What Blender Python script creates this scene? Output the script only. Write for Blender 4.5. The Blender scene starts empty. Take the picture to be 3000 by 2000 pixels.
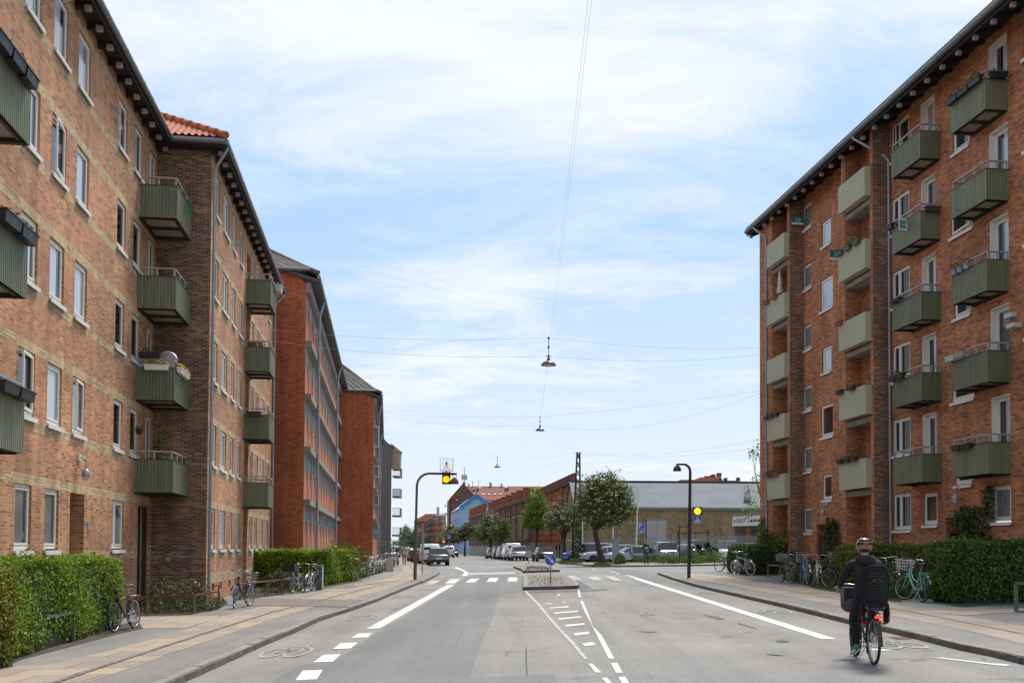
import bpy, bmesh, math, random
from mathutils import Vector, Matrix, noise
RN = random.Random(11)
D = bpy.data
SC = bpy.context.scene
COL = SC.collection
PI = math.pi
V = Vector
FPX, PITCH, ROLL, CAMZ, CXP, CYP = 2917.0, math.radians(1.74), 0.006, 1.72, 1500.0, 1514.5
_F = V((0, math.cos(PITCH), math.sin(PITCH)))
_U0 = V((0, -math.sin(PITCH), math.cos(PITCH)))
_R0 = V((1, 0, 0))
CR = math.cos(ROLL) * _R0 + math.sin(ROLL) * _U0
CU = -math.sin(ROLL) * _R0 + math.cos(ROLL) * _U0
CC = V((0, 0, CAMZ))
def ray(x, y):
 return _F + CR * ((x - CXP) / FPX) - CU * ((y - CYP) / FPX)
def at(x, y, Y):
 r = ray(x, y)
 return CC + r * (Y / r.y)
def clamp(a, lo, hi):
 return max(lo, min(hi, a))
def gz(X, Y, o=0.0):
 """height of the street plane: a gentle cross fall and a gentle climb"""
 return -0.10 + 0.0269 * clamp(X, -25, 25) + 0.0043 * clamp(Y, -20, 90) + o
def G(x, y, o=0.0):
 """survey point on the street plane"""
 r = ray(x, y)
 lo, hi = 2.0, 700.0
 for _ in range(50):
  m = (lo + hi) / 2
  P = CC + r * (m / r.y)
  if P.z > gz(P.x, P.y, o): lo = m
  else: hi = m
 return P
class MB:
 def __init__(s):
  s.v = []; s.f = []; s.m = []; s.s = []
 def add(s, vs, fs, mi=0, smooth=False):
  o = len(s.v)
  s.v.extend([(p[0], p[1], p[2]) for p in vs])
  for f in fs:
   s.f.append(tuple(o + i for i in f)); s.m.append(mi); s.s.append(smooth)
 def quad(s, a, b, c, d, mi=0):
  s.add([a, b, c, d], [(0, 1, 2, 3)], mi)
 def hexa(s, p, mi=0):
  s.add(p, [(0, 3, 2, 1), (4, 5, 6, 7), (0, 1, 5, 4), (1, 2, 6, 5), (2, 3, 7, 6), (3, 0, 4, 7)], mi)
 def box(s, c, d, mi=0, M=None):
  x, y, z = d[0] / 2, d[1] / 2, d[2] / 2
  p = [V((i * x, j * y, k * z)) for k in (-1, 1) for (i, j) in ((-1, -1), (1, -1), (1, 1), (-1, 1))]
  c = V(c)
  p = [(M @ q if M else q) + c for q in p]
  s.hexa(p, mi)
 def pbox(s, P, v0, v1, d0, d1, z0, z1, mi=0):
  s.hexa([P(v0, d0, z0), P(v1, d0, z0), P(v1, d1, z0), P(v0, d1, z0),
    P(v0, d0, z1), P(v1, d0, z1), P(v1, d1, z1), P(v0, d1, z1)], mi)
 def bar(s, p, q, w, h, mi=0, up=(0, 0, 1)):
  p = V(p); q = V(q); d = (q - p).normalized(); up = V(up)
  a = d.cross(up)
  if a.length < 1e-4: a = d.cross(V((1, 0, 0)))
  a.normalize(); b = a.cross(d).normalized()
  a *= w / 2; b *= h / 2
  s.hexa([p - a - b, p + a - b, p + a + b, p - a + b, q - a - b, q + a - b, q + a + b, q - a + b], mi)
 def tube(s, pts, r, n=8, mi=0, closed=False, cap=True, smooth=True):
  pts = [V(p) for p in pts]
  N = len(pts)
  rs = r if isinstance(r, (list, tuple)) else [r] * N
  vs = []; ref = None
  for i, p in enumerate(pts):
   a = pts[(i - 1) % N] if (i > 0 or closed) else p
   b = pts[(i + 1) % N] if (i < N - 1 or closed) else p
   d = (b - a)
   if d.length < 1e-9: d = V((0, 0, 1))
   d.normalize()
   if ref is None:
    ref = d.cross(V((0, 0, 1)))
    if ref.length < 1e-3: ref = d.cross(V((1, 0, 0)))
   ref = (ref - d * ref.dot(d)).normalized()
   o = d.cross(ref)
   for k in range(n):
    t = 2 * PI * k / n
    vs.append(p + (ref * math.cos(t) + o * math.sin(t)) * rs[i])
  fs = []
  for i in range(N if closed else N - 1):
   j = (i + 1) % N
   for k in range(n):
    l = (k + 1) % n
    fs.append((i * n + k, i * n + l, j * n + l, j * n + k))
  s.add(vs, fs, mi, smooth)
  if cap and not closed:
   s.add(vs[:n], [tuple(range(n))], mi); s.add(vs[-n:], [tuple(range(n))], mi)
 def lathe(s, prof, n=16, c=(0, 0, 0), M=None, mi=0, smooth=True):
  c = V(c); vs = []
  for (r, z) in prof:
   for k in range(n):
    t = 2 * PI * k / n
    p = V((r * math.cos(t), r * math.sin(t), z))
    vs.append((M @ p if M else p) + c)
  fs = []
  for i in range(len(prof) - 1):
   for k in range(n):
    l = (k + 1) % n
    fs.append((i * n + k, i * n + l, (i + 1) * n + l, (i + 1) * n + k))
  s.add(vs, fs, mi, smooth)
  for i in (0, len(prof) - 1):
   if prof[i][0] > 1e-4:
    s.add(vs[i * n:(i + 1) * n], [tuple(range(n))], mi)
 def ell(s, c, r, n=12, m=8, mi=0, M=None):
  prof = [(math.sin(PI * i / m), -math.cos(PI * i / m)) for i in range(m + 1)]
  S = Matrix.Diagonal((r[0], r[1], r[2]))
  s.lathe(prof, n, c, (M @ S if M else S), mi)
 def ext(s, poly, d, mi=0, mside=None):
  n = len(poly); d = V(d)
  a = [V(p) for p in poly]; b = [p + d for p in a]
  s.add(a, [tuple(range(n - 1, -1, -1))], mi); s.add(b, [tuple(range(n))], mi)
  s.add(a + b, [(i, (i + 1) % n, n + (i + 1) % n, n + i) for i in range(n)], mi if mside is None else mside)
 def torus(s, c, R, r, n=28, k=6, mi=0, axis='y', M=None):
  pts = []
  for i in range(n):
   t = 2 * PI * i / n
   p = {'y': V((math.cos(t), 0, math.sin(t))), 'z': V((math.cos(t), math.sin(t), 0)), 'x': V((0, math.cos(t), math.sin(t)))}[axis] * R
   pts.append((M @ p if M else p) + V(c))
  s.tube(pts, r, k, mi, closed=True)
 def build(s, name, mats, parent=None, org=None, uv=True):
  if not isinstance(mats, (list, tuple)): mats = [mats]
  if org is None: org = ORG.get(parent.name, V((0, 0, 0))) if parent else V((0, 0, 0))
  me = D.meshes.new(name)
  vs = s.v if org.length == 0 else [(p[0] - org.x, p[1] - org.y, p[2] - org.z) for p in s.v]
  me.from_pydata(vs, [], s.f)
  me.polygons.foreach_set('material_index', s.m)
  me.polygons.foreach_set('use_smooth', s.s)
  for m in mats: me.materials.append(m)
  if uv:
   ul = me.uv_layers.new(name='UVMap')
   buf = [0.0] * (len(me.loops) * 2)
   li = 0
   for f in s.f:
    a = V(s.v[f[0]]); nrm = V((0, 0, 0))
    for i in range(1, len(f) - 1):
     nrm += (V(s.v[f[i]]) - a).cross(V(s.v[f[i + 1]]) - a)
    if nrm.length > 1e-12: nrm.normalize()
    if abs(nrm.z) < 0.75:
     tx, ty = -nrm.y, nrm.x
     l = math.hypot(tx, ty) or 1
     tx /= l; ty /= l
     if abs(tx) > abs(ty):
      if tx < 0: tx, ty = -tx, -ty
     elif ty < 0: tx, ty = -tx, -ty
     for i in f:
      p = s.v[i]
      buf[li] = p[0] * tx + p[1] * ty; buf[li + 1] = p[2]; li += 2
    else:
     for i in f:
      p = s.v[i]
      buf[li] = p[0]; buf[li + 1] = p[1]; li += 2
   ul.data.foreach_set('uv', buf)
  me.update()
  o = D.objects.new(name, me)
  COL.objects.link(o)
  if parent:
   o.parent = parent
   ORG[o.name] = org
  elif org.length: o.location = org
  return o
ORG = {}
def tag(o, label=None, cat=None, group=None, kind=None):
 if label: o['label'] = label
 if cat: o['category'] = cat
 if group: o['group'] = group
 if kind: o['kind'] = kind
 return o
def thing(name, label, cat, loc=(0, 0, 0), rotz=0.0, group=None, world=False):
 o = D.objects.new(name, None)
 o.empty_display_size = 0.3
 COL.objects.link(o)
 o.location = loc; o.rotation_euler = (0, 0, rotz)
 ORG[o.name] = V(loc) if world else V((0, 0, 0))
 return tag(o, label, cat, group)
def dup(root, loc, rotz=0.0, label=None, group=None, scale=None):
 def cp(o, par):
  c = o.copy(); COL.objects.link(c)
  if par: c.parent = par
  for ch in list(o.children): cp(ch, c)
  return c
 r = cp(root, None)
 r.location = loc; r.rotation_euler = (0, 0, rotz)
 if scale: r.scale = scale if hasattr(scale, '__len__') else (scale,) * 3
 if label: r['label'] = label
 if group: r['group'] = group
 return r
def struct(o, label=None, cat=None):
 o['kind'] = 'structure'
 if label: o['label'] = label
 if cat: o['category'] = cat
 return o
def srgb(r, g, b):
 f = lambda c: (c / 12.92 if c <= 0.04045 else ((c + 0.055) / 1.055) ** 2.4)
 return (f(r / 255), f(g / 255), f(b / 255), 1)
class NT:
 def __init__(s, name):
  s.mat = D.materials.new(name); s.mat.use_nodes = True
  s.t = s.mat.node_tree; s.n = s.t.nodes; s.n.clear()
  s.out = s.n.new('ShaderNodeOutputMaterial')
 def node(s, typ, **kw):
  n = s.n.new(typ)
  for k, v in kw.items():
   if k in n.inputs: s.set(n.inputs[k], v)
   else: setattr(n, k, v)
  return n
 def set(s, inp, v):
  if hasattr(v, 'is_output'): s.t.links.new(v, inp)
  else: inp.default_value = v
 def ramp(s, fac, stops, interp='LINEAR'):
  r = s.n.new('ShaderNodeValToRGB'); r.color_ramp.interpolation = interp
  e = r.color_ramp.elements
  while len(e) < len(stops): e.new(0.5)
  for i, (p, c) in enumerate(stops):
   e[i].position = p; e[i].color = c if len(c) == 4 else (*c, 1)
  s.t.links.new(fac, r.inputs['Fac'])
  return r.outputs['Color']
 def noise(s, vec, scale, detail=4, rough=0.55, dist=0.0):
  n = s.node('ShaderNodeTexNoise', Scale=scale, Detail=detail, Roughness=rough, Distortion=dist)
  if vec is not None: s.t.links.new(vec, n.inputs['Vector'])
  return n.outputs['Fac']
 def mix(s, fac, a, b, mode='MIX'):
  m = s.n.new('ShaderNodeMix'); m.data_type = 'RGBA'; m.blend_type = mode
  s.set(m.inputs['Factor'], fac); s.set(m.inputs['A'], a); s.set(m.inputs['B'], b)
  return m.outputs['Result']
 def math(s, op, a, b=0.0):
  m = s.n.new('ShaderNodeMath'); m.operation = op
  s.set(m.inputs[0], a); s.set(m.inputs[1], b)
  return m.outputs[0]
 def mapr(s, v, a, b, c, d):
  m = s.n.new('ShaderNodeMapRange')
  s.set(m.inputs['Value'], v)
  for k, x in zip(('From Min', 'From Max', 'To Min', 'To Max'), (a, b, c, d)): m.inputs[k].default_value = x
  return m.outputs['Result']
 def coord(s, which='Object'):
  return s.node('ShaderNodeTexCoord').outputs[which]
 def mapping(s, vec, scale=(1, 1, 1), rot=(0, 0, 0), loc=(0, 0, 0)):
  m = s.node('ShaderNodeMapping'); s.t.links.new(vec, m.inputs['Vector'])
  m.inputs['Scale'].default_value = scale; m.inputs['Rotation'].default_value = rot; m.inputs['Location'].default_value = loc
  return m.outputs['Vector']
 def bump(s, h, strength=0.3, dist=0.02):
  b = s.node('ShaderNodeBump', Strength=strength, Distance=dist)
  s.t.links.new(h, b.inputs['Height'])
  return b.outputs['Normal']
 def bsdf(s, col, rough=0.6, metal=0.0, normal=None, **kw):
  b = s.node('ShaderNodeBsdfPrincipled')
  s.set(b.inputs['Base Color'], col); s.set(b.inputs['Roughness'], rough); s.set(b.inputs['Metallic'], metal)
  if normal is not None: s.t.links.new(normal, b.inputs['Normal'])
  for k, v in kw.items(): s.set(b.inputs[k.replace('_', ' ')], v)
  s.t.links.new(b.outputs[0], s.out.inputs['Surface'])
  return b
def c4(c):
 return tuple(c) if len(c) == 4 else (*c, 1)
def pm(name, col, rough=0.6, metal=0.0, var=0.18, scale=4.0, bump=0.0, coord='Object', **kw):
 """plain painted or solid surface with uneven colour"""
 t = NT(name); col = c4(col)
 vec = t.coord(coord)
 n = t.noise(vec, scale, 5, 0.6)
 k = t.mapr(n, 0.25, 0.75, 1 - var, 1 + var)
 cc = t.mix(1.0, col, t.node('ShaderNodeCombineColor', Red=k, Green=k, Blue=k).outputs[0], 'MULTIPLY')
 nm = None
 if bump: nm = t.bump(t.noise(vec, scale * 8, 3), bump, 0.01)
 rr = t.mapr(n, 0.3, 0.7, clamp(rough - 0.08, 0.02, 1), clamp(rough + 0.08, 0.02, 1))
 t.bsdf(cc, rr, metal, nm, **kw)
 return t.mat
def brick(name, stops, mortar, bw=0.24, rh=0.0667, ms=0.011, rot=False, stain=0.35, wash=None, big=0.35, fade=None):
 t = NT(name)
 uv = t.coord('UV')
 vec = t.mapping(uv, rot=(0, 0, PI / 2)) if rot else uv
 b = t.node('ShaderNodeTexBrick', Scale=1.0)
 b.inputs['Color1'].default_value = (0, 0, 0, 1); b.inputs['Color2'].default_value = (1, 1, 1, 1); b.inputs['Mortar'].default_value = (0.5, 0.5, 0.5, 1)
 b.inputs['Mortar Size'].default_value = ms; b.inputs['Mortar Smooth'].default_value = 0.15
 b.inputs['Brick Width'].default_value = bw; b.inputs['Row Height'].default_value = rh
 b.offset = 0.5
 t.t.links.new(vec, b.inputs['Vector'])
 bc = t.ramp(b.outputs['Color'], stops)
 big_n = t.noise(uv, big, 4, 0.6, 0.4)
 mid_n = t.noise(uv, 2.3, 4, 0.6)
 k = t.math('MULTIPLY', t.mapr(big_n, 0.3, 0.7, 1 - stain, 1 + stain * 0.6), t.mapr(mid_n, 0.3, 0.7, 0.86, 1.12))
 drip = t.noise(t.mapping(uv, scale=(2.6, 0.13, 1)), 1.0, 4, 0.6)
 k = t.math('MULTIPLY', k, t.mapr(drip, 0.42, 0.72, 1.05, 0.74))
 kk = t.node('ShaderNodeCombineColor', Red=k, Green=k, Blue=k).outputs[0]
 col = t.mix(b.outputs['Fac'], bc, c4(mortar))
 if wash:
  wn = t.noise(t.mapping(uv, scale=(1.0, 0.35, 1)), 0.55, 3, 0.6)
  col = t.mix(t.mapr(wn, 0.48, 0.68, 0.0, wash[1]), col, c4(wash[0]))
 col = t.mix(1.0, col, kk, 'MULTIPLY')
 nm = t.bump(t.math('SUBTRACT', 1.0, b.outputs['Fac']), 0.35, 0.008)
 t.bsdf(col, 0.88, 0.0, nm)
 return t.mat
def glass(name, col, rough=0.04, spec=0.6, curtain_or_painted_sky=None):
 t = NT(name)
 oi = t.node('ShaderNodeObjectInfo').outputs['Random']
 uv = t.coord('UV')
 n = t.noise(uv, 0.9, 2)
 c = t.mix(t.mapr(n, 0.35, 0.65, 0, 1), c4(col), c4([x * 0.45 for x in col[:3]]))
 if curtain_or_painted_sky:
  w = t.node('ShaderNodeTexWave', Scale=3.2, Distortion=1.2); t.t.links.new(uv, w.inputs['Vector'])
  fold = t.mix(w.outputs['Fac'], c4([x * 0.62 for x in curtain_or_painted_sky]), c4(curtain_or_painted_sky))
  c = t.mix(t.math('GREATER_THAN', t.math('ADD', oi, t.mapr(n, 0.3, 0.7, -0.1, 0.1)), 0.45), c, fold)
 wob = t.bump(t.noise(uv, 1.6, 1), 0.04, 0.05)
 t.bsdf(c, rough, 0.0, wob, Specular_IOR_Level=spec, IOR=1.5)
 return t.mat
def leafmat(name, cols, trans=0.3, rough=0.45):
 t = NT(name)
 g = t.node('ShaderNodeNewGeometry')
 stops = [(i / (len(cols) - 1), c4(c)) for i, c in enumerate(cols)]
 c = t.ramp(g.outputs['Random Per Island'], stops)
 n = t.noise(t.coord('Object'), 0.9, 2)
 k = t.mapr(n, 0.3, 0.7, 0.75, 1.2)
 c = t.mix(1.0, c, t.node('ShaderNodeCombineColor', Red=k, Green=k, Blue=k).outputs[0], 'MULTIPLY')
 b = t.node('ShaderNodeBsdfPrincipled'); t.set(b.inputs['Base Color'], c); b.inputs['Roughness'].default_value = rough
 b.inputs['Specular IOR Level'].default_value = 0.35
 tr = t.node('ShaderNodeBsdfTranslucent'); t.set(tr.inputs['Color'], c)
 mx = t.node('ShaderNodeMixShader'); mx.inputs[0].default_value = trans
 t.t.links.new(b.outputs[0], mx.inputs[1]); t.t.links.new(tr.outputs[0], mx.inputs[2])
 t.t.links.new(mx.outputs[0], t.out.inputs['Surface'])
 return t.mat
def emit(name, col, strength):
 t = NT(name)
 t.bsdf(c4([x * 0.5 for x in col[:3]]), 0.3, 0.0, None, Emission_Color=c4(col), Emission_Strength=strength)
 return t.mat
def asphalt(name, base, grain=0.25, patch=0.18, tint=(1, 1, 1), cracks=0.0):
 t = NT(name); v = t.coord('Object')
 fine = t.noise(v, 38, 5, 0.85); mid = t.noise(v, 1.4, 5, 0.65); big = t.noise(v, 0.16, 4, 0.6, 0.5)
 streak = t.noise(t.mapping(v, scale=(1.3, 0.07, 1)), 1.0, 4, 0.6)
 k = t.math('MULTIPLY', t.mapr(fine, 0.36, 0.64, 1 - grain * 0.75, 1 + grain * 0.75), t.mapr(mid, 0.3, 0.7, 1 - patch * 0.6, 1 + patch * 0.5))
 k = t.math('MULTIPLY', k, t.mapr(big, 0.3, 0.7, 1 - patch, 1 + patch * 0.7))
 k = t.math('MULTIPLY', k, t.mapr(streak, 0.38, 0.66, 1.07, 0.84))
 if cracks:
  vo = t.node('ShaderNodeTexVoronoi', Scale=0.45); vo.feature = 'DISTANCE_TO_EDGE'
  dv = t.node('ShaderNodeVectorMath'); dv.operation = 'ADD'
  nz = t.node('ShaderNodeTexNoise', Scale=1.7, Detail=4.0); t.t.links.new(v, nz.inputs['Vector'])
  t.t.links.new(v, dv.inputs[0]); t.t.links.new(nz.outputs['Color'], dv.inputs[1])
  t.t.links.new(dv.outputs[0], vo.inputs['Vector'])
  sel = t.mapr(t.noise(v, 0.23, 2), 0.5, 0.6, 0, 1)
  line = t.math('MULTIPLY', t.mapr(vo.outputs['Distance'], 0.0, 0.022, 1, 0), sel)
  k = t.math('MULTIPLY', k, t.math('SUBTRACT', 1.0, t.math('MULTIPLY', line, cracks)))
 kk = t.node('ShaderNodeCombineColor', Red=k, Green=k, Blue=k).outputs[0]
 col = t.mix(1.0, c4([base * x for x in tint]), kk, 'MULTIPLY')
 t.bsdf(col, t.mapr(mid, 0.3, 0.7, 0.78, 0.92), 0.0, t.bump(fine, 0.25, 0.006))
 return t.mat
M = {}
def sheetpaint(name, col):
 t = NT(name); uv = t.coord('UV'); r = t.node('ShaderNodeObjectInfo').outputs['Random']
 d = t.noise(t.mapping(uv, scale=(7, 0.35, 1)), 1.0, 4, 0.65); n = t.noise(uv, 1.1, 4, 0.6)
 k = t.math('MULTIPLY', t.mapr(d, 0.4, 0.72, 1.08, 0.72), t.math('MULTIPLY', t.mapr(n, 0.3, 0.7, 0.88, 1.12), t.mapr(r, 0, 1, 0.86, 1.16)))
 c = t.mix(t.math('MULTIPLY', r, 0.35), c4(col), c4((col[0] * 1.15, col[1] * 1.05, col[2] * 1.25)))
 t.bsdf(t.mix(1.0, c, t.node('ShaderNodeCombineColor', Red=k, Green=k, Blue=k).outputs[0], 'MULTIPLY'), t.mapr(d, 0.3, 0.7, 0.42, 0.62))
 return t.mat
M['brickL'] = brick('brick_orange_brown', [(0.0, (0.22, 0.078, 0.036)), (0.18, (0.40, 0.145, 0.056)), (0.5, (0.55, 0.205, 0.078)), (1.0, (0.66, 0.295, 0.13))], (0.42, 0.30, 0.195), wash=((0.60, 0.28, 0.15), 0.4), ms=0.012)
M['brickLd'] = brick('brick_shaded_return_wall', [(0.0, (0.026, 0.016, 0.014)), (0.35, (0.09, 0.036, 0.024)), (0.7, (0.22, 0.072, 0.034)), (1.0, (0.34, 0.14, 0.06))], (0.30, 0.215, 0.15), stain=0.35, ms=0.012)  # darker copy of the facade brick, the return wall's shade in its colour
M['brickLy'] = brick('brick_yellow_band', [(0.0, (0.38, 0.26, 0.12)), (0.4, (0.56, 0.41, 0.21)), (1.0, (0.68, 0.52, 0.29))], (0.30, 0.23, 0.16), stain=0.2)
M['brickLs'] = brick('brick_yellow_soldier', [(0.0, (0.50, 0.36, 0.17)), (0.4, (0.60, 0.45, 0.235)), (1.0, (0.68, 0.53, 0.30))], (0.32, 0.24, 0.15), bw=0.24, rh=0.065, ms=0.008, rot=True, stain=0.15)
M['brickLyd'] = brick('brick_shaded_yellow_band', [(0.0, (0.09, 0.055, 0.03)), (0.4, (0.22, 0.15, 0.07)), (1.0, (0.36, 0.26, 0.13))], (0.2, 0.15, 0.1), stain=0.4)  # yellow band darkened to carry the shade of the return wall
M['brickO'] = brick('brick_bright_orange', [(0.0, (0.30, 0.07, 0.024)), (0.3, (0.45, 0.108, 0.036)), (1.0, (0.55, 0.145, 0.05))], (0.26, 0.10, 0.055), ms=0.007, stain=0.25, big=0.2)
M['brickO2'] = brick('brick_pale_orange', [(0.0, (0.40, 0.12, 0.05)), (0.4, (0.54, 0.175, 0.08)), (1.0, (0.60, 0.215, 0.105))], (0.28, 0.14, 0.09), stain=0.2)
M['brickR'] = brick('brick_red_brown', [(0.0, (0.17, 0.066, 0.036)), (0.2, (0.33, 0.118, 0.05)), (0.55, (0.47, 0.165, 0.058)), (1.0, (0.58, 0.23, 0.082))], (0.34, 0.18, 0.105), stain=0.3, ms=0.009)
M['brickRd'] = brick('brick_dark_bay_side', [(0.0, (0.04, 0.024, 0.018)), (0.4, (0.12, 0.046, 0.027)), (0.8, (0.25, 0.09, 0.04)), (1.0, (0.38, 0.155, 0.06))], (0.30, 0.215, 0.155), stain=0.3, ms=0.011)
M['brickY'] = brick('brick_yellow_shed', [(0.0, (0.19, 0.13, 0.058)), (0.4, (0.30, 0.215, 0.10)), (1.0, (0.38, 0.28, 0.14))], (0.22, 0.16, 0.09), stain=0.25)
M['brickH'] = brick('brick_hall_dark', [(0.0, (0.07, 0.03, 0.022)), (0.5, (0.15, 0.055, 0.036)), (1.0, (0.22, 0.085, 0.055))], (0.16, 0.09, 0.07), stain=0.3, big=0.12)
M['brickG'] = brick('brick_hall_gable', [(0.0, (0.24, 0.07, 0.032)), (0.5, (0.35, 0.10, 0.045)), (1.0, (0.43, 0.135, 0.06))], (0.3, 0.13, 0.08), stain=0.35, big=0.12)
M['brickB'] = brick('brick_brown_gable', [(0.0, (0.11, 0.05, 0.04)), (0.5, (0.17, 0.075, 0.055)), (1.0, (0.21, 0.095, 0.07))], (0.17, 0.10, 0.08), stain=0.2, big=0.1)
M['render'] = pm('beige_render', (0.34, 0.28, 0.20), 0.9, var=0.15, scale=0.6)
M['greyrender'] = pm('grey_render_gable', (0.135, 0.125, 0.115), 0.9, var=0.12, scale=0.5)
M['conc'] = pm('weathered_concrete', (0.25, 0.225, 0.19), 0.9, var=0.3, scale=1.5, bump=0.3)
M['loggia'] = pm('painted_concrete_parapet', (0.40, 0.385, 0.265), 0.75, var=0.09, scale=1.2)
M['green'] = sheetpaint('olive_green_sheet', (0.148, 0.160, 0.088))
M['greendark'] = pm('green_trim', (0.06, 0.08, 0.045), 0.5)
M['under'] = pm('balcony_underside', (0.33, 0.28, 0.22), 0.85, var=0.15)
M['blacksteel'] = pm('dark_steel', (0.025, 0.022, 0.02), 0.55)
M['galv'] = pm('galvanised_steel', (0.36, 0.34, 0.32), 0.5, 0.35, var=0.15, scale=6)
M['railm'] = pm('grey_painted_rail', (0.33, 0.29, 0.27), 0.5, 0.1, var=0.15)
M['zinc'] = pm('zinc_gutter', (0.19, 0.195, 0.195), 0.5, 0.55, var=0.22, scale=3)
M['pipe'] = pm('zinc_downpipe', (0.30, 0.315, 0.34), 0.5, 0.35, var=0.15, scale=3)
M['white'] = pm('white_window_paint', (0.74, 0.72, 0.66), 0.5, var=0.06)
M['sill'] = pm('white_sill', (0.70, 0.68, 0.66), 0.6, var=0.1)
M['darkwood'] = pm('dark_eaves_boards', (0.018, 0.013, 0.011), 0.85, var=0.3)
M['rafter'] = pm('grey_rafter_ends', (0.36, 0.31, 0.29), 0.8, var=0.3)
M['glassD'] = glass('window_glass_dark', (0.030, 0.034, 0.036), spec=0.8)
M['glassC'] = glass('window_glass_curtain', (0.05, 0.055, 0.055), curtain_or_painted_sky=(0.32, 0.32, 0.30), spec=0.8)
M['glassK'] = glass('window_glass_deep', (0.012, 0.014, 0.015), spec=0.5)
M['blackdoor'] = pm('black_green_door', (0.008, 0.012, 0.011), 0.4, var=0.3)
M['asphalt'] = asphalt('asphalt_old', 0.225, 0.42, 0.2, (1.0, 0.955, 0.90), cracks=0.55)
M['asphaltN'] = asphalt('asphalt_newer', 0.172, 0.32, 0.15, (1.0, 0.985, 0.945), cracks=0.2)
M['asphaltW'] = asphalt('asphalt_sidewalk', 0.20, 0.45, 0.25, (1.0, 0.955, 0.90))
M['tarpatch'] = asphalt('tar_patch', 0.105, 0.3, 0.2)
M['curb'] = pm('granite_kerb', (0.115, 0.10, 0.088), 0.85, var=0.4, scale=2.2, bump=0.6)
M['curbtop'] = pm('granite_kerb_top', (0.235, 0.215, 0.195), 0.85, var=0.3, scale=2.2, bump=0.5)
M['soil'] = pm('soil', (0.06, 0.045, 0.03), 0.95, var=0.4, scale=2)
M['black'] = pm('black_plastic', (0.012, 0.012, 0.013), 0.45, var=0.2)
M['rubber'] = pm('rubber', (0.014, 0.014, 0.014), 0.8, var=0.2)
M['chrome'] = pm('chrome', (0.55, 0.55, 0.55), 0.25, 0.9, var=0.1)
M['wood'] = pm('weathered_wood_rail', (0.16, 0.13, 0.105), 0.85, var=0.35, scale=5)
M['rust'] = pm('rusty_steel', (0.115, 0.035, 0.022), 0.8, var=0.35, scale=8)
def paint(name, col, wear=0.35, wscale=2.2):
 t = NT(name); v = t.coord('Object')
 n = t.noise(v, wscale, 6, 0.75); f = t.noise(v, 40, 3, 0.7)
 w = t.mapr(t.math('ADD', t.math('MULTIPLY', n, 0.65), t.math('MULTIPLY', f, 0.35)), 0.5 - wear * 0.22, 0.72 - wear * 0.16, 0, wear)
 c = t.mix(w, c4(col), (0.26, 0.25, 0.235, 1))
 t.bsdf(c, 0.75, 0.0, t.bump(f, 0.2, 0.004))
 return t.mat
M['paint'] = paint('road_paint', (0.62, 0.605, 0.56), 0.3)
M['paintfade'] = paint('road_paint_faded', (0.42, 0.41, 0.385), 0.95, 2.6); M['paintworn'] = paint('road_paint_worn', (0.52, 0.505, 0.465), 0.75, 1.6)
def slabs(name, w, h, cols, gap, stain=0.2, off=0.5):
 t = NT(name); v = t.coord('UV')
 b = t.node('ShaderNodeTexBrick', Scale=1.0)
 b.inputs['Color1'].default_value = (0, 0, 0, 1); b.inputs['Color2'].default_value = (1, 1, 1, 1); b.inputs['Mortar'].default_value = (0.5, 0.5, 0.5, 1)
 b.inputs['Mortar Size'].default_value = gap; b.inputs['Mortar Smooth'].default_value = 0.1
 b.inputs['Brick Width'].default_value = w; b.inputs['Row Height'].default_value = h; b.offset = off
 t.t.links.new(v, b.inputs['Vector'])
 c = t.ramp(b.outputs['Color'], cols)
 n = t.noise(v, 0.8, 5, 0.65); f = t.noise(v, 45, 3, 0.7)
 k = t.math('MULTIPLY', t.mapr(n, 0.3, 0.7, 1 - stain, 1 + stain * 0.7), t.mapr(f, 0.25, 0.75, 0.85, 1.15))
 c = t.mix(b.outputs['Fac'], c, (0.075, 0.062, 0.05, 1))
 c = t.mix(1.0, c, t.node('ShaderNodeCombineColor', Red=k, Green=k, Blue=k).outputs[0], 'MULTIPLY')
 t.bsdf(c, 0.85, 0.0, t.bump(t.math('ADD', t.math('SUBTRACT', 1.0, b.outputs['Fac']), t.math('MULTIPLY', f, 0.25)), 0.3, 0.006))
 return t.mat
M['slabs'] = slabs('concrete_paving_slabs', 0.95, 0.78, [(0, (0.25, 0.215, 0.18)), (0.5, (0.325, 0.265, 0.21)), (1, (0.38, 0.29, 0.21))], 0.012, 0.14)
M['cobble'] = slabs('granite_setts', 0.2, 0.125, [(0, (0.16, 0.135, 0.12)), (0.5, (0.22, 0.185, 0.165)), (1, (0.28, 0.235, 0.21))], 0.016)
# ================================================================= world, light, camera
SUN_EL, SUN_AZ = math.radians(60), math.radians(24)      # high sun behind thin cloud, to the right of the street
W = D.worlds.new('World'); SC.world = W; W.use_nodes = True
wt = W.node_tree; wn = wt.nodes; wn.clear()
def wnode(t, **kw):
 n = wn.new(t)
 for k, v in kw.items():
  if k in n.inputs: n.inputs[k].default_value = v
  else: setattr(n, k, v)
 return n
L = wt.links.new
wo = wnode('ShaderNodeOutputWorld'); bg = wnode('ShaderNodeBackground'); bg.inputs['Strength'].default_value = 0.10
sky = wnode('ShaderNodeTexSky'); sky.sky_type = 'NISHITA'; sky.sun_disc = False
sky.sun_elevation = SUN_EL; sky.sun_rotation = SUN_AZ
sky.air_density = 1.0; sky.dust_density = 2.2; sky.ozone_density = 1.2
tc = wnode('ShaderNodeTexCoord'); sep = wnode('ShaderNodeSeparateXYZ'); L(tc.outputs['Generated'], sep.inputs[0])
zz = wnode('ShaderNodeMath', operation='MAXIMUM'); L(sep.outputs['Z'], zz.inputs[0]); zz.inputs[1].default_value = 0.0
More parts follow.
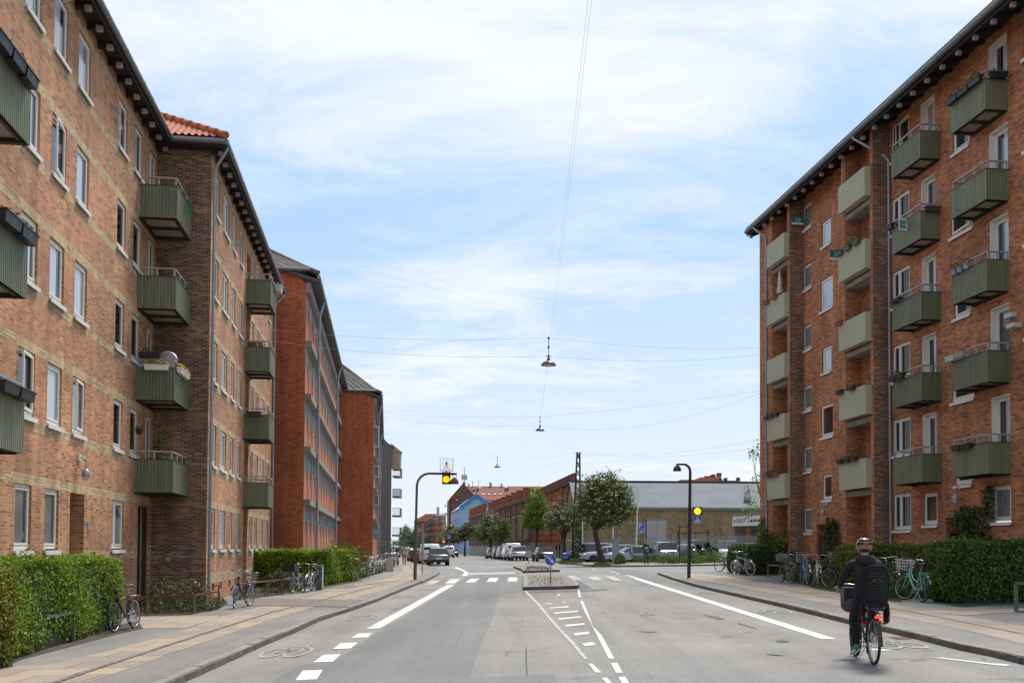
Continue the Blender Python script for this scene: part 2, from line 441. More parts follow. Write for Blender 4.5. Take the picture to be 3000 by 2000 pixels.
za = wnode('ShaderNodeMath', operation='ADD'); L(zz.outputs[0], za.inputs[0]); za.inputs[1].default_value = 0.10
dx = wnode('ShaderNodeMath', operation='DIVIDE'); L(sep.outputs['X'], dx.inputs[0]); L(za.outputs[0], dx.inputs[1])
dy = wnode('ShaderNodeMath', operation='DIVIDE'); L(sep.outputs['Y'], dy.inputs[0]); L(za.outputs[0], dy.inputs[1])
cm = wnode('ShaderNodeCombineXYZ'); L(dx.outputs[0], cm.inputs[0]); L(dy.outputs[0], cm.inputs[1])
def cloudnoise(scale, rot, loc, sc, detail, rough, dist):
 mp = wnode('ShaderNodeMapping'); L(cm.outputs[0], mp.inputs['Vector'])
 mp.inputs['Scale'].default_value = sc; mp.inputs['Rotation'].default_value = (0, 0, rot); mp.inputs['Location'].default_value = loc
 n = wnode('ShaderNodeTexNoise', Scale=scale, Detail=detail, Roughness=rough, Distortion=dist); L(mp.outputs[0], n.inputs['Vector'])
 return n.outputs['Fac']
def wmath(op, a, b):
 m = wnode('ShaderNodeMath', operation=op)
 for i, q in enumerate((a, b)):
  if hasattr(q, 'is_output'): L(q, m.inputs[i])
  else: m.inputs[i].default_value = q
 return m.outputs[0]
n1 = cloudnoise(1.05, math.radians(-9), (3.1, 0.7, 0), (0.55, 0.9, 1), 9, 0.62, 0.5)
n2 = cloudnoise(3.6, math.radians(-24), (0.3, 2.2, 0), (0.5, 0.8, 1), 9, 0.68, 1.1)
n3 = cloudnoise(0.45, 0.2, (7.7, 1.1, 0), (0.8, 1.0, 1), 3, 0.5, 0.0)
mx = wmath('ADD', wmath('MULTIPLY', n1, 0.55), wmath('ADD', wmath('MULTIPLY', n2, 0.27), wmath('MULTIPLY', n3, 0.30)))
rmp = wnode('ShaderNodeMapRange'); L(mx, rmp.inputs['Value']); rmp.interpolation_type = 'SMOOTHSTEP'
for k, v in zip(('From Min', 'From Max', 'To Min', 'To Max'), (0.48, 0.69, 0.0, 0.93)): rmp.inputs[k].default_value = v
hz = wnode('ShaderNodeMapRange'); L(sep.outputs['Z'], hz.inputs['Value'])
for k, v in zip(('From Min', 'From Max', 'To Min', 'To Max'), (0.0, 0.30, 0.80, 0.0)): hz.inputs[k].default_value = v
fac = wmath('MAXIMUM', rmp.outputs[0], hz.outputs[0])
veil = wnode('ShaderNodeMix'); veil.data_type = 'RGBA'
L(sky.outputs[0], veil.inputs['A']); veil.inputs['B'].default_value = (3.25, 4.85, 7.0, 1); veil.inputs['Factor'].default_value = 0.82
mixc = wnode('ShaderNodeMix'); mixc.data_type = 'RGBA'; L(fac, mixc.inputs['Factor'])
L(veil.outputs['Result'], mixc.inputs['A']); mixc.inputs['B'].default_value = (6.6, 6.75, 7.0, 1)
L(mixc.outputs['Result'], bg.inputs['Color']); L(bg.outputs[0], wo.inputs['Surface'])
sun = D.lights.new('sun', 'SUN'); sun.energy = 3.0; sun.angle = math.radians(15); sun.color = (1.0, 0.95, 0.88)
so = D.objects.new('sun', sun); COL.objects.link(so)
sd = V((math.sin(SUN_AZ) * math.cos(SUN_EL), math.cos(SUN_AZ) * math.cos(SUN_EL), math.sin(SUN_EL)))
so.rotation_euler = sd.to_track_quat('Z', 'Y').to_euler(); so.location = (0, 0, 60)
cam = D.cameras.new('camera'); co = D.objects.new('camera', cam); COL.objects.link(co)
cam.sensor_fit = 'HORIZONTAL'; cam.sensor_width = 36.0; cam.lens = 36.0 * FPX / 3000.0
cam.shift_x = 0.0; cam.shift_y = (CYP - 1000.0) / 3000.0
cam.clip_start = 0.1; cam.clip_end = 6000
co.matrix_world = Matrix(((CR.x, CU.x, -_F.x, 0), (CR.y, CU.y, -_F.y, 0), (CR.z, CU.z, -_F.z, CAMZ), (0, 0, 0, 1)))
SC.camera = co
SC.view_settings.view_transform = 'Standard'; SC.view_settings.look = 'None'; SC.view_settings.exposure = 0.58; SC.view_settings.gamma = 1.0
SC.cycles.use_denoising = True
try:
 SC.cycles.denoiser = 'OPENIMAGEDENOISE'; SC.cycles.denoising_input_passes = 'RGB_ALBEDO_NORMAL'; SC.cycles.denoising_prefilter = 'ACCURATE'
except Exception: pass
SC.cycles.max_bounces = 6; SC.cycles.diffuse_bounces = 3; SC.cycles.glossy_bounces = 3; SC.cycles.transparent_max_bounces = 12
SC.render.film_transparent = False
# ================================================================= ground, road, pavements
def sheet(name, poly, off, mats, thick=None, sidemat=None, wob=0.0):
 """flat sheet that follows the street plane; poly is a list of (X, Y); thick adds a kerb face downward"""
 bm = bmesh.new()
 vs = [bm.verts.new((p[0], p[1], 0)) for p in poly]
 bm.faces.new(vs)
 bmesh.ops.triangulate(bm, faces=bm.faces[:])
 for co_, no in (((0, 90, 0), (0, 1, 0)), ((25, 0, 0), (1, 0, 0)), ((-25, 0, 0), (1, 0, 0)), ((0, -20, 0), (0, 1, 0))):
  bmesh.ops.bisect_plane(bm, geom=bm.verts[:] + bm.edges[:] + bm.faces[:], plane_co=co_, plane_no=no)
 mb = MB()
 bm.verts.index_update()
 mb.add([(v.co.x, v.co.y, gz(v.co.x, v.co.y, off)) for v in bm.verts], [tuple(v.index for v in f.verts) for f in bm.faces], 0)
 bm.free()
 if thick:
  n = len(poly)
  for i in range(n):
   a = poly[i]; b = poly[(i + 1) % n]
   d = math.hypot(b[0] - a[0], b[1] - a[1]); k = max(1, min(40, int(d / 2)))
   for j in range(k):
    p = [(a[0] + (b[0] - a[0]) * t, a[1] + (b[1] - a[1]) * t) for t in (j / k, (j + 1) / k)]
    mb.quad((p[0][0], p[0][1], gz(*p[0], off)), (p[1][0], p[1][1], gz(*p[1], off)),
      (p[1][0], p[1][1], gz(*p[1], off - thick)), (p[0][0], p[0][1], gz(*p[0], off - thick)), 1 if sidemat else 0)
 return mb.build(name, [mats] + ([sidemat] if sidemat else []))
def pix(pts, off=0.0, ox=0, oy=0, s=1.0):
 r = []
 for p in pts:
  q = G(ox + p[0] / s, oy + p[1] / s, off); r.append((q.x, q.y))
 return r
g = MB()
xs = [-2500, -25, 25, 2500]; ys = [-60, -20, 90, 3500]
gv = [(x, y, gz(x, y)) for y in ys for x in xs]
g.add(gv, [(j * 4 + i, j * 4 + i + 1, (j + 1) * 4 + i + 1, (j + 1) * 4 + i) for j in range(3) for i in range(3)])
struct(g.build('ground', M['asphalt']))
KL = [(1255, 1659), (1270, 1665), (1285, 1674), (1288, 1680), (1276, 1688.7), (1246, 1703.6), (1204.8, 1720), (1157, 1739), (1097.6, 1764.6), (1008, 1796), (934, 1819.6), (853.6, 1858), (800, 1879), (536, 2000)]
kl = pix([(1170, 1609), (1178, 1613), (1195, 1626), (1222, 1645)] + KL)
kl.append((-4.35, 8.0)); kl.append((-4.3, -15.0))
kr = pix([(1927, 1682), (1974, 1699), (2043, 1720), (2132, 1741), (2272, 1773.5), (2376, 1799), (2480, 1825.6), (2585, 1849), (2683, 1871), (2812.5, 1904), (2897.5, 1921), (3000, 1946.6)])
kr.append((7.2, 8.0)); kr.append((7.2, -15.0))
SWO = 0.10
struct(sheet('pavement', kl + [(-60, -15), (-60, 420), (kl[0][0] - 0.5, 420)], SWO, M['asphaltW'], 0.14, M['curb']))
side_far = pix([(2240, 1668), (2130, 1668.5), (2020, 1673)], SWO)
struct(sheet('pavement', [(60, -15), (60, side_far[0][1] - 1.5)] + side_far + kr, SWO, M['asphaltW'], 0.14, M['curb']))
kf = pix([(1330, 1608), (1370, 1611), (1420, 1616), (1500, 1621), (1560, 1628), (1600, 1636), (1625, 1645), (1640, 1651), (1705, 1655.4), (1739, 1660.5), (1816, 1660.5), (1900, 1659), (2020, 1658), (2240, 1654)])
struct(sheet('pavement', kf + [(90, kf[-1][1] + 2), (90, 420), (kf[0][0], 420)], SWO, M['asphaltW'], 0.14, M['curb']))
def kerb(line, w, inward, seed):
 rnd = random.Random(seed); mb = MB()
 pts = [V((p[0], p[1], 0)) for p in line]
 L_ = [0]
 for i in range(len(pts) - 1): L_.append(L_[-1] + (pts[i + 1] - pts[i]).length)
 def at_(s):
  for i in range(len(pts) - 1):
   if s <= L_[i + 1]: return pts[i] + (pts[i + 1] - pts[i]) * ((s - L_[i]) / max(1e-6, L_[i + 1] - L_[i]))
  return pts[-1]
 s = 0
 while s < L_[-1] - 0.2:
  ln = rnd.uniform(0.8, 1.35); e = min(L_[-1], s + ln)
  a = at_(s + 0.006); b = at_(e - 0.006)
  if max(abs(a.y), abs(b.y)) > 130: s = e; continue
  n = V((-(b - a).y, (b - a).x, 0)).normalized() * inward
  k = 5; h = SWO + 0.006 + rnd.uniform(-0.004, 0.012)
  prev = None
  for i in range(k + 1):
   p = a + (b - a) * (i / k)
   j = rnd.uniform(-0.012, 0.012)
   o = p - n * (0.012 + j)
   ring = [(o.x, o.y, gz(o.x, o.y, -0.03)), (o.x + n.x * 0.012, o.y + n.y * 0.012, gz(o.x, o.y, h - 0.03 + j * 0.6)), ((o + n * 0.045).x, (o + n * 0.045).y, gz(o.x, o.y, h + j * 0.3)),
     ((p + n * w).x, (p + n * w).y, gz(p.x, p.y, h)), ((p + n * w).x, (p + n * w).y, gz(p.x, p.y, h - 0.05))]
   if prev:
    for q in range(4):
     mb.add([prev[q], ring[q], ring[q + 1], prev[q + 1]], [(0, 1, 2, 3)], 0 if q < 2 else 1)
   prev = ring
  s = e
 return mb
klw = [V((p[0], p[1])) for p in kl]
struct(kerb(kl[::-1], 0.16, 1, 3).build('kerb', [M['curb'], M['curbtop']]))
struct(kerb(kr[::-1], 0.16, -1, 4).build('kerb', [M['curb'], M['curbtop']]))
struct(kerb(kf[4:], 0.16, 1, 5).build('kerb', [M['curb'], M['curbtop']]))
def band(name, pts, mat, off=SWO + 0.004):
 return struct(sheet(name, pts, off, mat))
inner = pix([(0, 1950), (134, 1947), (328, 1903), (549, 1842), (643, 1806), (800, 1768), (904, 1749), (949, 1736), (1050, 1709.5), (1127, 1694.6), (1176, 1677), (1181, 1668), (1172, 1650), (1166, 1630), (1163, 1616)], SWO)
outer = pix([(1176, 1616), (1190, 1635), (1226, 1662), (1236, 1678), (1217, 1695), (1112, 1731), (1014, 1757), (925, 1776), (800, 1812), (638, 1867), (254, 2000)], SWO)
band('walkway', [(-7.3, 4)] + inner + outer + [(-5.6, 4)], M['slabs'])
ri = pix([(2019, 1677), (2126, 1686), (2183, 1697), (2317, 1716), (2465, 1736), (2602, 1764), (2676, 1780), (3000, 1832)], SWO)
ro = pix([(3000, 1885), (2904, 1861.6), (2740, 1827.5), (2602, 1800), (2465, 1776), (2346, 1752.7), (2236, 1732), (2090, 1706), (2000, 1690)], SWO)
band('walkway', ri + [(10.2, 4), (8.3, 4)] + ro, M['slabs'])
band('walkway', pix([(2676, 1784), (2780, 1789), (2850, 1789), (3060, 1777), (3060, 1790), (2900, 1797), (2830, 1803), (2760, 1797)], SWO), M['slabs'], SWO + 0.008)
band('walkway', pix([(402, 1806), (470, 1806), (640, 1803), (640, 1809), (549, 1838), (412, 1841)], SWO), M['slabs'], SWO + 0.008)
band('walkway', pix([(870, 1733), (1035, 1730), (1080, 1720), (1180, 1703), (1170, 1700), (1030, 1722)], SWO), M['slabs'], SWO + 0.008)
struct(sheet('walkway', pix([(600, 1756), (800, 1753), (1075, 1757), (1050, 1770), (1010, 1778), (925, 1776), (760, 1775), (640, 1772)], SWO), SWO + 0.012, M['cobble']))
def strip(a, b, t0, w, name, mat, off):
 n = min(len(a), len(b)); l = []; r = []
 for i in range(n):
  p = V(a[i]); q = V(b[i]); m = p.lerp(q, t0); d = (q - p).normalized() * (w / 2)
  l.append(tuple(m - d)); r.append(tuple(m + d))
 return struct(sheet(name, l + r[::-1], off, mat))
def resamp(line, n):
 pts = [V(p) for p in line]; L_ = [0]
 for i in range(len(pts) - 1): L_.append(L_[-1] + (pts[i + 1] - pts[i]).length)
 out = []
 for k in range(n):
  s = L_[-1] * k / (n - 1)
  for i in range(len(pts) - 1):
   if s <= L_[i + 1] + 1e-6:
    out.append(pts[i].lerp(pts[i + 1], (s - L_[i]) / max(1e-6, L_[i + 1] - L_[i]))); break
 return out
strip(pix([(0, 2050), (300, 1950), (600, 1852), (800, 1790), (1000, 1741), (1150, 1703), (1205, 1685), (1212, 1672), (1190, 1647)], SWO), pix([(20, 2050), (312, 1952), (612, 1853), (812, 1791), (1010, 1742), (1157, 1704), (1209, 1686), (1216, 1672), (1193, 1647)], SWO), 0.5, 0.13, 'sett_strip', M['cobble'], SWO + 0.016)
strip(pix([(2030, 1682), (2160, 1704), (2330, 1732), (2520, 1765), (2700, 1796), (3000, 1855)], SWO), pix([(2030, 1685), (2160, 1707), (2330, 1735), (2520, 1769), (2700, 1800), (3000, 1860)], SWO), 0.5, 0.10, 'sett_strip', M['cobble'], SWO + 0.016)
struct(sheet('road', pix([(1336, 1709.5), (1440, 1664), (1500, 1664), (1531, 1690), (1531, 1733), (1467, 1739), (1458, 1757), (1437, 1825), (1408, 1888), (1374, 1985), (1500, 1979), (1624, 1975), (1632, 2003), (1660, 2120), (560, 2120), (800, 1995), (883, 1945), (975, 1940), (1118, 1843), (1246, 1769)]), 0.004, M['asphaltN']))
struct(sheet('road', pix([(1533, 1732), (1700, 1727), (1772, 1724), (1781, 1729), (1700, 1733), (1531, 1737)]), 0.004, M['tarpatch']))
struct(sheet('road', pix([(1688, 1700), (1700, 1702), (1735, 1723), (1700, 1726)]), 0.006, M['tarpatch']))
struct(sheet('road', pix([(1790, 1665), (2020, 1676), (1927, 1684), (1975, 1700), (1880, 1712), (1832, 1690)]), 0.004, M['asphaltN']))
for i, pts in enumerate([[(2272, 1876), (2290, 1872), (2316, 1879), (2300, 1881), (2280, 1881)], [(2066, 1802), (2098, 1804), (2124, 1813), (2105, 1814), (2080, 1807)], [(2162, 1824), (2215, 1839), (2214, 1841), (2160, 1826)],
       [(2240, 1915), (2270, 1916.5), (2300, 1920), (2285, 1920.5), (2262, 1919)], [(1860, 1848), (1895, 1850), (1932, 1850), (1915, 1851.5), (1890, 1851.5)], [(1541, 1887), (1543.5, 1900), (1546, 1978), (1542, 1978), (1539, 1920)], [(1529, 1812), (1530.5, 1812), (1530.5, 1838), (1529.3, 1838)],
       [(1354, 1850), (1355.5, 1850), (1329, 1902), (1327.5, 1902)]]):
 struct(sheet('road_crack', pix(pts), 0.009, M['tarpatch']))
def mark(name, pts, ox=0, oy=0, s=1.0, m='paint', off=0.008):
 return struct(sheet(name, pix(pts, 0, ox, oy, s), off, M[m]))
Lc = (800, 1650, 3.36)
mark('lane_line', [(915, 645), (1050, 640), (1790, 207), (1715, 210)], *Lc)
for q in ([(770, 735), (935, 728), (975, 685), (835, 690)], [(590, 845), (765, 838), (835, 778), (665, 785)], [(395, 975), (585, 970), (668, 893), (495, 900)], [(220, 1152), (430, 1142), (490, 1048), (290, 1055)]):
 mark('lane_dash', q, *Lc)
for q in ([(1480, 210), (1580, 205), (1650, 167), (1560, 167)], [(1690, 195), (1790, 195), (1840, 155), (1745, 158)], [(1890, 188), (1985, 185), (2033, 148), (1945, 150)], [(2100, 180), (2200, 178), (2222, 140), (2130, 142)], [(2308, 178), (2400, 176), (2408, 137), (2320, 137)]):
 mark('zebra_crossing', q, *Lc, m='paintworn' if q[0][0] < 1500 else 'paint')
mark('stop_line', [(1935, 111), (2385, 101), (2385, 84), (1925, 95)], *Lc, m='paintworn')
mark('lane_line', [(1775, 40), (1812, 37), (1908, 74), (1878, 80)], *Lc); mark('lane_line', [(1885, 80), (1928, 85), (1912, 122), (1860, 125)], *Lc)
mark('lane_line', [(1720, 148), (1870, 141), (1860, 150), (1716, 153)], *Lc, m='paintworn')
mark('lane_line', [(1824, 1685), (1843, 1684.5), (2453.6, 1872.5), (2406, 1872)], m='paint')
Zc = (1450, 1550, 5.88)
for q in ([(1240, 805), (1322, 800), (1412, 870), (1325, 868)], [(1335, 800), (1362, 797), (1492, 868), (1440, 868)], [(1600, 828), (1740, 806), (1862, 874), (1690, 868)], [(1900, 808), (2022, 808), (2205, 882), (2055, 882)], [(2196, 795), (2290, 795), (2480, 872), (2352, 850)]):
 mark('zebra_crossing', q, *Zc, m='paintworn')
for q in ([(1980, 730), (2050, 728), (2090, 745), (2020, 745)], [(2060, 750), (2130, 747), (2160, 763), (2090, 765)], [(1660, 680), (1735, 678), (1760, 687), (1690, 690)], [(1870, 680), (1960, 678), (1960, 684), (1880, 687)], [(2200, 672), (2400, 684), (2380, 690), (2190, 678)]):
 mark('give_way_mark', q, *Zc, m='paintworn')
Hc = (1350, 1700, 3.36)
mark('lane_line', [(625, 107), (650, 105), (780, 235), (912, 400), (1112, 605), (1252, 775), (1212, 775), (1075, 612), (880, 395), (750, 235)], *Hc, m='paintworn')
for q in ([(1255, 820), (1297, 820), (1387, 908), (1325, 908)], [(1385, 960), (1440, 958), (1500, 1030), (1450, 1030)], [(1475, 812), (1540, 810), (1595, 910), (1530, 912)], [(1552, 952), (1620, 950), (1665, 1030), (1595, 1030)], [(1150, 95), (1168, 95), (1187, 165), (1160, 165)]):
 mark('lane_dash', q, *Hc)
mark('lane_line', [(1175, 200), (1200, 200), (1247, 310), (1300, 450), (1390, 545), (1512, 770), (1455, 770), (1350, 560), (1270, 400), (1222, 310)], *Hc)
for q in ([(865, 268), (1060, 250), (1062, 265), (875, 275)], [(910, 315), (1160, 297), (1150, 310), (920, 328)], [(960, 372), (1180, 352), (1190, 365), (970, 386)], [(1025, 437), (1215, 420), (1222, 435), (1035, 455)], [(1105, 520), (1255, 503), (1270, 527), (1125, 543)], [(1190, 620), (1300, 607), (1332, 635), (1220, 647)], [(825, 225), (890, 224), (890, 232), (830, 232)], [(945, 140), (973, 138), (975, 150), (950, 151)], [(1000, 214), (1028, 212), (1030, 220), (1005, 222)]):
 mark('hatch_bar', q, *Hc)
def bike_symbol(px, py, w, h, m='paintfade'):
 c0 = G(px, py); mb = MB()
 def ring(cx, cy, rx, ry, t):
  n = 22
  for i in range(n):
   a, b = 2 * PI * i / n, 2 * PI * (i + 1) / n
   q = []
   for an, k in ((a, 1), (b, 1), (b, 1 - t), (a, 1 - t)):
    x = c0.x + cx + rx * k * math.cos(an); y = c0.y + cy + ry * k * math.sin(an)
    q.append((x, y, gz(x, y, 0.009)))
   mb.add(q, [(0, 1, 2, 3)])
 def seg(x0, y0, x1, y1, t=0.045):
  d = V((x1 - x0, y1 - y0)); n = V((-d.y, d.x)).normalized() * t
  q = [(c0.x + a, c0.y + b) for a, b in ((x0 - n.x, y0 - n.y), (x1 - n.x, y1 - n.y), (x1 + n.x, y1 + n.y), (x0 + n.x, y0 + n.y))]
  mb.add([(a, b, gz(a, b, 0.009)) for a, b in q], [(0, 1, 2, 3)])
 r = w * 0.26; ry = h * 0.36
 ring(-w / 2 + r, -h * 0.1, r, ry, 0.24); ring(w / 2 - r, -h * 0.1, r, ry, 0.24)
 seg(-w / 2 + r, -h * 0.1, -w * 0.02, -h * 0.12, 0.03); seg(-w / 2 + r, -h * 0.1, -w * 0.1, h * 0.34, 0.03)
 seg(-w * 0.02, -h * 0.12, w * 0.2, h * 0.32, 0.03); seg(-w * 0.1, h * 0.34, w * 0.2, h * 0.32, 0.03); seg(w / 2 - r, -h * 0.1, w * 0.17, h * 0.46, 0.03)
 seg(-w * 0.02, -h * 0.12, -w * 0.12, h * 0.45, 0.03); seg(w * 0.1, h * 0.46, w * 0.24, h * 0.46, 0.03)
 struct(mb.build('bicycle_symbol', M[m]))
bike_symbol(848, 1907, 0.85, 2.2); bike_symbol(1064, 1807, 0.92, 2.1); bike_symbol(1183, 1747.5, 0.95, 2.0)
bike_symbol(2260, 1790, 0.85, 1.7); bike_symbol(2057, 1737, 1.0, 1.9); bike_symbol(2620, 1888, 0.9, 1.4)
mark('arrow_mark', [(2729, 1926), (2760, 1926), (2900, 1943), (2940, 1945), (2963, 1949), (2950, 1951), (2920, 1949)])
mark('arrow_mark', [(2570, 1899), (2622, 1905), (2575, 1906), (2520, 1903)])
t = sheet('drain_grate', pix([(2602, 1866), (2650, 1865.5), (2672, 1871), (2626, 1872)]), 0.01, M['rust'])
tag(t, 'rusty rectangular drain grate in the road by the right kerb', 'drain grate')
def island(name, pts, label, h=0.14):
 P_ = pix(pts); c = V((0, 0))
 for p in P_: c += V(p)
 c /= len(P_)
 t = thing(name, label, 'traffic island', (c.x, c.y, gz(c.x, c.y)), world=True)
 o = sheet('kerb_ring', P_, h, M['curbtop'], h + 0.03, M['curb'])
 inn = [tuple(c + (V(p) - c) * 0.86) for p in P_]
 o2 = sheet('gravel_bed', inn, h + 0.006, M['gravel'])
 for q in (o, o2):
  q.parent = t; q.location = -t.location; ORG[q.name] = t.location.copy()
 return t
tg = NT('gravel_weeds'); vv = tg.coord('Object')
gn = tg.noise(vv, 14, 5, 0.8); gw = tg.noise(vv, 1.5, 4, 0.6)
gc = tg.ramp(gn, [(0.3, (0.10, 0.085, 0.075)), (0.5, (0.2, 0.17, 0.15)), (0.7, (0.33, 0.29, 0.26))])
tg.bsdf(gc, 0.95, 0, tg.bump(gn, 0.5, 0.02)); M['gravel'] = tg.mat
island('traffic_island', [(1533, 1728.6), (1615, 1727), (1690, 1724.5), (1697, 1722), (1690, 1712), (1655, 1688), (1533, 1686.5)], 'nearer half of the kerbed traffic island, holding the blue arrow sign')
island('traffic_island', [(1533, 1678), (1640, 1674.5), (1628, 1668), (1600, 1660), (1570, 1656), (1538, 1656), (1504, 1662), (1515, 1667.5), (1529, 1672)], 'farther half of the kerbed traffic island, with tufts of dry grass')
# ================================================================= building kit
class Frame:
 """v runs along the street front (away from the camera), u is the distance to the right of the camera line"""
 def __init__(s, xv):
  d = V(((xv - 1500.0) / FPX, 1, 0)).normalized()
  s.d = d; s.n = V((d.y, -d.x, 0))
 def p(s, v, u, z): return s.d * v + s.n * u + V((0, 0, z))
 def plane(s, u, sgn):
  """P(v, outward distance, z) on the front at u; sgn is the street side (+1: street lies towards +u)"""
  return lambda v, dep, z: s.d * v + s.n * (u + sgn * dep) + V((0, 0, z))
 def cross(s, v, sgn=-1):
  """P(u, outward distance, z) on a wall across the street line; outward is towards the camera for sgn=-1"""
  return lambda u, dep, z: s.d * (v + sgn * dep) + s.n * u + V((0, 0, z))
def facade(mb, P, v0, v1, z0, z1, holes=(), bands=(), depth=0.12, mi=0, rev=0):
 vs = sorted(set([v0, v1] + [h[i] for h in holes for i in (0, 1)] + [b[i] for b in bands for i in (0, 1)]))
 zs = sorted(set([z0, z1] + [h[i] for h in holes for i in (2, 3)] + [b[i] for b in bands for i in (2, 3)]))
 vs = [x for x in vs if v0 - 1e-6 <= x <= v1 + 1e-6]; zs = [x for x in zs if z0 - 1e-6 <= x <= z1 + 1e-6]
 for i in range(len(vs) - 1):
  for j in range(len(zs) - 1):
   a, b, c, d = vs[i], vs[i + 1], zs[j], zs[j + 1]
   if b - a < 1e-5 or d - c < 1e-5: continue
   mv, mz = (a + b) / 2, (c + d) / 2
   if any(h[0] < mv < h[1] and h[2] < mz < h[3] for h in holes): continue
   m = mi
   for q in bands:
    if q[0] < mv < q[1] and q[2] < mz < q[3]: m = q[4]
   mb.quad(P(a, 0, c), P(b, 0, c), P(b, 0, d), P(a, 0, d), m)
 for h in holes:
  dp = h[4] if len(h) > 4 else depth
  a, b, c, d = h[:4]
  mb.quad(P(a, 0, c), P(a, -dp, c), P(a, -dp, d), P(a, 0, d), rev)
  mb.quad(P(b, 0, c), P(b, -dp, c), P(b, -dp, d), P(b, 0, d), rev)
  mb.quad(P(a, 0, d), P(b, 0, d), P(b, -dp, d), P(a, -dp, d), rev)
  mb.quad(P(a, 0, c), P(b, 0, c), P(b, -dp, c), P(a, -dp, c), rev)
def window(parent, P, a, b, c, d, mull=(), dep=0.10, g='glassC', fw=0.065, sill=True, open_at=None, transom=None, door=False, name='window', blind=None):  # blind: quad before the pane
 """frame (part) with pane and sill (sub-parts); mull are positions of mullions from 0 to 1"""
 m = MB(); e = 0.004
 a += e; b -= e; d -= e
 zb = c + (0.05 if sill else 0.0)
 f0, f1 = -dep, -dep + 0.05
 m.pbox(P, a, b, f0, f1, d - fw, d); m.pbox(P, a, b, f0, f1, zb, zb + fw * 1.1)
 m.pbox(P, a, a + fw, f0, f1, zb + fw * 1.1, d - fw); m.pbox(P, b - fw, b, f0, f1, zb + fw * 1.1, d - fw)
 edges = [a + fw] + [a + (b - a) * t for t in mull] + [b - fw]
 for t in mull:
  x = a + (b - a) * t
  m.pbox(P, x - fw * 0.45, x + fw * 0.45, f0, f1, zb + fw * 1.1, d - fw)
 for i in range(len(edges) - 1):
  x0 = edges[i] + (fw * 0.45 if i else 0) + 0.008; x1 = edges[i + 1] - (fw * 0.45 if i < len(edges) - 2 else 0) - 0.008
  if open_at == i: continue
  s0, s1, w = zb + fw * 1.1 + 0.008, d - fw - 0.008, 0.045
  if door: m.pbox(P, x0, x1, f0 + 0.012, f1 + 0.012, s0, s0 + 0.55); s0 += 0.55
  m.pbox(P, x0, x1, f0 + 0.012, f1 + 0.012, s0, s0 + w); m.pbox(P, x0, x1, f0 + 0.012, f1 + 0.012, s1 - w, s1)
  m.pbox(P, x0, x0 + w, f0 + 0.012, f1 + 0.012, s0 + w, s1 - w); m.pbox(P, x1 - w, x1, f0 + 0.012, f1 + 0.012, s0 + w, s1 - w)
 if transom:
  z = zb + (d - zb) * transom
  m.pbox(P, a + fw, b - fw, f0 + 0.002, f1 + 0.002, z - 0.03, z + 0.03)
 o = m.build(name, M['white'], parent)
 pm_ = MB()
 pm_.quad(P(a + 0.02, -dep + 0.028, zb), P(b - 0.02, -dep + 0.028, zb), P(b - 0.02, -dep + 0.028, d - 0.02), P(a + 0.02, -dep + 0.028, d - 0.02))
 pm_.build('pane', M[g], o)
 if blind and open_at is None:  # pale quad before the pane: painted sky reflection on the left, curtains elsewhere
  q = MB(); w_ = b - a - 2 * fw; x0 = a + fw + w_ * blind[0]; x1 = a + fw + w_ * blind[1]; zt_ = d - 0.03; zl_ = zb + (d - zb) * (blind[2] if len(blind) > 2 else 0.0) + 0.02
  q.quad(P(x0, -dep + 0.030, zl_), P(x1, -dep + 0.030, zl_), P(x1, -dep + 0.030, zt_), P(x0, -dep + 0.030, zt_)); q.build('curtain_or_painted_sky', M['blind' + (str(blind[3]) if len(blind) > 3 else '')], o)
 if open_at is not None:
  x0, x1 = edges[open_at], edges[open_at + 1]
  sm = MB(); s0, s1, w, T = zb + fw * 1.1, d - fw, 0.06, 0.16
  Q = lambda v, dd, z: P(v, -dep + 0.05 + dd + T * (z - s0) / (s1 - s0) - T * 0.0 - 0.02, z)
  QI = lambda v, dd, z: P(v, -dep + 0.055 + dd + 0.10 * (1 - (v - x0) / (x1 - x0)), z)
  for q in ((x0, x1, s0, s0 + w), (x0, x1, s1 - w, s1), (x0, x0 + w, s0 + w, s1 - w), (x1 - w, x1, s0 + w, s1 - w)):
   sm.pbox(QI, q[0], q[1], 0, 0.035, q[2], q[3])
  so_ = sm.build('sash', M['white'], o)
 if sill:
  sm = MB()
  sm.pbox(P, a - 0.05, b + 0.05, -dep + 0.05, 0.065, c - 0.035, c + 0.012)
  sm.pbox(P, a - 0.05, b + 0.05, 0.045, 0.068, c - 0.085, c - 0.033)
  sm.build('sill', M['sill'], o)
 return o
def ribbed(mb, P, v0, v1, d, z0, z1, pitch=0.09, dep=0.022, mi=0):
 """folded sheet: trapezoid ribs along v at outward distance d"""
 n = max(2, int(round((v1 - v0) / pitch))); w = (v1 - v0) / n
 prof = []
 for i in range(n):
  a = v0 + i * w
  prof += [(a, d), (a + w * 0.62, d), (a + w * 0.70, d - dep), (a + w * 0.92, d - dep)]
 prof.append((v1, d))
 for (a, p), (b, q) in zip(prof, prof[1:]):
  mb.quad(P(a, p, z0), P(b, q, z0), P(b, q, z1), P(a, p, z1), mi)
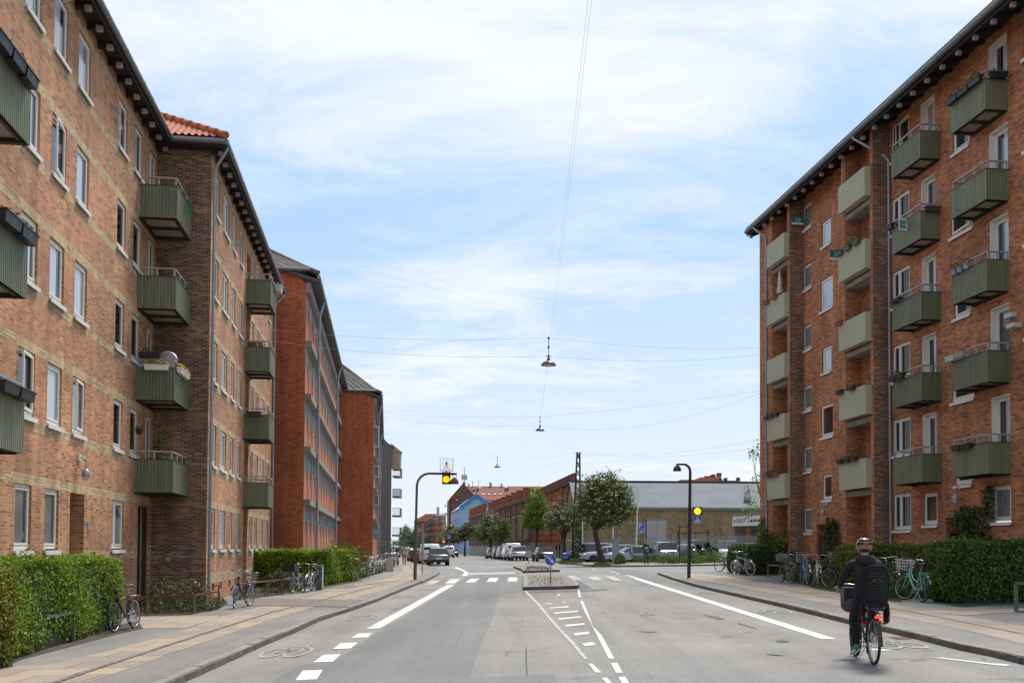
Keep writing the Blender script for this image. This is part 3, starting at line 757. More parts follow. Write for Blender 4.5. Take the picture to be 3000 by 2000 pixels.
def balcony(parent, P, v0, v1, dep, z0, z1, rail=0.26, near_side=True):
 """green sheet balcony: part balcony > railing, underside"""
 m = MB()
 ribbed(m, P, v0 + 0.02, v1 - 0.02, dep, z0, z1)
 PS = lambda a, b, z: P(v0 - b, a, z)
 PE = lambda a, b, z: P(v1 + b, a, z)
 ribbed(m, PS, 0.015, dep - 0.02, 0, z0, z1, 0.10, 0.022)
 ribbed(m, PE, 0.015, dep - 0.02, 0, z0, z1, 0.10, 0.022)
 for (a, b) in ((v0 - 0.002, v0 + 0.03), (v1 - 0.03, v1 + 0.002)): m.pbox(P, a, b, dep - 0.03, dep + 0.003, z0, z1, 0)
 m.pbox(P, v0 - 0.012, v1 + 0.012, dep - 0.03, dep + 0.016, z1, z1 + 0.025, 1)
 m.pbox(P, v0 - 0.012, v0 + 0.03, 0.0, dep - 0.03, z1, z1 + 0.025, 1); m.pbox(P, v1 - 0.03, v1 + 0.012, 0.0, dep - 0.03, z1, z1 + 0.025, 1)
 m.pbox(P, v0 + 0.03, v1 - 0.03, dep - 0.06, dep - 0.05, z0 + 0.1, z1 - 0.01, 0)
 o = m.build('balcony', [M['green'], M['greendark']], parent)
 u = MB()
 u.pbox(P, v0 + 0.06, v1 - 0.06, 0.002, dep - 0.07, z0 + 0.06, z0 + 0.14, 0)
 for t in (0.03, 0.5, 0.97):
  x = v0 + 0.08 + (v1 - v0 - 0.16) * t
  u.pbox(P, x - 0.035, x + 0.035, 0.001, dep - 0.075, z0 - 0.03, z0 + 0.058, 1)
 u.pbox(P, v0 + 0.05, v1 - 0.05, dep - 0.14, dep - 0.08, z0 + 0.0, z0 + 0.057, 1)
 u.pbox(P, v0 + 0.05, v1 - 0.05, 0.001, 0.06, z0 - 0.05, z0 + 0.055, 1)
 u.build('underside', [M['under'], M['blacksteel']], o)
 r = MB(); zt = z1 + rail
 c0 = P(v0 + 0.03, 0.02, zt); c1 = P(v0 + 0.03, dep - 0.05, zt); c2 = P(v1 - 0.03, dep - 0.05, zt); c3 = P(v1 - 0.03, 0.02, zt)
 for a, b in ((c0, c1), (c1, c2), (c2, c3)): r.bar(a, b, 0.055, 0.045)
 posts = [P(v0 + 0.03, x, 0) for x in (0.05, dep * 0.5, dep - 0.06)] + [P(v0 + 0.03 + (v1 - v0 - 0.06) * t, dep - 0.05, 0) for t in (0.33, 0.67)] + [P(v1 - 0.03, x, 0) for x in (0.05, dep * 0.5, dep - 0.06)]
 for q in posts: r.bar((q.x, q.y, z1 + 0.02), (q.x, q.y, zt - 0.02), 0.045, 0.045, up=(0, 1, 0))
 r.build('railing', M['railm'], o)
 return o
def gutter(parent, a, b, r=0.085, joints=True, name='gutter'):
 m = MB(); a = V(a); b = V(b)
 m.tube([a, b], r, 12)
 n = int((b - a).length / 0.95)
 if joints:
  for i in range(1, n):
   p = a.lerp(b, i / n); d = (b - a).normalized() * 0.012
   m.tube([p - d, p + d], r * 1.07, 12)
 return m.build(name, M['zinc'], parent)
def downpipe(parent, top, knee, bottom, r=0.05, rings=4):
 m = MB(); top = V(top); knee = V(knee); bottom = V(bottom)
 k2 = knee + V((0, 0, -0.25))
 m.tube([top, top + V((0, 0, -0.1)), knee.lerp(top, 0.12) + V((0, 0, 0.03)), knee + V((0, 0, -0.05)), k2, bottom], r, 10)
 for i in range(rings):
  z = k2.z + (bottom.z - k2.z) * (i + 0.6) / rings
  m.tube([(bottom.x, bottom.y, z - 0.03), (bottom.x, bottom.y, z + 0.03)], r * 1.15, 10)
 return m.build('downpipe', M['pipe'], parent)
def eaves(parent, P, v0, v1, over, zw, zg, step=0.95):
 """dark soffit boards from wall top zw out to the gutter zg, with rafter ends"""
 m = MB()
 m.pbox(P, v0, v1, -0.3, over, zw, zw + 0.05, 0) if zw == zg else m.hexa([P(v0, -0.3, zw), P(v1, -0.3, zw), P(v1, over, zg), P(v0, over, zg), P(v0, -0.3, zw + 0.05), P(v1, -0.3, zw + 0.05), P(v1, over, zg + 0.05), P(v0, over, zg + 0.05)], 0)
 x = v0 + 0.4
 while x < v1:
  h = [P(x - 0.045, 0.0, zw - 0.17), P(x + 0.045, 0.0, zw - 0.17), P(x + 0.045, over - 0.16, zg - 0.19), P(x - 0.045, over - 0.16, zg - 0.19),
    P(x - 0.045, 0.0, zw - 0.002), P(x + 0.045, 0.0, zw - 0.002), P(x + 0.045, over - 0.16, zg - 0.002), P(x - 0.045, over - 0.16, zg - 0.002)]
  m.hexa(h, 0)
  m.pbox(P, x - 0.05, x + 0.05, over - 0.30, over - 0.15, zg - 0.195, zg - 0.06, 1)
  x += step
 m.pbox(P, v0, v1, over - 0.09, over - 0.06, zg - 0.09, zg - 0.004, 0)
 return m.build('eaves', [M['darkwood'], M['rafter']], parent)
def walllamp(parent, P, v, z, r=0.16):
 m = MB()
 c = P(v, 0.19, z)
 m.ell(c, (r * 0.8, r * 0.8, r * 1.15), 12, 8, 0)
 m.tube([P(v, 0.0, z + 0.42), P(v, 0.12, z + 0.42), P(v, 0.19, z + 0.36), P(v, 0.19, z + 0.15)], 0.02, 6, 0)
 m.pbox(P, v - 0.09, v + 0.09, 0.002, 0.05, z + 0.33, z + 0.5, 1)
 o = m.build('wall_lamp', [M['galv'], M['paint']], parent)
 b = MB(); b.ell(c + V((0, 0, -r * 0.3)), (r * 0.74, r * 0.74, r * 0.9), 12, 8, 0)
 b.build('lamp_glass', M['lampglass'], o)
 return o
M['blind'] = pm('pale_curtain_and_painted_sky', (0.50, 0.54, 0.59), 0.08, var=0.06, scale=1.5, Specular_IOR_Level=0.7); M['blind2'] = pm('grey_curtain_behind_glass', (0.20, 0.205, 0.20), 0.08, var=0.25, scale=2.5, Specular_IOR_Level=0.7); M['blind3'] = pm('pinkish_curtain_behind_glass', (0.30, 0.25, 0.25), 0.08, var=0.2, scale=2, Specular_IOR_Level=0.7)  # first tone: sky reflection painted on left panes, curtain on the right block
M['lampglass'] = pm('frosted_lamp_glass', (0.5, 0.52, 0.5), 0.2, var=0.05)
M['tile'] = pm('orange_clay_tiles', (0.40, 0.125, 0.055), 0.75, var=0.25, scale=3)
M['corr'] = pm('weathered_corrugated_cement', (0.13, 0.115, 0.10), 0.95, var=0.4, scale=1.3, bump=0.3)
# ================================================================= left brick block
FL = Frame(1124)
UA, UB, VC = -7.45, -5.72, 33.38
PA, PB = FL.plane(UA, 1), FL.plane(UB, 1)
LB = thing('apartment_building', 'long orange brick block on the left with yellow bands, green balconies and a stepped front', 'apartment building', FL.p(VC, UA, 0), world=True)
ZS = [1.58 + 2.82 * k for k in range(5)]; HH = 1.40; ZE = 14.75
colsA = [(19.0, 20.0), (21.4, 22.4), (23.2, 24.2), (25.0, 26.0), (28.68, 29.64), (30.5, 31.45)]
hA = []; winA = []
for k in range(5):
 zs, zh = ZS[k], ZS[k] + HH
 if k == 0:
  for (a, b, ml) in ((16.2, 17.2, ()), (19.0, 20.0, ()), (21.36, 22.34, ()), (23.17, 24.14, ()), (28.66, 29.98, (0.32,))):
   hA.append((a, b, zs, zh)); winA.append((a, b, zs, zh, ml, k))
  hA.append((24.97, 26.12, -0.5, zh, 0.55))      # entrance recess
  hA.append((31.62, 33.34, -0.5, 2.95, 0.2))     # gate
 else:
  for i, (a, b) in enumerate(colsA):
   hA.append((a, b, zs, zh)); winA.append((a, b, zs, zh, (), k))
  hA.append((17.0, 18.1, zs - 0.75, zh)); winA.append((17.0, 18.1, zs - 0.75, zh, (0.4,), k))
  hA.append((32.35, 33.25, zs - 0.75, zh)); winA.append((32.35, 33.25, zs - 0.75, zh, (0.38,), k))
bands = []
for k in range(5):
 bands.append((10.0, VC, ZS[k] - 0.235, ZS[k] - 0.02, 1)); bands.append((10.0, VC, ZS[k] + HH, ZS[k] + HH + 0.225, 1))
 for h in hA:
  if abs(h[3] - (ZS[k] + HH)) < 0.01: bands.append((h[0] - 0.1, h[1] + 0.1, h[3], h[3] + 0.225, 2))
bands.append((10.0, VC, 0.42, 0.68, 1))
m = MB()
facade(m, PA, 10.0, VC, -0.6, ZE, hA, bands)
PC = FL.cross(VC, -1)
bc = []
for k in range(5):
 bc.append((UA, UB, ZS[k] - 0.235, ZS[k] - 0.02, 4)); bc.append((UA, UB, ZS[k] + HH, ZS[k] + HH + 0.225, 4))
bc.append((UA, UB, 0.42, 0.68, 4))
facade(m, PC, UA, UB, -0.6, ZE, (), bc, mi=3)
colsB = [(34.3, 35.05), (35.94, 37.22), (38.13, 38.98), (39.98, 40.82), (43.75, 44.6), (45.56, 46.4), (47.5, 48.66), (49.8, 50.68)]
hB = []; winB = []
for k in range(5):
 for i, (a, b) in enumerate(colsB):
  hB.append((a, b, ZS[k], ZS[k] + HH)); winB.append((a, b, ZS[k], ZS[k] + HH, (0.5,) if i in (1, 6) else (), k))
hB.append((41.98, 43.15, -0.5, 13.9, 1.1))
for v in (34.6, 36.2, 38.2, 40.0): hB.append((v, v + 0.55, 0.18, 0.44))
bB = []
for k in range(5):
 bB.append((VC, 51.9, ZS[k] - 0.235, ZS[k] - 0.02, 1)); bB.append((VC, 51.9, ZS[k] + HH, ZS[k] + HH + 0.225, 1))
 for h in hB:
  if abs(h[3] - (ZS[k] + HH)) < 0.01: bB.append((h[0] - 0.1, h[1] + 0.1, h[3], h[3] + 0.225, 2))
bB.append((VC, 51.9, 0.46, 0.80, 1))
facade(m, PB, VC, 51.9, -0.6, ZE, hB, bB)
PE_ = FL.cross(51.9, 1)
m.quad(PE_(UB, 0, -0.6), PE_(UB - 9, 0, -0.6), PE_(UB - 9, 0, ZE), PE_(UB, 0, ZE), 3)
m.quad(FL.p(10, UA, -0.6), FL.p(10, UA - 9, -0.6), FL.p(10, UA - 9, ZE), FL.p(10, UA, ZE), 0)
m.quad(PB(41.98, -1.1, -0.5), PB(43.15, -1.1, -0.5), PB(43.15, -1.1, 13.9), PB(41.98, -1.1, 13.9), 3)
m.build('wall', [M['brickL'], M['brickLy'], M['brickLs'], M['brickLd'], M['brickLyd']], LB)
for n, (a, b, c, d, ml, k) in enumerate(winA):
 tall = (d - c) > 1.6
 op = 0 if (k == 1 and (abs(a - 21.4) < 0.1 or abs(a - 25.0) < 0.1)) or (k == 3 and abs(a - 23.2) < 0.1) else None
 bl = None
 if a < 27 and k > 0 and not tall: bl = (0, 0.66 + 0.05 * (n % 3), 0.0) if k < 4 else (0, 0.6, 0.0)  # pale sky reflection painted over part of the pane
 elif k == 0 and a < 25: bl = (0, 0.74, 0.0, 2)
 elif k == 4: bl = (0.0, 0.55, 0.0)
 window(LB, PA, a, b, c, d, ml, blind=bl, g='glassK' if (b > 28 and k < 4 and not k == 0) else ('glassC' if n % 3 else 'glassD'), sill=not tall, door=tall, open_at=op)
for n, (a, b, c, d, ml, k) in enumerate(winB):
 window(LB, PB, a, b, c, d, ml, g='glassC' if (n * 7) % 3 else 'glassD', blind=(0, 0.45 + 0.1 * (n % 4), 0) if n % 5 else None)  # same painted sky tone across part of most panes
for k in range(1, 5):
 window(LB, FL.plane(UB - 1.1, 1), 42.05, 43.1, ZS[k] - 0.75, ZS[k] + HH, (0.4,), dep=0.02, g='glassK', sill=False, door=True)
d = MB()
d.pbox(PA, 24.97, 26.12, -0.55, -0.5, -0.4, 2.9, 0); d.build('entrance_door', M['blackdoor'], LB)
d = MB()
d.pbox(PA, 31.64, 32.47, -0.2, -0.12, -0.5, 2.93, 0); d.pbox(PA, 32.50, 33.32, -0.2, -0.12, -0.5, 2.93, 0)
for a in (31.72, 32.58):
 for (z0_, z1_) in ((0.0, 0.7), (0.8, 1.25), (1.35, 2.75)): d.pbox(PA, a, a + 0.66, -0.12, -0.10, z0_, z1_, 0)
d.pbox(PA, 32.46, 32.51, -0.12, -0.085, -0.4, 2.9, 1); d.pbox(PA, 32.40, 32.46, -0.10, -0.07, 0.72, 1.05, 1)
d.build('gate', [M['blackdoor'], M['railm']], LB)
walllamp(LB, PA, 25.55, 3.45, 0.125)
n_ = MB(); n_.pbox(PA, 26.42, 26.56, 0.002, 0.02, 2.1, 2.32, 0); n_.build('house_number_plate', M['pipe'], LB)
n_ = MB(); n_.pbox(PC, UA + 0.48, UA + 0.63, 0.002, 0.05, 1.2, 1.34, 0); n_.build('junction_box', M['render'], LB)
balA = []
for k in range(4):
 z0_ = 3.32 + 2.78 * k
 balA.append(balcony(LB, PA, 31.05, VC - 0.04, 1.13, z0_, z0_ + 0.97))
 balcony(LB, PA, 15.9, 18.73, 1.05, z0_ + 0.02, z0_ + 0.99)
 balcony(LB, PB, 41.6, 43.6, 1.02, z0_, z0_ + 0.97)
eaves(LB, PA, 10.0, VC + 0.05, 0.52, 14.72, 14.72)
eaves(LB, PB, VC - 0.45, 52.2, 0.52, 14.72, 14.72)
GU = UA + 0.52; GB = UB + 0.52; GV = VC - 0.5
gutter(LB, FL.p(10, GU, 14.83), FL.p(GV, GU, 14.83), 0.095); gutter(LB, FL.p(GV, GU - 0.02, 14.83), FL.p(GV, GB, 14.83), 0.095); gutter(LB, FL.p(GV, GB, 14.83), FL.p(52.3, GB, 14.83), 0.095)
e_ = MB(); e_.pbox(PC, UA, GB - 0.05, 0.0, 0.48, 14.68, 14.74, 0); e_.build('eaves', M['darkwood'], LB)
downpipe(LB, FL.p(GV + 0.3, GB - 0.02, 14.75), FL.p(VC + 0.12, UB + 0.09, 14.1), FL.p(VC + 0.12, UB + 0.09, 0.1), 0.052, 3)
downpipe(LB, FL.p(52.1, GB - 0.02, 14.75), FL.p(51.8, UB + 0.09, 14.0), FL.p(51.8, UB + 0.09, 0.1), 0.052, 3)
s_ = MB()
for q in (2.35, 2.18, 2.02): s_.pbox(FL.plane(UB + 0.09, 1), VC + 0.085, VC + 0.155, 0.05, 0.056, q - 0.06, q + 0.05, 0)
s_.build('sticker', M['paint'], LB)
rf = MB(); SL = 0.62
rf.quad(FL.p(10, GU - 0.05, 14.93), FL.p(50, GU - 0.05, 14.93), FL.p(50, GU - 6, 14.93 + 5.95 * SL), FL.p(10, GU - 6, 14.93 + 5.95 * SL))
rf.quad(FL.p(10, GU - 12, 14.93), FL.p(52, GU - 12, 14.93), FL.p(52, GU - 6, 14.93 + 5.95 * SL), FL.p(10, GU - 6, 14.93 + 5.95 * SL))
rf.quad(FL.p(GV, GB - 0.02, 14.95), FL.p(52.2, GB - 0.02, 14.95), FL.p(52.2, GB - 5, 14.95 + 5 * SL), FL.p(GV + 5, GB - 5, 14.95 + 5 * SL))
N1, N2 = 96, 60
def hipz(a, b):
 """a across (0..4 m to the left of the corner), b up the slope"""
 row = b / 0.34; fr = row - math.floor(row)
 w = math.sin(2 * PI * a / 0.215)
 return 0.035 * w + 0.045 * (1 - fr)
vs = []; fs = []; hx = 4.0
for j in range(N2 + 1):
 for i in range(N1 + 1):
  b = 4.0 * j / N2; a = b + (hx - b) * i / N1
  z = 14.95 + b * SL + hipz(a, b * math.hypot(1, SL))
  vs.append(FL.p(GV + b - 0.03, GB - a - 0.02, z))
for j in range(N2):
 for i in range(N1):
  q = j * (N1 + 1) + i
  fs.append((q, q + 1, q + N1 + 2, q + N1 + 1))
rf.add(vs, fs, 0, True)
for j in range(12):
 a = FL.p(GV + j * 0.34 - 0.05, GB - j * 0.34, 15.02 + j * 0.34 * SL); b = FL.p(GV + (j + 1) * 0.34, GB - (j + 1) * 0.34 + 0.03, 15.04 + (j + 1) * 0.34 * SL)
 rf.tube([a, b], [0.125, 0.10], 10)
rf.build('roof', M['tile'], LB)
# ================================================================= right brick block
FR = Frame(1177)
UM, UP = 18.43, 17.75
PM, PP = FR.plane(UM, -1), FR.plane(UP, -1)
RB = thing('apartment_building', 'red brown brick block on the right with green balconies and pale concrete loggias', 'apartment building', FR.p(35.9, UM, 0), world=True)
VE, VN, ZT = 47.95, 14.0, 18.22
hM = []; winR = []
for k in range(6):
 o = 2.80 * k
 for (a, b) in ((34.42, 35.74), (26.2, 27.62), (19.8, 21.1)):
  hM.append((a, b, 2.43 + o, 3.81 + o)); winR.append((a, b, 2.43 + o, 3.81 + o, (0.62,), 'glassC', True, False, 'dbl', k))
 for (a, b) in ((32.62, 33.56), (28.42, 29.4), (23.3, 24.3)):
  if k == 0:
   hM.append((a, b, 2.58, 3.72)); winR.append((a, b, 2.58, 3.72, (), 'glassD', True, False, 'w', k))
  else:
   hM.append((a, b, 1.55 + o, 3.72 + o, 0.24)); winR.append((a, b, 1.55 + o, 3.72 + o, (), 'glassD', False, True, 'door', k))
 hM.append((43.22, 44.24, 2.45 + o, 3.62 + o)); winR.append((43.22, 44.24, 2.45 + o, 3.62 + o, (), 'glassD', True, False, 'w', k))
 if k < 5:
  big = k % 2 == 1
  a, b, c, d = (30.34, 31.66, 3.86 + o, 5.35 + o) if big else (30.52, 31.5, 3.86 + o, 4.95 + o)
  hM.append((a, b, c, d)); winR.append((a, b, c, d, (), 'glassD', True, False, 'st', k))
  a, b, c, d = (40.95, 42.22, 3.82 + o, 5.25 + o) if big else (41.12, 42.08, 3.86 + o, 5.0 + o)
  hM.append((a, b, c, d)); winR.append((a, b, c, d, (), 'glassD', True, False, 'st', k))
for (a, b) in ((30.4, 32.08), (41.15, 42.72)): hM.append((a, b, 0.0, 2.82, 0.7))
for k in range(6):
 o = 2.80 * k
 for (a, b) in ((36.35, 37.35), (44.45, 45.4)):
  hM.append((a, b, 1.55 + o + 0.9 * (k == 0), 3.78 + o, 0.08)); winR.append((a, b, 1.55 + o + 0.9 * (k == 0), 3.78 + o, (0.45,), 'glassK', False, k > 0, 'log', k))
m = MB()
sold = [(h[0] - 0.1, h[1] + 0.1, h[3], h[3] + 0.22, 2) for h in hM if h[1] < 36 or 40 < h[0] < 44.4]
facade(m, PM, VN, VE, -0.5, ZT, hM, sold, depth=0.13)
for (a, b) in ((30.4, 32.08), (41.15, 42.72)): m.quad(PM(a, -0.7, 0), PM(b, -0.7, 0), PM(b, -0.7, 2.82), PM(a, -0.7, 2.82), 0)
dep = UM - UP
for (n0, n1, f0, f1) in ((35.88, 36.12, 38.28, 38.62), (44.08, 44.34, 46.26, VE)):
 for (a, b) in ((n0, n1), (f0, f1)):
  m.quad(PM(a, dep, -0.5), PM(b, dep, -0.5), PM(b, dep, ZT), PM(a, dep, ZT), 0)
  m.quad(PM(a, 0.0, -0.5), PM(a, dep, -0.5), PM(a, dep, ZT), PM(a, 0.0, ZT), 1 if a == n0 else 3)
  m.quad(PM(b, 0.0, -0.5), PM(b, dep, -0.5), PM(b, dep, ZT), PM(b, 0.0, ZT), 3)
 m.pbox(PM, n1, f0, 0.001, dep - 0.05, -0.5, 1.55, 0)     # base of the ground floor loggia
 for k in range(1, 6):
  m.pbox(PM, n1 + 0.001, f0 - 0.001, 0.001, dep - 0.03, 1.02 + 2.8 * k, 1.22 + 2.8 * k, 4)
m.quad(PM(VE, 0, -0.5), PM(VE, -11, -0.5), PM(VE, -11, ZT), PM(VE, 0, ZT), 0)
m.quad(PM(VN, 0, -0.5), PM(VN, -11, -0.5), PM(VN, -11, ZT), PM(VN, 0, ZT), 0)
m.add([PM(VE, dep, ZT - 0.2), PM(VE, -11, ZT - 0.2), PM(VE, -5.2, ZT + 3.4)], [(0, 1, 2)], 0)
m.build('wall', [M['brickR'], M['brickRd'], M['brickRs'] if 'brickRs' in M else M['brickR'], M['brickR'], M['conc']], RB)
for n, (a, b, c, d, ml, g_, sl, dr, kind, k) in enumerate(winR):
 if kind == 'door':
  q = MB(); q.pbox(PM, b - 0.03, b - 0.002, -0.24, -0.004, c, d - 0.03); q.pbox(PM, a + 0.002, b - 0.03, -0.24, -0.004, d - 0.03, d - 0.002)
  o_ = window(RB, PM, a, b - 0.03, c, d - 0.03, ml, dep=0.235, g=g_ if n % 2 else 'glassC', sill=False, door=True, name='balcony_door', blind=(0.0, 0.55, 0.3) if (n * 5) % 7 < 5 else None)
  q.build('door_lining', M['white'], o_)
 else:
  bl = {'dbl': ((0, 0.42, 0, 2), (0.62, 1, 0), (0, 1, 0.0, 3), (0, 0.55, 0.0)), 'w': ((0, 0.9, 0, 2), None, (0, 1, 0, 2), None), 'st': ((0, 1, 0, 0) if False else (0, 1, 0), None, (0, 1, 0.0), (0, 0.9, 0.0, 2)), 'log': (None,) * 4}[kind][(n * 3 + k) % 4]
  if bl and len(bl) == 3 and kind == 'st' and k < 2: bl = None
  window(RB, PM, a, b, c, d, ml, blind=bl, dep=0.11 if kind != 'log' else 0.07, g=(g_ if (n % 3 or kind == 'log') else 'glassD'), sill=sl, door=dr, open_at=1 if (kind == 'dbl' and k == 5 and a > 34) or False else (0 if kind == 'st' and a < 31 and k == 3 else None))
for k in range(1, 6):
 o = 2.8 * (k - 1)
 balcony(RB, PM, 28.4, 30.35, 0.74, 4.06 + o, 5.0 + o); balcony(RB, PM, 32.27, 34.29, 0.74, 4.06 + o, 5.0 + o); balcony(RB, PM, 22.2, 24.4, 0.74, 4.06 + o, 5.0 + o)
 for (a, b) in ((36.03, 38.36), (44.1, 46.32)):
  q = MB(); zb, zt = 4.09 + o, 5.2 + o
  q.pbox(PM, a, b, dep + 0.12, dep + 0.25, zb, zt, 0); q.pbox(PM, a, a + 0.12, dep + 0.003, dep + 0.12, zb, zt, 0); q.pbox(PM, b - 0.12, b, dep + 0.003, dep + 0.12, zb, zt, 0)
  q.pbox(PM, a + 0.12, b - 0.12, dep - 0.028, dep + 0.12, zb, zb + 0.13, 0)
  q.build('loggia_parapet', M['loggia'], RB)
for (a, b, sg) in ((30.42, 32.06, 0), (41.17, 42.70, 1)):
 q = MB(); q.pbox(PM, a, b, -0.66, -0.60, 0.0, 2.8, 0); q.build('entrance_door', M['blackdoor'], RB)
 q = MB(); q.pbox(PM, b - 0.35, b - 0.12, -0.595, -0.58, 1.5, 2.1, 0); q.build('door_notice', M['paint'], RB)
 q = MB(); q.pbox(FR.cross(b - 0.0, -1), UM + 0.12, UM + 0.38, 0.004, 0.04, 1.35, 2.3, 0)
 for i in range(8): q.pbox(FR.cross(b - 0.0, -1), UM + 0.16, UM + 0.34, 0.04, 0.05, 1.45 + i * 0.1, 1.51 + i * 0.1, 1)
 q.build('intercom_panel', [M['black'], M['galv']], RB)
walllamp(RB, PM, 31.15, 3.42, 0.14); walllamp(RB, PM, 41.6, 3.32, 0.13)
OV = UM - 17.32
eaves(RB, PM, VN, 48.75, OV, 18.12, 17.72)
gutter(RB, FR.p(VN, 17.32, 17.86), FR.p(48.75, 17.32, 17.86), 0.095)
downpipe(RB, PM(36.6, OV, 17.8), PM(35.78, 0.09, 16.6), PM(35.78, 0.09, 0.3), 0.052, 4)
downpipe(RB, PM(47.6, OV, 17.8), PM(46.9, dep + 0.07, 17.0), PM(46.9, dep + 0.07, 0.3), 0.052, 4)
rf = MB()
for q in ([PM(VN, OV, 17.93), PM(48.8, OV, 17.93), PM(48.8, -5.2, 21.9), PM(VN, -5.2, 21.9)], [PM(VN, -12, 17.93), PM(48.8, -12, 17.93), PM(48.8, -5.2, 21.9), PM(VN, -5.2, 21.9)]):
 rf.add(q + [p + V((0, 0, 0.12)) for p in q], [(0, 1, 2, 3), (4, 5, 6, 7), (0, 1, 5, 4), (1, 2, 6, 5), (2, 3, 7, 6), (3, 0, 4, 7)])
rf.build('roof', M['corr'], RB)
M['terracotta'] = pm('terracotta', (0.22, 0.085, 0.05), 0.8); M['pinkfl'] = leafmat('pink_flowers', [(0.5, 0.12, 0.25), (0.6, 0.4, 0.4)], 0.2); M['redfl'] = leafmat('red_flowers', [(0.45, 0.01, 0.015), (0.5, 0.03, 0.06)], 0.2); M['paleblue'] = pm('pale_blue_pot', (0.32, 0.40, 0.52), 0.5); M['greencl'] = pm('bright_green_cloth', (0.04, 0.42, 0.06), 0.8)
M['lilacd'] = pm('dark_lilac_bag', (0.06, 0.05, 0.09), 0.8); M['seatgrey'] = pm('child_seat_plastic', (0.0075, 0.008, 0.009), 0.7, Specular_IOR_Level=0.25); M['holegrey'] = pm('seat_holes', (0.05, 0.05, 0.05), 0.8); M['helmet'] = pm('brown_helmet', (0.23, 0.14, 0.115), 0.3, var=0.15, scale=12); M['shoeblue'] = pm('blue_shoe', (0.03, 0.05, 0.10), 0.7); M['shoegreen'] = pm('green_heel', (0.01, 0.22, 0.11), 0.6); M['redglow'] = emit('lit_tail_light', (1.0, 0.05, 0.02), 0.9)
# ================================================================= lettering (built-in font turned into mesh)
_DG = None
def text_geo(body, size=1.0, shear=0.0, width=None, res=2):
 cu = D.curves.new('lettering', 'FONT'); cu.body = body; cu.size = size; cu.shear = shear
 cu.align_x = 'CENTER'; cu.align_y = 'CENTER'; cu.resolution_u = res
 ob = D.objects.new('lettering', cu); COL.objects.link(ob)
 dg = bpy.context.evaluated_depsgraph_get(); dg.update()
 me = D.meshes.new_from_object(ob.evaluated_get(dg))
 vs = [v.co.copy() for v in me.vertices]; fs = [tuple(p.vertices) for p in me.polygons]
 D.objects.remove(ob); D.curves.remove(cu); D.meshes.remove(me)
 if vs:
  cx = (min(v.x for v in vs) + max(v.x for v in vs)) / 2; cy = (min(v.y for v in vs) + max(v.y for v in vs)) / 2
  w = max(v.x for v in vs) - min(v.x for v in vs)
  k = (width / w) if width else 1.0
  vs = [V(((v.x - cx) * k, v.y - cy, 0)) for v in vs]
 return vs, fs
def put_text(mb, body, o, ex, ez, size, off, mi=0, shear=0.0, width=None):
 """lettering on a plane at o spanned by ex (reading direction) and ez (up), raised by off towards the reader"""
 vs, fs = text_geo(body, size, shear, width)
 ex = V(ex).normalized(); ez = V(ez).normalized(); n = ex.cross(ez)
 mb.add([V(o) + ex * v.x + ez * v.y + n * off for v in vs], fs, mi)
def put_poly(mb, pts, o, ex, ez, off, mi=0):
 ex = V(ex).normalized(); ez = V(ez).normalized(); n = ex.cross(ez)
 mb.add([V(o) + ex * p[0] + ez * p[1] + n * off for p in pts], [tuple(range(len(pts)))], mi)
def circ(r, n=24, cx=0, cy=0, a0=0, a1=2 * PI):
 full = abs(a1 - a0 - 2 * PI) < 1e-6
 return [(cx + r * math.cos(a0 + (a1 - a0) * i / (n if full else n - 1)), cy + r * math.sin(a0 + (a1 - a0) * i / (n if full else n - 1))) for i in range(n)]
def segwall(A, B, flip=1):
 """P(v, outward, z) along a plan segment; outward is to the right of A->B when flip is 1"""
 A = V((A[0], A[1], 0)); B = V((B[0], B[1], 0)); d = (B - A); L_ = d.length; d.normalize(); n = V((d.y, -d.x, 0)) * flip
 return (lambda v, dep, z: A + d * v + n * dep + V((0, 0, z))), L_
def on_plane(fr, u, x, y):
 r = ray(x, y); t_ = (u - CC.dot(fr.n)) / r.dot(fr.n); p = CC + r * t_
 return p.dot(fr.d), p.z
M['panelw'] = pm('white_facade_panel', (0.50, 0.50, 0.47), 0.7, var=0.1, scale=0.6)
M['panelg'] = pm('grey_window_frame', (0.30, 0.315, 0.31), 0.5, var=0.1)
M['slate'] = pm('blue_grey_soffit', (0.085, 0.09, 0.10), 0.6, var=0.15)
F2 = Frame(1135)
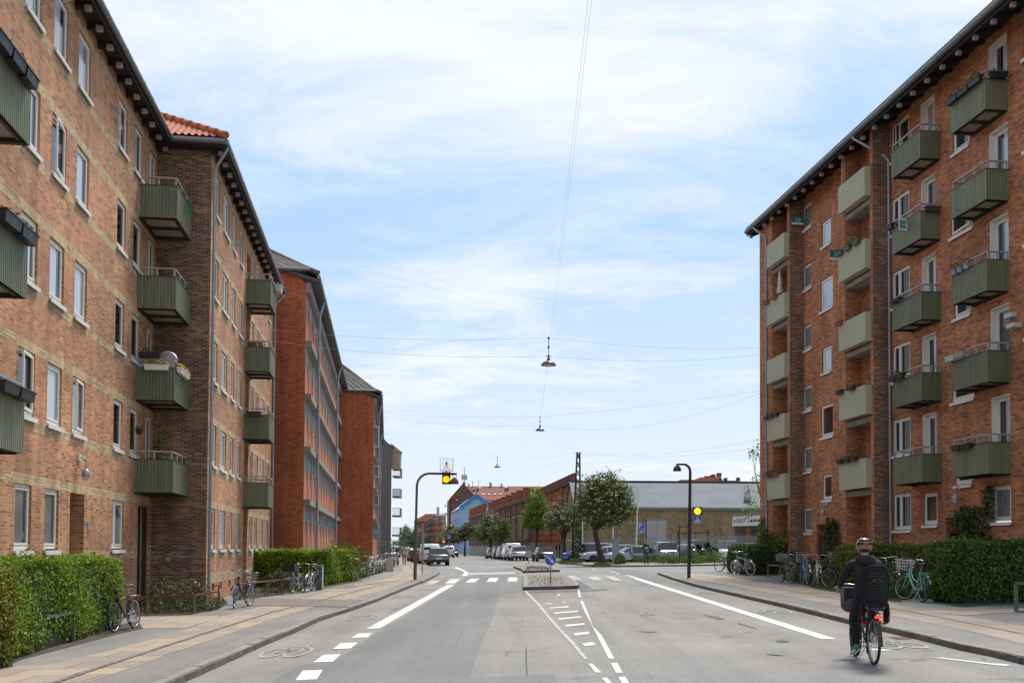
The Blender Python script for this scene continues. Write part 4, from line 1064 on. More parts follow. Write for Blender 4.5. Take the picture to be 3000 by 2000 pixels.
def orange_block(U2, v0, v1, zt, label, uback, windows, slope=0.62):
 PF = F2.plane(U2, 1); PG = F2.cross(v0, -1)
 T = thing('apartment_building', label, 'apartment building', F2.p(v0, U2, 0), world=True)
 m = MB()
 m.quad(PG(uback, 0, -0.6), PG(U2, 0, -0.6), PG(U2, 0, zt - 0.55), PG(uback, 0, zt), 0)
 m.add([PG(uback, 0, zt - 0.001), PG(U2, 0, zt - 0.55), PG(U2 - 0.55, 0, zt), ], [(0, 1, 2)], 0)
 PB_ = F2.cross(v1, 1)
 m.quad(PB_(uback, 0, -0.6), PB_(U2, 0, -0.6), PB_(U2, 0, zt - 0.55), PB_(uback, 0, zt), 0)
 holes = []
 n = int((v1 - v0) / windows); w = (v1 - v0) / n
 beams = [4.05, 6.85, 9.65, 12.45]
 bnd = []
 for zb in beams + [zt - 0.6]:
  bnd.append((v0, v1, zb - 0.98, zb - 0.15, 1))
  for i in range(n):
   a = v0 + i * w + w * 0.74
   holes.append((a, a + 0.42, max(zb - 2.62, 0.3), zb - 0.98, 0.30))
 facade(m, PF, v0, v1, -0.6, zt - 0.4, holes, bnd, mi=2, rev=0)
 for h in holes:
  m.quad(PF(h[0], -0.30, h[2]), PF(h[1], -0.30, h[2]), PF(h[1], -0.30, h[3]), PF(h[0], -0.30, h[3]), 0)
 m.build('wall', [M['brickO'], M['panelw'], M['brickO2']], T)
 b = MB()
 for zb in beams: b.pbox(PF, v0 + 0.02, v1 + 0.3, 0.004, 0.34, zb - 0.15, zb + 0.15)
 b.build('concrete_ledge', M['conc'], T)
 k_ = 0
 for zb in beams + [zt - 0.6]:
  for i in range(n):
   k_ += 1
   a = v0 + i * w + w * 0.74
   q = MB(); x0, x1, z0_, z1_ = a - 0.50, a - 0.02, zb - 1.55 - (0.25 if (i * 3 + k_) % 4 == 0 else 0), zb - 0.17
   q.pbox(PF, x0, x1, 0.004, 0.05, z0_, z0_ + 0.06); q.pbox(PF, x0, x1, 0.004, 0.05, z1_ - 0.06, z1_)
   q.pbox(PF, x0, x0 + 0.05, 0.004, 0.05, z0_ + 0.06, z1_ - 0.06); q.pbox(PF, x1 - 0.05, x1, 0.004, 0.05, z0_ + 0.06, z1_ - 0.06)
   y0, y1 = v0 + i * w + 0.15, a - 0.56
   for t_ in (0.0, 0.5):
    xa = y0 + (y1 - y0) * t_; xb = xa + (y1 - y0) * 0.46
    q.pbox(PF, xa, xb, 0.004, 0.03, zb - 0.93, zb - 0.90); q.pbox(PF, xa, xa + 0.04, 0.004, 0.03, zb - 0.90, zb - 0.18); q.pbox(PF, xb - 0.04, xb, 0.004, 0.03, zb - 0.90, zb - 0.18)
   q.pbox(PF, y0, x0 + 0.04, 0.003, 0.031, zb - 0.181, zb - 0.15)
   o = q.build('window', M['panelg'], T)
   g_ = MB(); g_.pbox(PF, x0 + 0.05, x1 - 0.05, 0.005, 0.02, z0_ + 0.06, z1_ - 0.06)
   if (i + k_) % 3 == 0: g_.pbox(PF, y0 + 0.05, y0 + (y1 - y0) * 0.42, 0.005, 0.012, zb - 0.89, zb - 0.2)
   g_.build('pane', M['glassD'], o)
 for j, t_ in enumerate((0.11, 0.66)):
  v = v0 + (v1 - v0) * t_
  downpipe(T, PF(v + 0.5, 0.62, zt - 0.25), PF(v, 0.42, zt - 1.4), PF(v, 0.42, 0.1), 0.075, 3)
 e = MB()
 e.hexa([PF(v0 - 0.25, -0.9, zt - 0.02), PF(v1 + 0.4, -0.9, zt - 0.02), PF(v1 + 0.4, 0.6, zt - 0.42), PF(v0 - 0.25, 0.6, zt - 0.42), PF(v0 - 0.25, -0.9, zt + 0.08), PF(v1 + 0.4, -0.9, zt + 0.08), PF(v1 + 0.4, 0.6, zt - 0.3), PF(v0 - 0.25, 0.6, zt - 0.3)], 0)
 e.pbox(PF, v0 - 0.05, v1 + 0.3, 0.004, 0.25, zt - 1.0, zt - 0.45, 1)
 e.build('eaves', [M['slate'], M['conc']], T)
 gutter(T, PF(v0 - 0.35, 0.68, zt - 0.22), PF(v1 + 0.4, 0.68, zt - 0.22), 0.1)
 gutter(T, PG(uback, 0.32, zt + 0.16), PG(U2 + 0.25, 0.32, zt + 0.16), 0.1)
 r = MB()
 N = 70
 for (o_, ax, up, hx) in ((PG(U2 + 0.3, 0.36, zt + 0.2), -F2.n, F2.d, 9.5),):
  vs = []; fs = []
  for j in range(2):
   for i in range(N + 1):
    b_ = 4.7 * j; a_ = b_ + (hx - b_) * i / N
    vs.append(o_ + ax * a_ + up * b_ + V((0, 0, b_ * slope + 0.05 * math.sin(a_ * 2 * PI / 0.28 * 0.5))))
  for i in range(N): fs.append((i, i + 1, N + 2 + i, N + 1 + i))
  r.add(vs, fs, 0, False)
 r.quad(PF(v0 - 0.36, 0.7, zt - 0.15), PF(v1 + 0.4, 0.7, zt - 0.15), PF(v1 + 0.4, -4.2, zt + 0.2 + 4.7 * slope), PF(v0 + 4.3, -4.2, zt + 0.2 + 4.7 * slope), 0)
 r.quad(PF(v0 + 4.3, -4.2, zt + 0.2 + 4.7 * slope), PF(v1 + 0.4, -4.2, zt + 0.2 + 4.7 * slope), PF(v1 + 0.4, -10, zt), PF(v0, -10, zt), 0)
 r.tube([PF(v0 - 0.36, 0.66, zt + 0.0), PF(v0 + 0.2, -0.1, zt + 0.42), PF(v0 + 4.3, -4.2, zt + 0.28 + 4.7 * slope)], 0.14, 6)
 r.build('roof', M['corr'], T)
 return T, PF
OB1, PO1 = orange_block(-4.4, 53.4, 92.0, 16.15, 'bright orange brick block with white window bands, next to the green balcony block', -13.5, 2.95)
walllamp(OB1, PO1, 60.6, 3.35, 0.17); walllamp(OB1, PO1, 82.5, 3.2, 0.17)
c_ = at(1094.6, 1300, 89); u2b = c_.dot(F2.n); v2b = c_.dot(F2.d)
OB2, PO2 = orange_block(u2b, v2b, v2b + 42, 15.5, 'farther orange brick block closer to the street, its plain gable facing the camera', u2b - 5.5, 3.4, 0.8)
for (px, py, hgt, wd) in ((1100, 1278, 1.7, 1.2), (1100, 1379, 0.9, 1.2), (1108, 1375, 0.7, 1.0), (1112, 1394, 0.6, 1.3), (1100, 1464, 0.9, 1.1), (1099, 1543, 0.8, 1.1)):
 v, z = on_plane(F2, u2b, px - 6, py)
 q = MB()
 for k in range(9): q.pbox(PO2, v + k * wd / 9, v + k * wd / 9 + 0.05, 0.42, 0.47, z - hgt / 2, z + hgt / 2)
 q.pbox(PO2, v, v + wd, 0.40, 0.48, z + hgt / 2, z + hgt / 2 + 0.08); q.pbox(PO2, v, v + wd, 0.40, 0.48, z - hgt / 2 - 0.08, z - hgt / 2)
 q.pbox(PO2, v, v + 0.06, 0.004, 0.40, z - hgt / 2 - 0.08, z - hgt / 2 + 0.02); q.pbox(PO2, v, v + 0.06, 0.004, 0.40, z + hgt / 2, z + hgt / 2 + 0.08)
 q.build('balcony_rail', M['panelw'], OB2)
a3 = at(1108, 1400, 142); b3 = at(1147, 1400, 142)
GB3 = thing('apartment_building', 'grey rendered apartment house with a windowless gable and small balconies over the pavement', 'apartment building', (b3.x, 142, 0), world=True)
m = MB(); zl, zr = 17.9, 15.9
m.add([(a3.x - 4, 142, -0.5), (b3.x, 142, -0.5), (b3.x, 142, zr), (a3.x, 142, 18.0), (a3.x - 4, 142, 20.6)], [(0, 1, 2, 3, 4)])
e3 = V((b3.x, 142, 0)) + FL.d * 40
m.quad((b3.x, 142, -0.5), (e3.x, e3.y, -0.5), (e3.x, e3.y, zr), (b3.x, 142, zr), 1)
m.build('wall', [M['greyrender'], M['render']], GB3)
m = MB(); m.quad((b3.x + 0.4, 141.8, zr), (e3.x + 0.4, e3.y, zr), (e3.x - 7, e3.y, zr + 5), (b3.x - 7, 141.8, zr + 5)); m.build('roof', M['corr'], GB3)
m = MB(); q3 = at(1147, 1330, 143.5); m.box((b3.x + 0.5, 144, 14.1), (1.1, 2.2, 2.6)); m.ext([(b3.x - 0.2, 142.8, 15.4), (b3.x + 1.3, 142.8, 15.4), (b3.x - 0.2, 142.8, 16.6)], (0, 2.4, 0)); m.build('dormer', M['render'], GB3)
for k, py in enumerate((1391, 1450.6, 1507.6, 1565)):
 z = at(1147, py, 142).z; x0, x1 = b3.x + 0.02, b3.x + 1.15
 m = MB(); m.box(((x0 + x1) / 2, 144.2, z - 0.12), (x1 - x0, 2.6, 0.24)); o = m.build('balcony', M['conc'], GB3)
 m = MB()
 for t_ in range(8): m.box((x0 + (x1 - x0) * (t_ + 0.5) / 8, 142.95, z + 0.5), (0.03 if k != 1 else 0.10, 0.03, 1.0))
 m.box(((x0 + x1) / 2, 142.95, z + 1.02), (x1 - x0, 0.05, 0.05)); m.box((x1 - 0.02, 144.2, z + 1.02), (0.05, 2.5, 0.05))
 for t_ in range(8): m.box((x1 - 0.02, 143 + t_ * 0.33, z + 0.5), (0.03, 0.03, 1.0))
 m.build('railing', M['blacksteel'] if k != 1 else M['galv'], o)
gr = MB()
RG = random.Random(5)
for (x0, y0, w_, n_) in ((1113, 1588, 22, 9), (1115, 1596, 16, 7)):
 for i in range(n_):
  p = [at(x0 + w_ * i / n_ + RG.uniform(-0.5, 1.5), y0 + RG.uniform(-3.5, 3.5), 141.97) for _ in range(4)]
  gr.tube([(q.x, 141.96, q.z) for q in p], 0.045, 4)
tag(gr.build('graffiti', M['paintworn']), 'pale spray paint scrawl low on the windowless grey gable', 'graffiti')
hA_ = at(1552, 1595, 137); hB_ = at(1376, 1600, 233); hC_ = at(1573, 1600, 134.5); hE_ = at(1683, 1600, 128)
HALL = thing('factory_hall', 'dark brick factory hall with tall blind windows, roof vents and an orange end wall', 'factory hall', (hA_.x, hA_.y, 0), world=True)
PH, LH = segwall((hA_.x, hA_.y), (hB_.x, hB_.y), -1)
HT = 8.55; GH = 0.35
m = MB(); n = 14; w = LH / n; hs = []
for i in range(n):
 for j in range(4):
  a = i * w + w * (0.14 + j * 0.2); hs.append((a, a + w * 0.13, 2.95, 6.25, 0.06))
facade(m, PH, 0, LH, -0.5, HT, hs, [(0, LH, -0.5, 2.0, 1), (0, LH, 2.0, 2.75, 2)], mi=0, rev=0)
for h in hs:
 m.quad(PH(h[0], -0.06, h[2]), PH(h[1], -0.06, h[2]), PH(h[1], -0.06, h[3]), PH(h[0], -0.06, h[3]), 3)
 c0 = (h[0] + h[1]) / 2; r0 = (h[1] - h[0]) / 2
 m.add([PH(c0 + r0 * math.cos(PI * t_ / 6), 0.004, 6.25 + r0 * 1.6 * math.sin(PI * t_ / 6)) for t_ in range(7)], [tuple(range(7))], 3)
for i in range(n + 1):
 m.pbox(PH, max(0, i * w - 0.28), min(LH, i * w + 0.28), 0.004, 0.14, 2.0, HT - 0.02, 0)
m.pbox(PH, 0, LH, 0.305, 0.42, HT - 0.25, HT + 0.1, 0); m.pbox(PH, 0, LH, 0.004, 0.22, HT - 1.75, HT - 1.5, 0); m.pbox(PH, 0, LH, 0.004, 0.18, 2.7, 2.95, 0)
m.quad(PH(0, 0, HT), PH(LH, 0, HT), PH(LH, -9, HT + 2.5), PH(0, -9, HT + 2.5), 2)
PR1, L1_ = segwall((hA_.x, hA_.y), (hC_.x, hC_.y)); facade(m, PR1, 0, L1_, -0.5, HT, (), [(0, L1_, -0.5, 2.4, 1)], mi=0)
PR2, L2_ = segwall((hC_.x, hC_.y), (hE_.x, hE_.y))
zt0, zt1 = 9.3, 11.25
m.quad(PR2(0, 0, 1.9), PR2(L2_, 0, 1.9), PR2(L2_, 0, zt1), PR2(0, 0, zt0), 4)
m.quad(PR2(0, 0, -0.5), PR2(L2_, 0, -0.5), PR2(L2_, 0, 1.9), PR2(0, 0, 1.9), 1)
for t_ in (0.0, 0.37, 0.66, 0.97):
 zt_ = zt0 + (zt1 - zt0) * t_
 m.pbox(PR2, L2_ * t_, L2_ * t_ + 0.32, 0.004, 0.28, 2.6, zt_ - 0.2, 2 if t_ > 0.9 else 4)
m.hexa([PR2(-0.05, 0.004, zt0 - 1.0), PR2(L2_ + 0.2, 0.004, zt1 - 1.0), PR2(L2_ + 0.2, 0.36, zt1 - 1.0), PR2(-0.05, 0.36, zt0 - 1.0), PR2(-0.05, 0.004, zt0 + 0.1), PR2(L2_ + 0.2, 0.004, zt1 + 0.1), PR2(L2_ + 0.2, 0.36, zt1 + 0.1), PR2(-0.05, 0.36, zt0 + 0.1)], 2)
m.pbox(PR2, 0.3, L2_, 0.004, 0.16, 2.75, 3.0, 4); m.pbox(PR2, 0.3, L2_, 0.004, 0.12, 3.5, 3.62, 4)
m.quad(PR2(L2_ + 0.2, 0.3, -0.5), (hE_.x + 1.2, hE_.y + 16, -0.5), (hE_.x + 1.2, hE_.y + 16, zt1), PR2(L2_ + 0.2, 0.3, zt1), 5)
m.build('wall', [M['brickH'], M['conc'], M['brickH'], M['render'], M['brickG'], M['brickY']], HALL)
for t_ in (0.17, 0.5):
 q = MB(); q.pbox(PR2, L2_ * t_, L2_ * t_ + 0.45, 0.01, 0.04, 4.3, 6.4); q.build('window', M['panelg'], HALL)
RGv = random.Random(8)
for px in (1378, 1387, 1395.5, 1404.5, 1414, 1434, 1446, 1459, 1472, 1486, 1503, 1519, 1538):
 r = ray(px, 1500); PA0 = PH(0, 0, 0); dd = PH(1, 0, 0) - PA0
 den = r.x * dd.y - r.y * dd.x; t_ = (PA0.x * dd.y - PA0.y * dd.x) / den
 c = V((r.x * t_, r.y * t_, 0)); v = (c - V((PA0.x, PA0.y, 0))).dot(dd)
 q = MB(); hh = 1.55 if px > 1430 else 1.9
 q.pbox(PH, v - 0.5, v + 0.5, -0.75, 0.25, HT + 0.1, HT + 0.35)
 for a in (-0.46, -0.16, 0.16, 0.40): 
  q.pbox(PH, v + a - 0.04, v + a + 0.06, 0.12, 0.22, HT + 0.35, HT + hh); q.pbox(PH, v + a - 0.04, v + a + 0.06, -0.72, -0.62, HT + 0.35, HT + hh)
 q.pbox(PH, v - 0.38, v + 0.38, -0.6, 0.1, HT + 0.35, HT + hh - 0.05)
 q.pbox(PH, v - 0.55, v + 0.55, -0.8, 0.3, HT + hh, HT + hh + 0.18)
 q.pbox(PH, v - 0.47, v + 0.47, -0.7, 0.2, HT + 0.9, HT + 0.98)
 q.build('roof_vent', M['ventbrick'] if 'ventbrick' in M else M['brickG'], HALL)
def px_box(poly, Y, dY, mats, name, parent, mi=0):
 """outline surveyed at distance Y, given real depth dY"""
 m = MB(); pts = [at(x, y, Y) for x, y in poly]
 m.ext([(p.x, Y, p.z) for p in pts], (0, dY, 0), mi)
 return m.build(name, mats, parent)
M['blue'] = NT('blue_corrugated_sheet')
_t = M['blue']; _w = _t.node('ShaderNodeTexWave', Scale=1.15); _t.t.links.new(_t.mapping(_t.coord('UV'), scale=(1, 0.0, 1)), _w.inputs['Vector'])
_t.bsdf(_t.mix(_w.outputs['Fac'], (0.21, 0.34, 0.45, 1), (0.29, 0.43, 0.55, 1)), 0.5); M['blue'] = _t.mat
M['bluetrim'] = pm('bright_blue_trim', (0.05, 0.19, 0.45), 0.5); M['blued'] = pm('blue_side_cladding', (0.09, 0.19, 0.33), 0.6, var=0.35, scale=0.4)
YB = 255.0
BH = thing('house', 'light blue corrugated metal house with bright blue roof edges, behind the street trees', 'house', at(1390, 1610, YB), world=True)
bl = at(1347, 1489, YB); ba = at(1396, 1450, YB); br = at(1434, 1480, YB)
m = MB(); fl = bl + FL.d * 34; far_a = ba + FL.d * 34
m.add([(bl.x, YB, -0.5), (br.x, YB, -0.5), (br.x, YB, br.z), (ba.x, YB, ba.z), (bl.x, YB, bl.z)], [(0, 1, 2, 3, 4)], 0)
m.quad((bl.x, YB, -0.5), (fl.x, fl.y, -0.5), (fl.x, fl.y, bl.z), (bl.x, YB, bl.z), 1)
fr_ = br + FL.d * 34
m.quad((br.x, YB, -0.5), (fr_.x, fr_.y, -0.5), (fr_.x, fr_.y, br.z), (br.x, YB, br.z), 1)
m.build('wall', [M['blue'], M['blued']], BH)
m = MB()
m.quad((bl.x - 0.3, YB - 0.4, bl.z - 0.1), (fl.x - 0.3, fl.y, bl.z - 0.1), (far_a.x, far_a.y, ba.z + 0.15), (ba.x, YB - 0.4, ba.z + 0.15), 0)
m.quad((br.x + 0.3, YB - 0.4, br.z - 0.1), (fr_.x + 0.3, fr_.y, br.z - 0.1), (far_a.x, far_a.y, ba.z + 0.15), (ba.x, YB - 0.4, ba.z + 0.15), 0)
for a, b in ((bl, ba), (ba, br)): m.bar((a.x, YB - 0.42, a.z + 0.1), (b.x, YB - 0.42, b.z + 0.1), 0.3, 0.75, 1, up=(0, 0, 1))
m.build('roof', [M['blue'], M['bluetrim']], BH)
for i in range(9):
 p0 = bl + FL.d * (1.5 + i * 3.4); p1 = bl + FL.d * (3.3 + i * 3.4)
 for z in (9.2, 5.5): q = MB(); q.add([(p0.x - 0.05, p0.y, z), (p1.x - 0.05, p1.y, z), (p1.x - 0.05, p1.y, z + 1.6), (p0.x - 0.05, p0.y, z + 1.6)], [(0, 1, 2, 3)]); q.build('window', M['panelw'], BH)
M['tile2'] = brick('red_roof_tiles_far', [(0, (0.21, 0.075, 0.05)), (0.5, (0.27, 0.10, 0.065)), (1, (0.33, 0.13, 0.085))], (0.17, 0.06, 0.045), bw=1.2, rh=0.5, ms=0.03, stain=0.25, big=0.08)
YG = 298.0
BG = thing('apartment_building', 'brown brick gabled apartment house with a mast on its ridge, behind the blue house', 'apartment building', at(1350, 1610, YG), world=True)
px_box([(1311, 1612), (1396, 1612), (1396, 1462), (1357.5, 1418.5), (1318, 1462), (1311, 1466)], YG, 14, M['brickB'], 'wall', BG)
g1 = at(1357.5, 1417, YG); g2 = at(1316, 1464, YG); g3 = at(1398, 1464, YG)
m = MB()
for a in (g2, g3): m.add([(a.x, YG - 0.2, a.z), (g1.x, YG - 0.2, g1.z), (g1.x, YG + 14, g1.z), (a.x, YG + 14, a.z), (a.x, YG - 0.2, a.z + 0.3), (g1.x, YG - 0.2, g1.z + 0.3), (g1.x, YG + 14, g1.z + 0.3), (a.x, YG + 14, a.z + 0.3)], [(0, 1, 2, 3), (4, 5, 6, 7), (0, 1, 5, 4), (1, 2, 6, 5), (2, 3, 7, 6), (3, 0, 4, 7)])
m.build('roof', M['tile2'], BG)
px_box([(1309.5, 1590), (1314, 1590), (1314, 1468), (1309.5, 1470)], YG - 1.0, 2.0, M['render'], 'bay', BG)
px_box([(1316, 1462), (1338, 1457), (1338, 1453), (1322, 1452)], YG - 1.2, 1.0, M['tile2'], 'dormer_roof', BG)
px_box([(1356, 1421), (1363, 1421), (1363, 1411), (1356, 1411)], YG + 2, 1.5, M['conc'], 'chimney', BG)
mast = MB(); mc = at(1360, 1411, YG + 3)
mast.tube([(mc.x, YG + 3, mc.z), (mc.x, YG + 3, mc.z + 4.6)], 0.12, 6)
for i in range(8):
 a = 2 * PI * i / 8; mast.box((mc.x + 0.65 * math.cos(a), YG + 3 + 0.65 * math.sin(a), mc.z + 1.3 + 0.2 * (i % 2)), (0.35, 0.35, 1.5))
mast.torus((mc.x, YG + 3, mc.z + 1.2), 0.6, 0.06, 12, 5, axis='z')
tag(mast.build('antenna_mast', M['galv']), 'telecom mast with a ring of panel antennas on the brown gable ridge', 'antenna')
LRG = thing('apartment_building', 'long apartment range with a wide red tiled roof, far behind the factory hall', 'apartment building', at(1470, 1610, 312), world=True)
e0 = at(1372, 1463, 312); e1 = at(1640, 1466, 312); r0 = at(1366, 1423.5, 320); r1 = at(1640, 1424, 320)
m = MB(); m.quad((e0.x - 3, 312, -0.5), (e1.x, 312, -0.5), (e1.x, 312, e1.z), (e0.x - 3, 312, e0.z)); m.build('wall', M['render'], LRG)
m = MB(); m.quad((e0.x - 3, 311.5, e0.z), (e1.x, 311.5, e1.z), (r1.x, 320, r1.z), (r0.x - 1, 320, r0.z)); m.quad((e0.x - 3, 329, e0.z), (e1.x, 329, e1.z), (r1.x, 320, r1.z), (r0.x - 1, 320, r0.z)); m.build('roof', M['tile2'], LRG)
def roofpt(px, py):
 r = ray(px, py); n = V((0, -(r0.z - e0.z), 8.5)).normalized(); p0 = V((e0.x, 311.5, e0.z)); t_ = (p0 - CC).dot(n) / r.dot(n); return CC + r * t_
for px, py in ((1416, 1449), (1433, 1449), (1450, 1448.5), (1467, 1448.5), (1406, 1430), (1482, 1429)):
 c = roofpt(px, py); q = MB(); q.hexa([c + V(k) for k in ((-0.35, -0.3, -0.1), (0.35, -0.3, -0.1), (0.35, 0.3, 0.2), (-0.35, 0.3, 0.2), (-0.35, -0.35, 0.1), (0.35, -0.35, 0.1), (0.35, 0.25, 0.45), (-0.35, 0.25, 0.45))]); q.build('roof_light', M['glassSky'] if 'glassSky' in M else M['panelw'], LRG)
for px, py in ((1388, 1437), (1399, 1437), (1481, 1436), (1488, 1435)):
 c = roofpt(px, py); q = MB(); q.box(c + V((0, -0.2, 0.3)), (0.5, 0.6, 0.9)); q.build('roof_hatch', M['blacksteel'], LRG)
for px, py, w_, h_ in ((1433, 1474, 1.5, 1.6), (1452, 1473, 1.5, 1.6), (1490, 1473, 1.5, 1.6), (1520, 1472, 1.4, 1.5)):
 c = at(px, py, 312); q = MB(); q.box((c.x, 311.95, c.z), (w_, 0.1, h_)); o = q.build('window', M['white'], LRG)
 q = MB()
 for a in (-0.25, 0.25):
  for b in (-0.27, 0.2): q.box((c.x + a * w_, 311.88, c.z + b * h_), (0.38 * w_, 0.03, 0.38 * h_))
 q.build('pane', M['glassD'], o)
for px, w_ in ((1437, 0.75), (1469, 0.5), (1373, 0.4)):
 c = at(px, 1424, 320); q = MB(); q.box((c.x, 320, c.z + 0.5), (w_ * 1.0, 0.8, 1.5 if w_ > 0.6 else 0.8)); q.build('chimney', M['conc'], LRG)
for px in (1384, 1402):
 c = at(px, 1424, 318); q = MB(); q.tube([(c.x, 318, c.z - 0.2), (c.x, 318, c.z + (1.6 if px < 1390 else 2.2))], 0.05, 5)
 for k in range(3): q.bar((c.x - 0.5 + k * 0.1, 318, c.z + 1.2 + k * 0.3), (c.x + 0.7 - k * 0.1, 318, c.z + 1.2 + k * 0.3), 0.04, 0.04)
 q.build('aerial', M['galv'], LRG)
YR = 456.0
M['redpanel'] = pm('red_balcony_panel', (0.26, 0.035, 0.03), 0.6)
RBK = thing('apartment_building', 'far beige apartment block with red balconies at its corner', 'apartment building', at(1277, 1601, YR), world=True)
c = at(1277, 1513, YR); r_ = at(1307, 1513, YR); l_ = c + FL.d * 100
m = MB(); m.quad((c.x, YR, -1), (r_.x, YR, -1), (r_.x, YR, c.z), (c.x, YR, c.z), 0); m.quad((c.x, YR, -1), (l_.x, l_.y, -1), (l_.x, l_.y, c.z), (c.x, YR, c.z), 1); m.build('wall', [M['render'], M['brickB']], RBK)
m = MB(); m.add([(c.x - 1, YR - 1, c.z), (r_.x, YR - 1, c.z), (r_.x, YR + 12, c.z + 2), (l_.x - 1, l_.y, c.z), (c.x - 1, YR - 1, c.z + 0.4), (r_.x, YR - 1, c.z + 0.4), (r_.x, YR + 12, c.z + 2.6), (l_.x - 1, l_.y, c.z + 0.4)], [(0, 1, 2, 3), (4, 5, 6, 7), (0, 1, 5, 4), (0, 3, 7, 4)]); m.build('roof', M['slate'], RBK)
for k in range(4):
 z = c.z - 2.6 - 2.85 * k
 q = MB(); q.box((c.x + 0.9, YR - 0.5, z + 0.2 - 0.6), (4.4, 1.0, 1.2)); q.build('balcony', M['redpanel'], RBK)
 q = MB(); q.box((c.x + 1.6, YR - 0.04, z + 1.25), (1.6, 0.1, 1.3)); q.build('window', M['glassD'], RBK)
 for j in range(8):
  p0 = c + FL.d * (6 + j * 11); q = MB(); q.box((p0.x + 0.0, p0.y, z - 0.4), (2.0, 6.5, 1.1)); q.build('balcony', M['brickB'], RBK)
ORB = thing('apartment_building', 'farthest apartment range with bright orange stepped roofs above the red balconies', 'apartment building', at(1250, 1601, 640), world=True)
px_box([(1222, 1605), (1296, 1605), (1296, 1526), (1222, 1526)], 640, 40, M['brickB'], 'wall', ORB)
for (a, b, y0, y1) in ((1243.5, 1294, 1504.5, 1526), (1237, 1243.3, 1509, 1526), (1231.5, 1236.8, 1512, 1527), (1227, 1231.3, 1515, 1528), (1222, 1226.8, 1517, 1529)):
 px_box([(a, y1), (b, y1), (b, y0), (a, y0)], 638, 6, M['tile'], 'roof', ORB)
q = MB()
for px in (1281, 1285):
 c = at(px, 1504, 640); q.box((c.x, 640, c.z + 1.5), (0.8, 0.8, 5.5))
q.build('antenna', M['galv'], ORB)
YS = 105.0
SH = thing('shed', 'long low yellow brick shed with a wide grey corrugated metal roof, behind the car yard', 'shed', at(1950, 1640, YS), world=True)
s0 = at(1690, 1487, YS); s1 = at(2330, 1485, YS); t0 = at(1686, 1412, 116); t1 = at(2330, 1410, 116)
m = MB(); m.quad((s0.x, YS, -0.5), (s1.x, YS, -0.5), (s1.x, YS, s0.z), (s0.x, YS, s0.z)); m.quad((s0.x, YS, -0.5), (s0.x, YS + 22, -0.5), (s0.x, YS + 22, s0.z), (s0.x, YS, s0.z)); m.add([(s0.x, YS, s0.z), (s0.x, YS + 22, s0.z), (s0.x, 116, t0.z)], [(0, 1, 2)])
m.pbox(lambda v, d_, z: V((v, YS - d_, z)), s0.x, s1.x, 0.004, 0.14, s0.z - 0.22, s0.z - 0.002, 1)
m.build('wall', [M['brickY'], M['conc']], SH)
M['sheetroof'] = pm('grey_roof_sheet', (0.115, 0.125, 0.14), 0.8, 0.0, var=0.12, scale=0.35)
m = MB(); N = 150; vs = []; fs = []
for j in range(2):
 for i in range(N * 2 + 1):
  x = s0.x - 0.2 + (s1.x - s0.x) * i / (N * 2); a = (i % 4) // 2
  vs.append((x, YS - 0.25 + 11.3 * j, s0.z + (t0.z - s0.z) * j + 0.05 + 0.03 * a))
for i in range(N * 2): fs.append((i, i + 1, N * 2 + 2 + i, N * 2 + 1 + i))
m.add(vs, fs, 0)
m.quad((s0.x - 0.2, 116, t0.z + 0.1), (s1.x, 116, t0.z + 0.1), (s1.x, YS + 22.5, s0.z), (s0.x - 0.2, YS + 22.5, s0.z), 0)
m.box(((s0.x + s1.x) / 2, 116, t0.z + 0.16), (s1.x - s0.x, 0.5, 0.1), 0); m.box(((s0.x + s1.x) / 2, YS - 0.22, s0.z + 0.02), (s1.x - s0.x + 0.3, 0.2, 0.18), 1)
m.build('roof', [M['sheetroof'], M['zinc']], SH)
d0 = at(1894, 1577, YS); d1 = at(1952, 1523, YS)
m = MB(); PSd = lambda v, d_, z: V((v, YS - d_, z))
xm = (d0.x + d1.x) / 2
m.pbox(PSd, d0.x, xm - 0.01, 0.01, 0.08, 0.6, d1.z, 0); m.pbox(PSd, xm + 0.01, d1.x, 0.01, 0.08, 0.6, d1.z, 0); m.pbox(PSd, d0.x - 0.15, d1.x + 0.15, 0.004, 0.12, d1.z + 0.003, d1.z + 0.16, 1); m.pbox(PSd, d0.x - 0.1, d0.x - 0.003, 0.004, 0.11, 0.6, d1.z, 2)
m.build('sliding_door', [M['panelw2'] if 'panelw2' in M else M['galv'], M['conc'], M['rust']], SH)
vc = at(2190, 1470, 107.5); m = MB(); m.lathe([(0.28, -1.2), (0.28, 0.1), (0.42, 0.15), (0.42, 0.7), (0.30, 0.75), (0.34, 1.1)], 12, (vc.x, 107.5, vc.z)); m.build('roof_vent', M['galv'], SH)
SHOP = thing('tyre_shop', 'low flat roofed tyre shop with a white lettered fascia above a dark open bay', 'shop', at(2180, 1640, 88), world=True)
pA = at(2141, 1600, 90.5); pB = at(2290, 1600, 83.5)
PSH, LS = segwall((pA.x, pA.y), (pB.x, pB.y))
zt = at(2150, 1511, 90).z
m = MB(); m.pbox(PSH, 0, 0.62, -6, 0.0, -0.5, zt - 0.003, 0); m.pbox(PSH, 0.623, LS, -6, -5.5, -0.5, zt - 0.003, 3)
m.pbox(PSH, -0.2, LS, -6.2, 0.15, zt, zt + 0.2, 1); m.pbox(PSH, 2.35, 2.65, -0.4, -0.05, 0.2, zt - 1.0, 2)
m.build('wall', [M['brickHg'] if 'brickHg' in M else M['conc'], M['conc'], M['brickG'], M['blackdoor']], SHOP)
m = MB(); m.pbox(PSH, 0.45, LS, 0.004, 0.12, zt - 0.92, zt - 0.02, 0)
exs = (pB - pA); exs.z = 0; exs.normalize()
fo = lambda v, z: PSH(v, 0.125, zt - 0.47 + z)
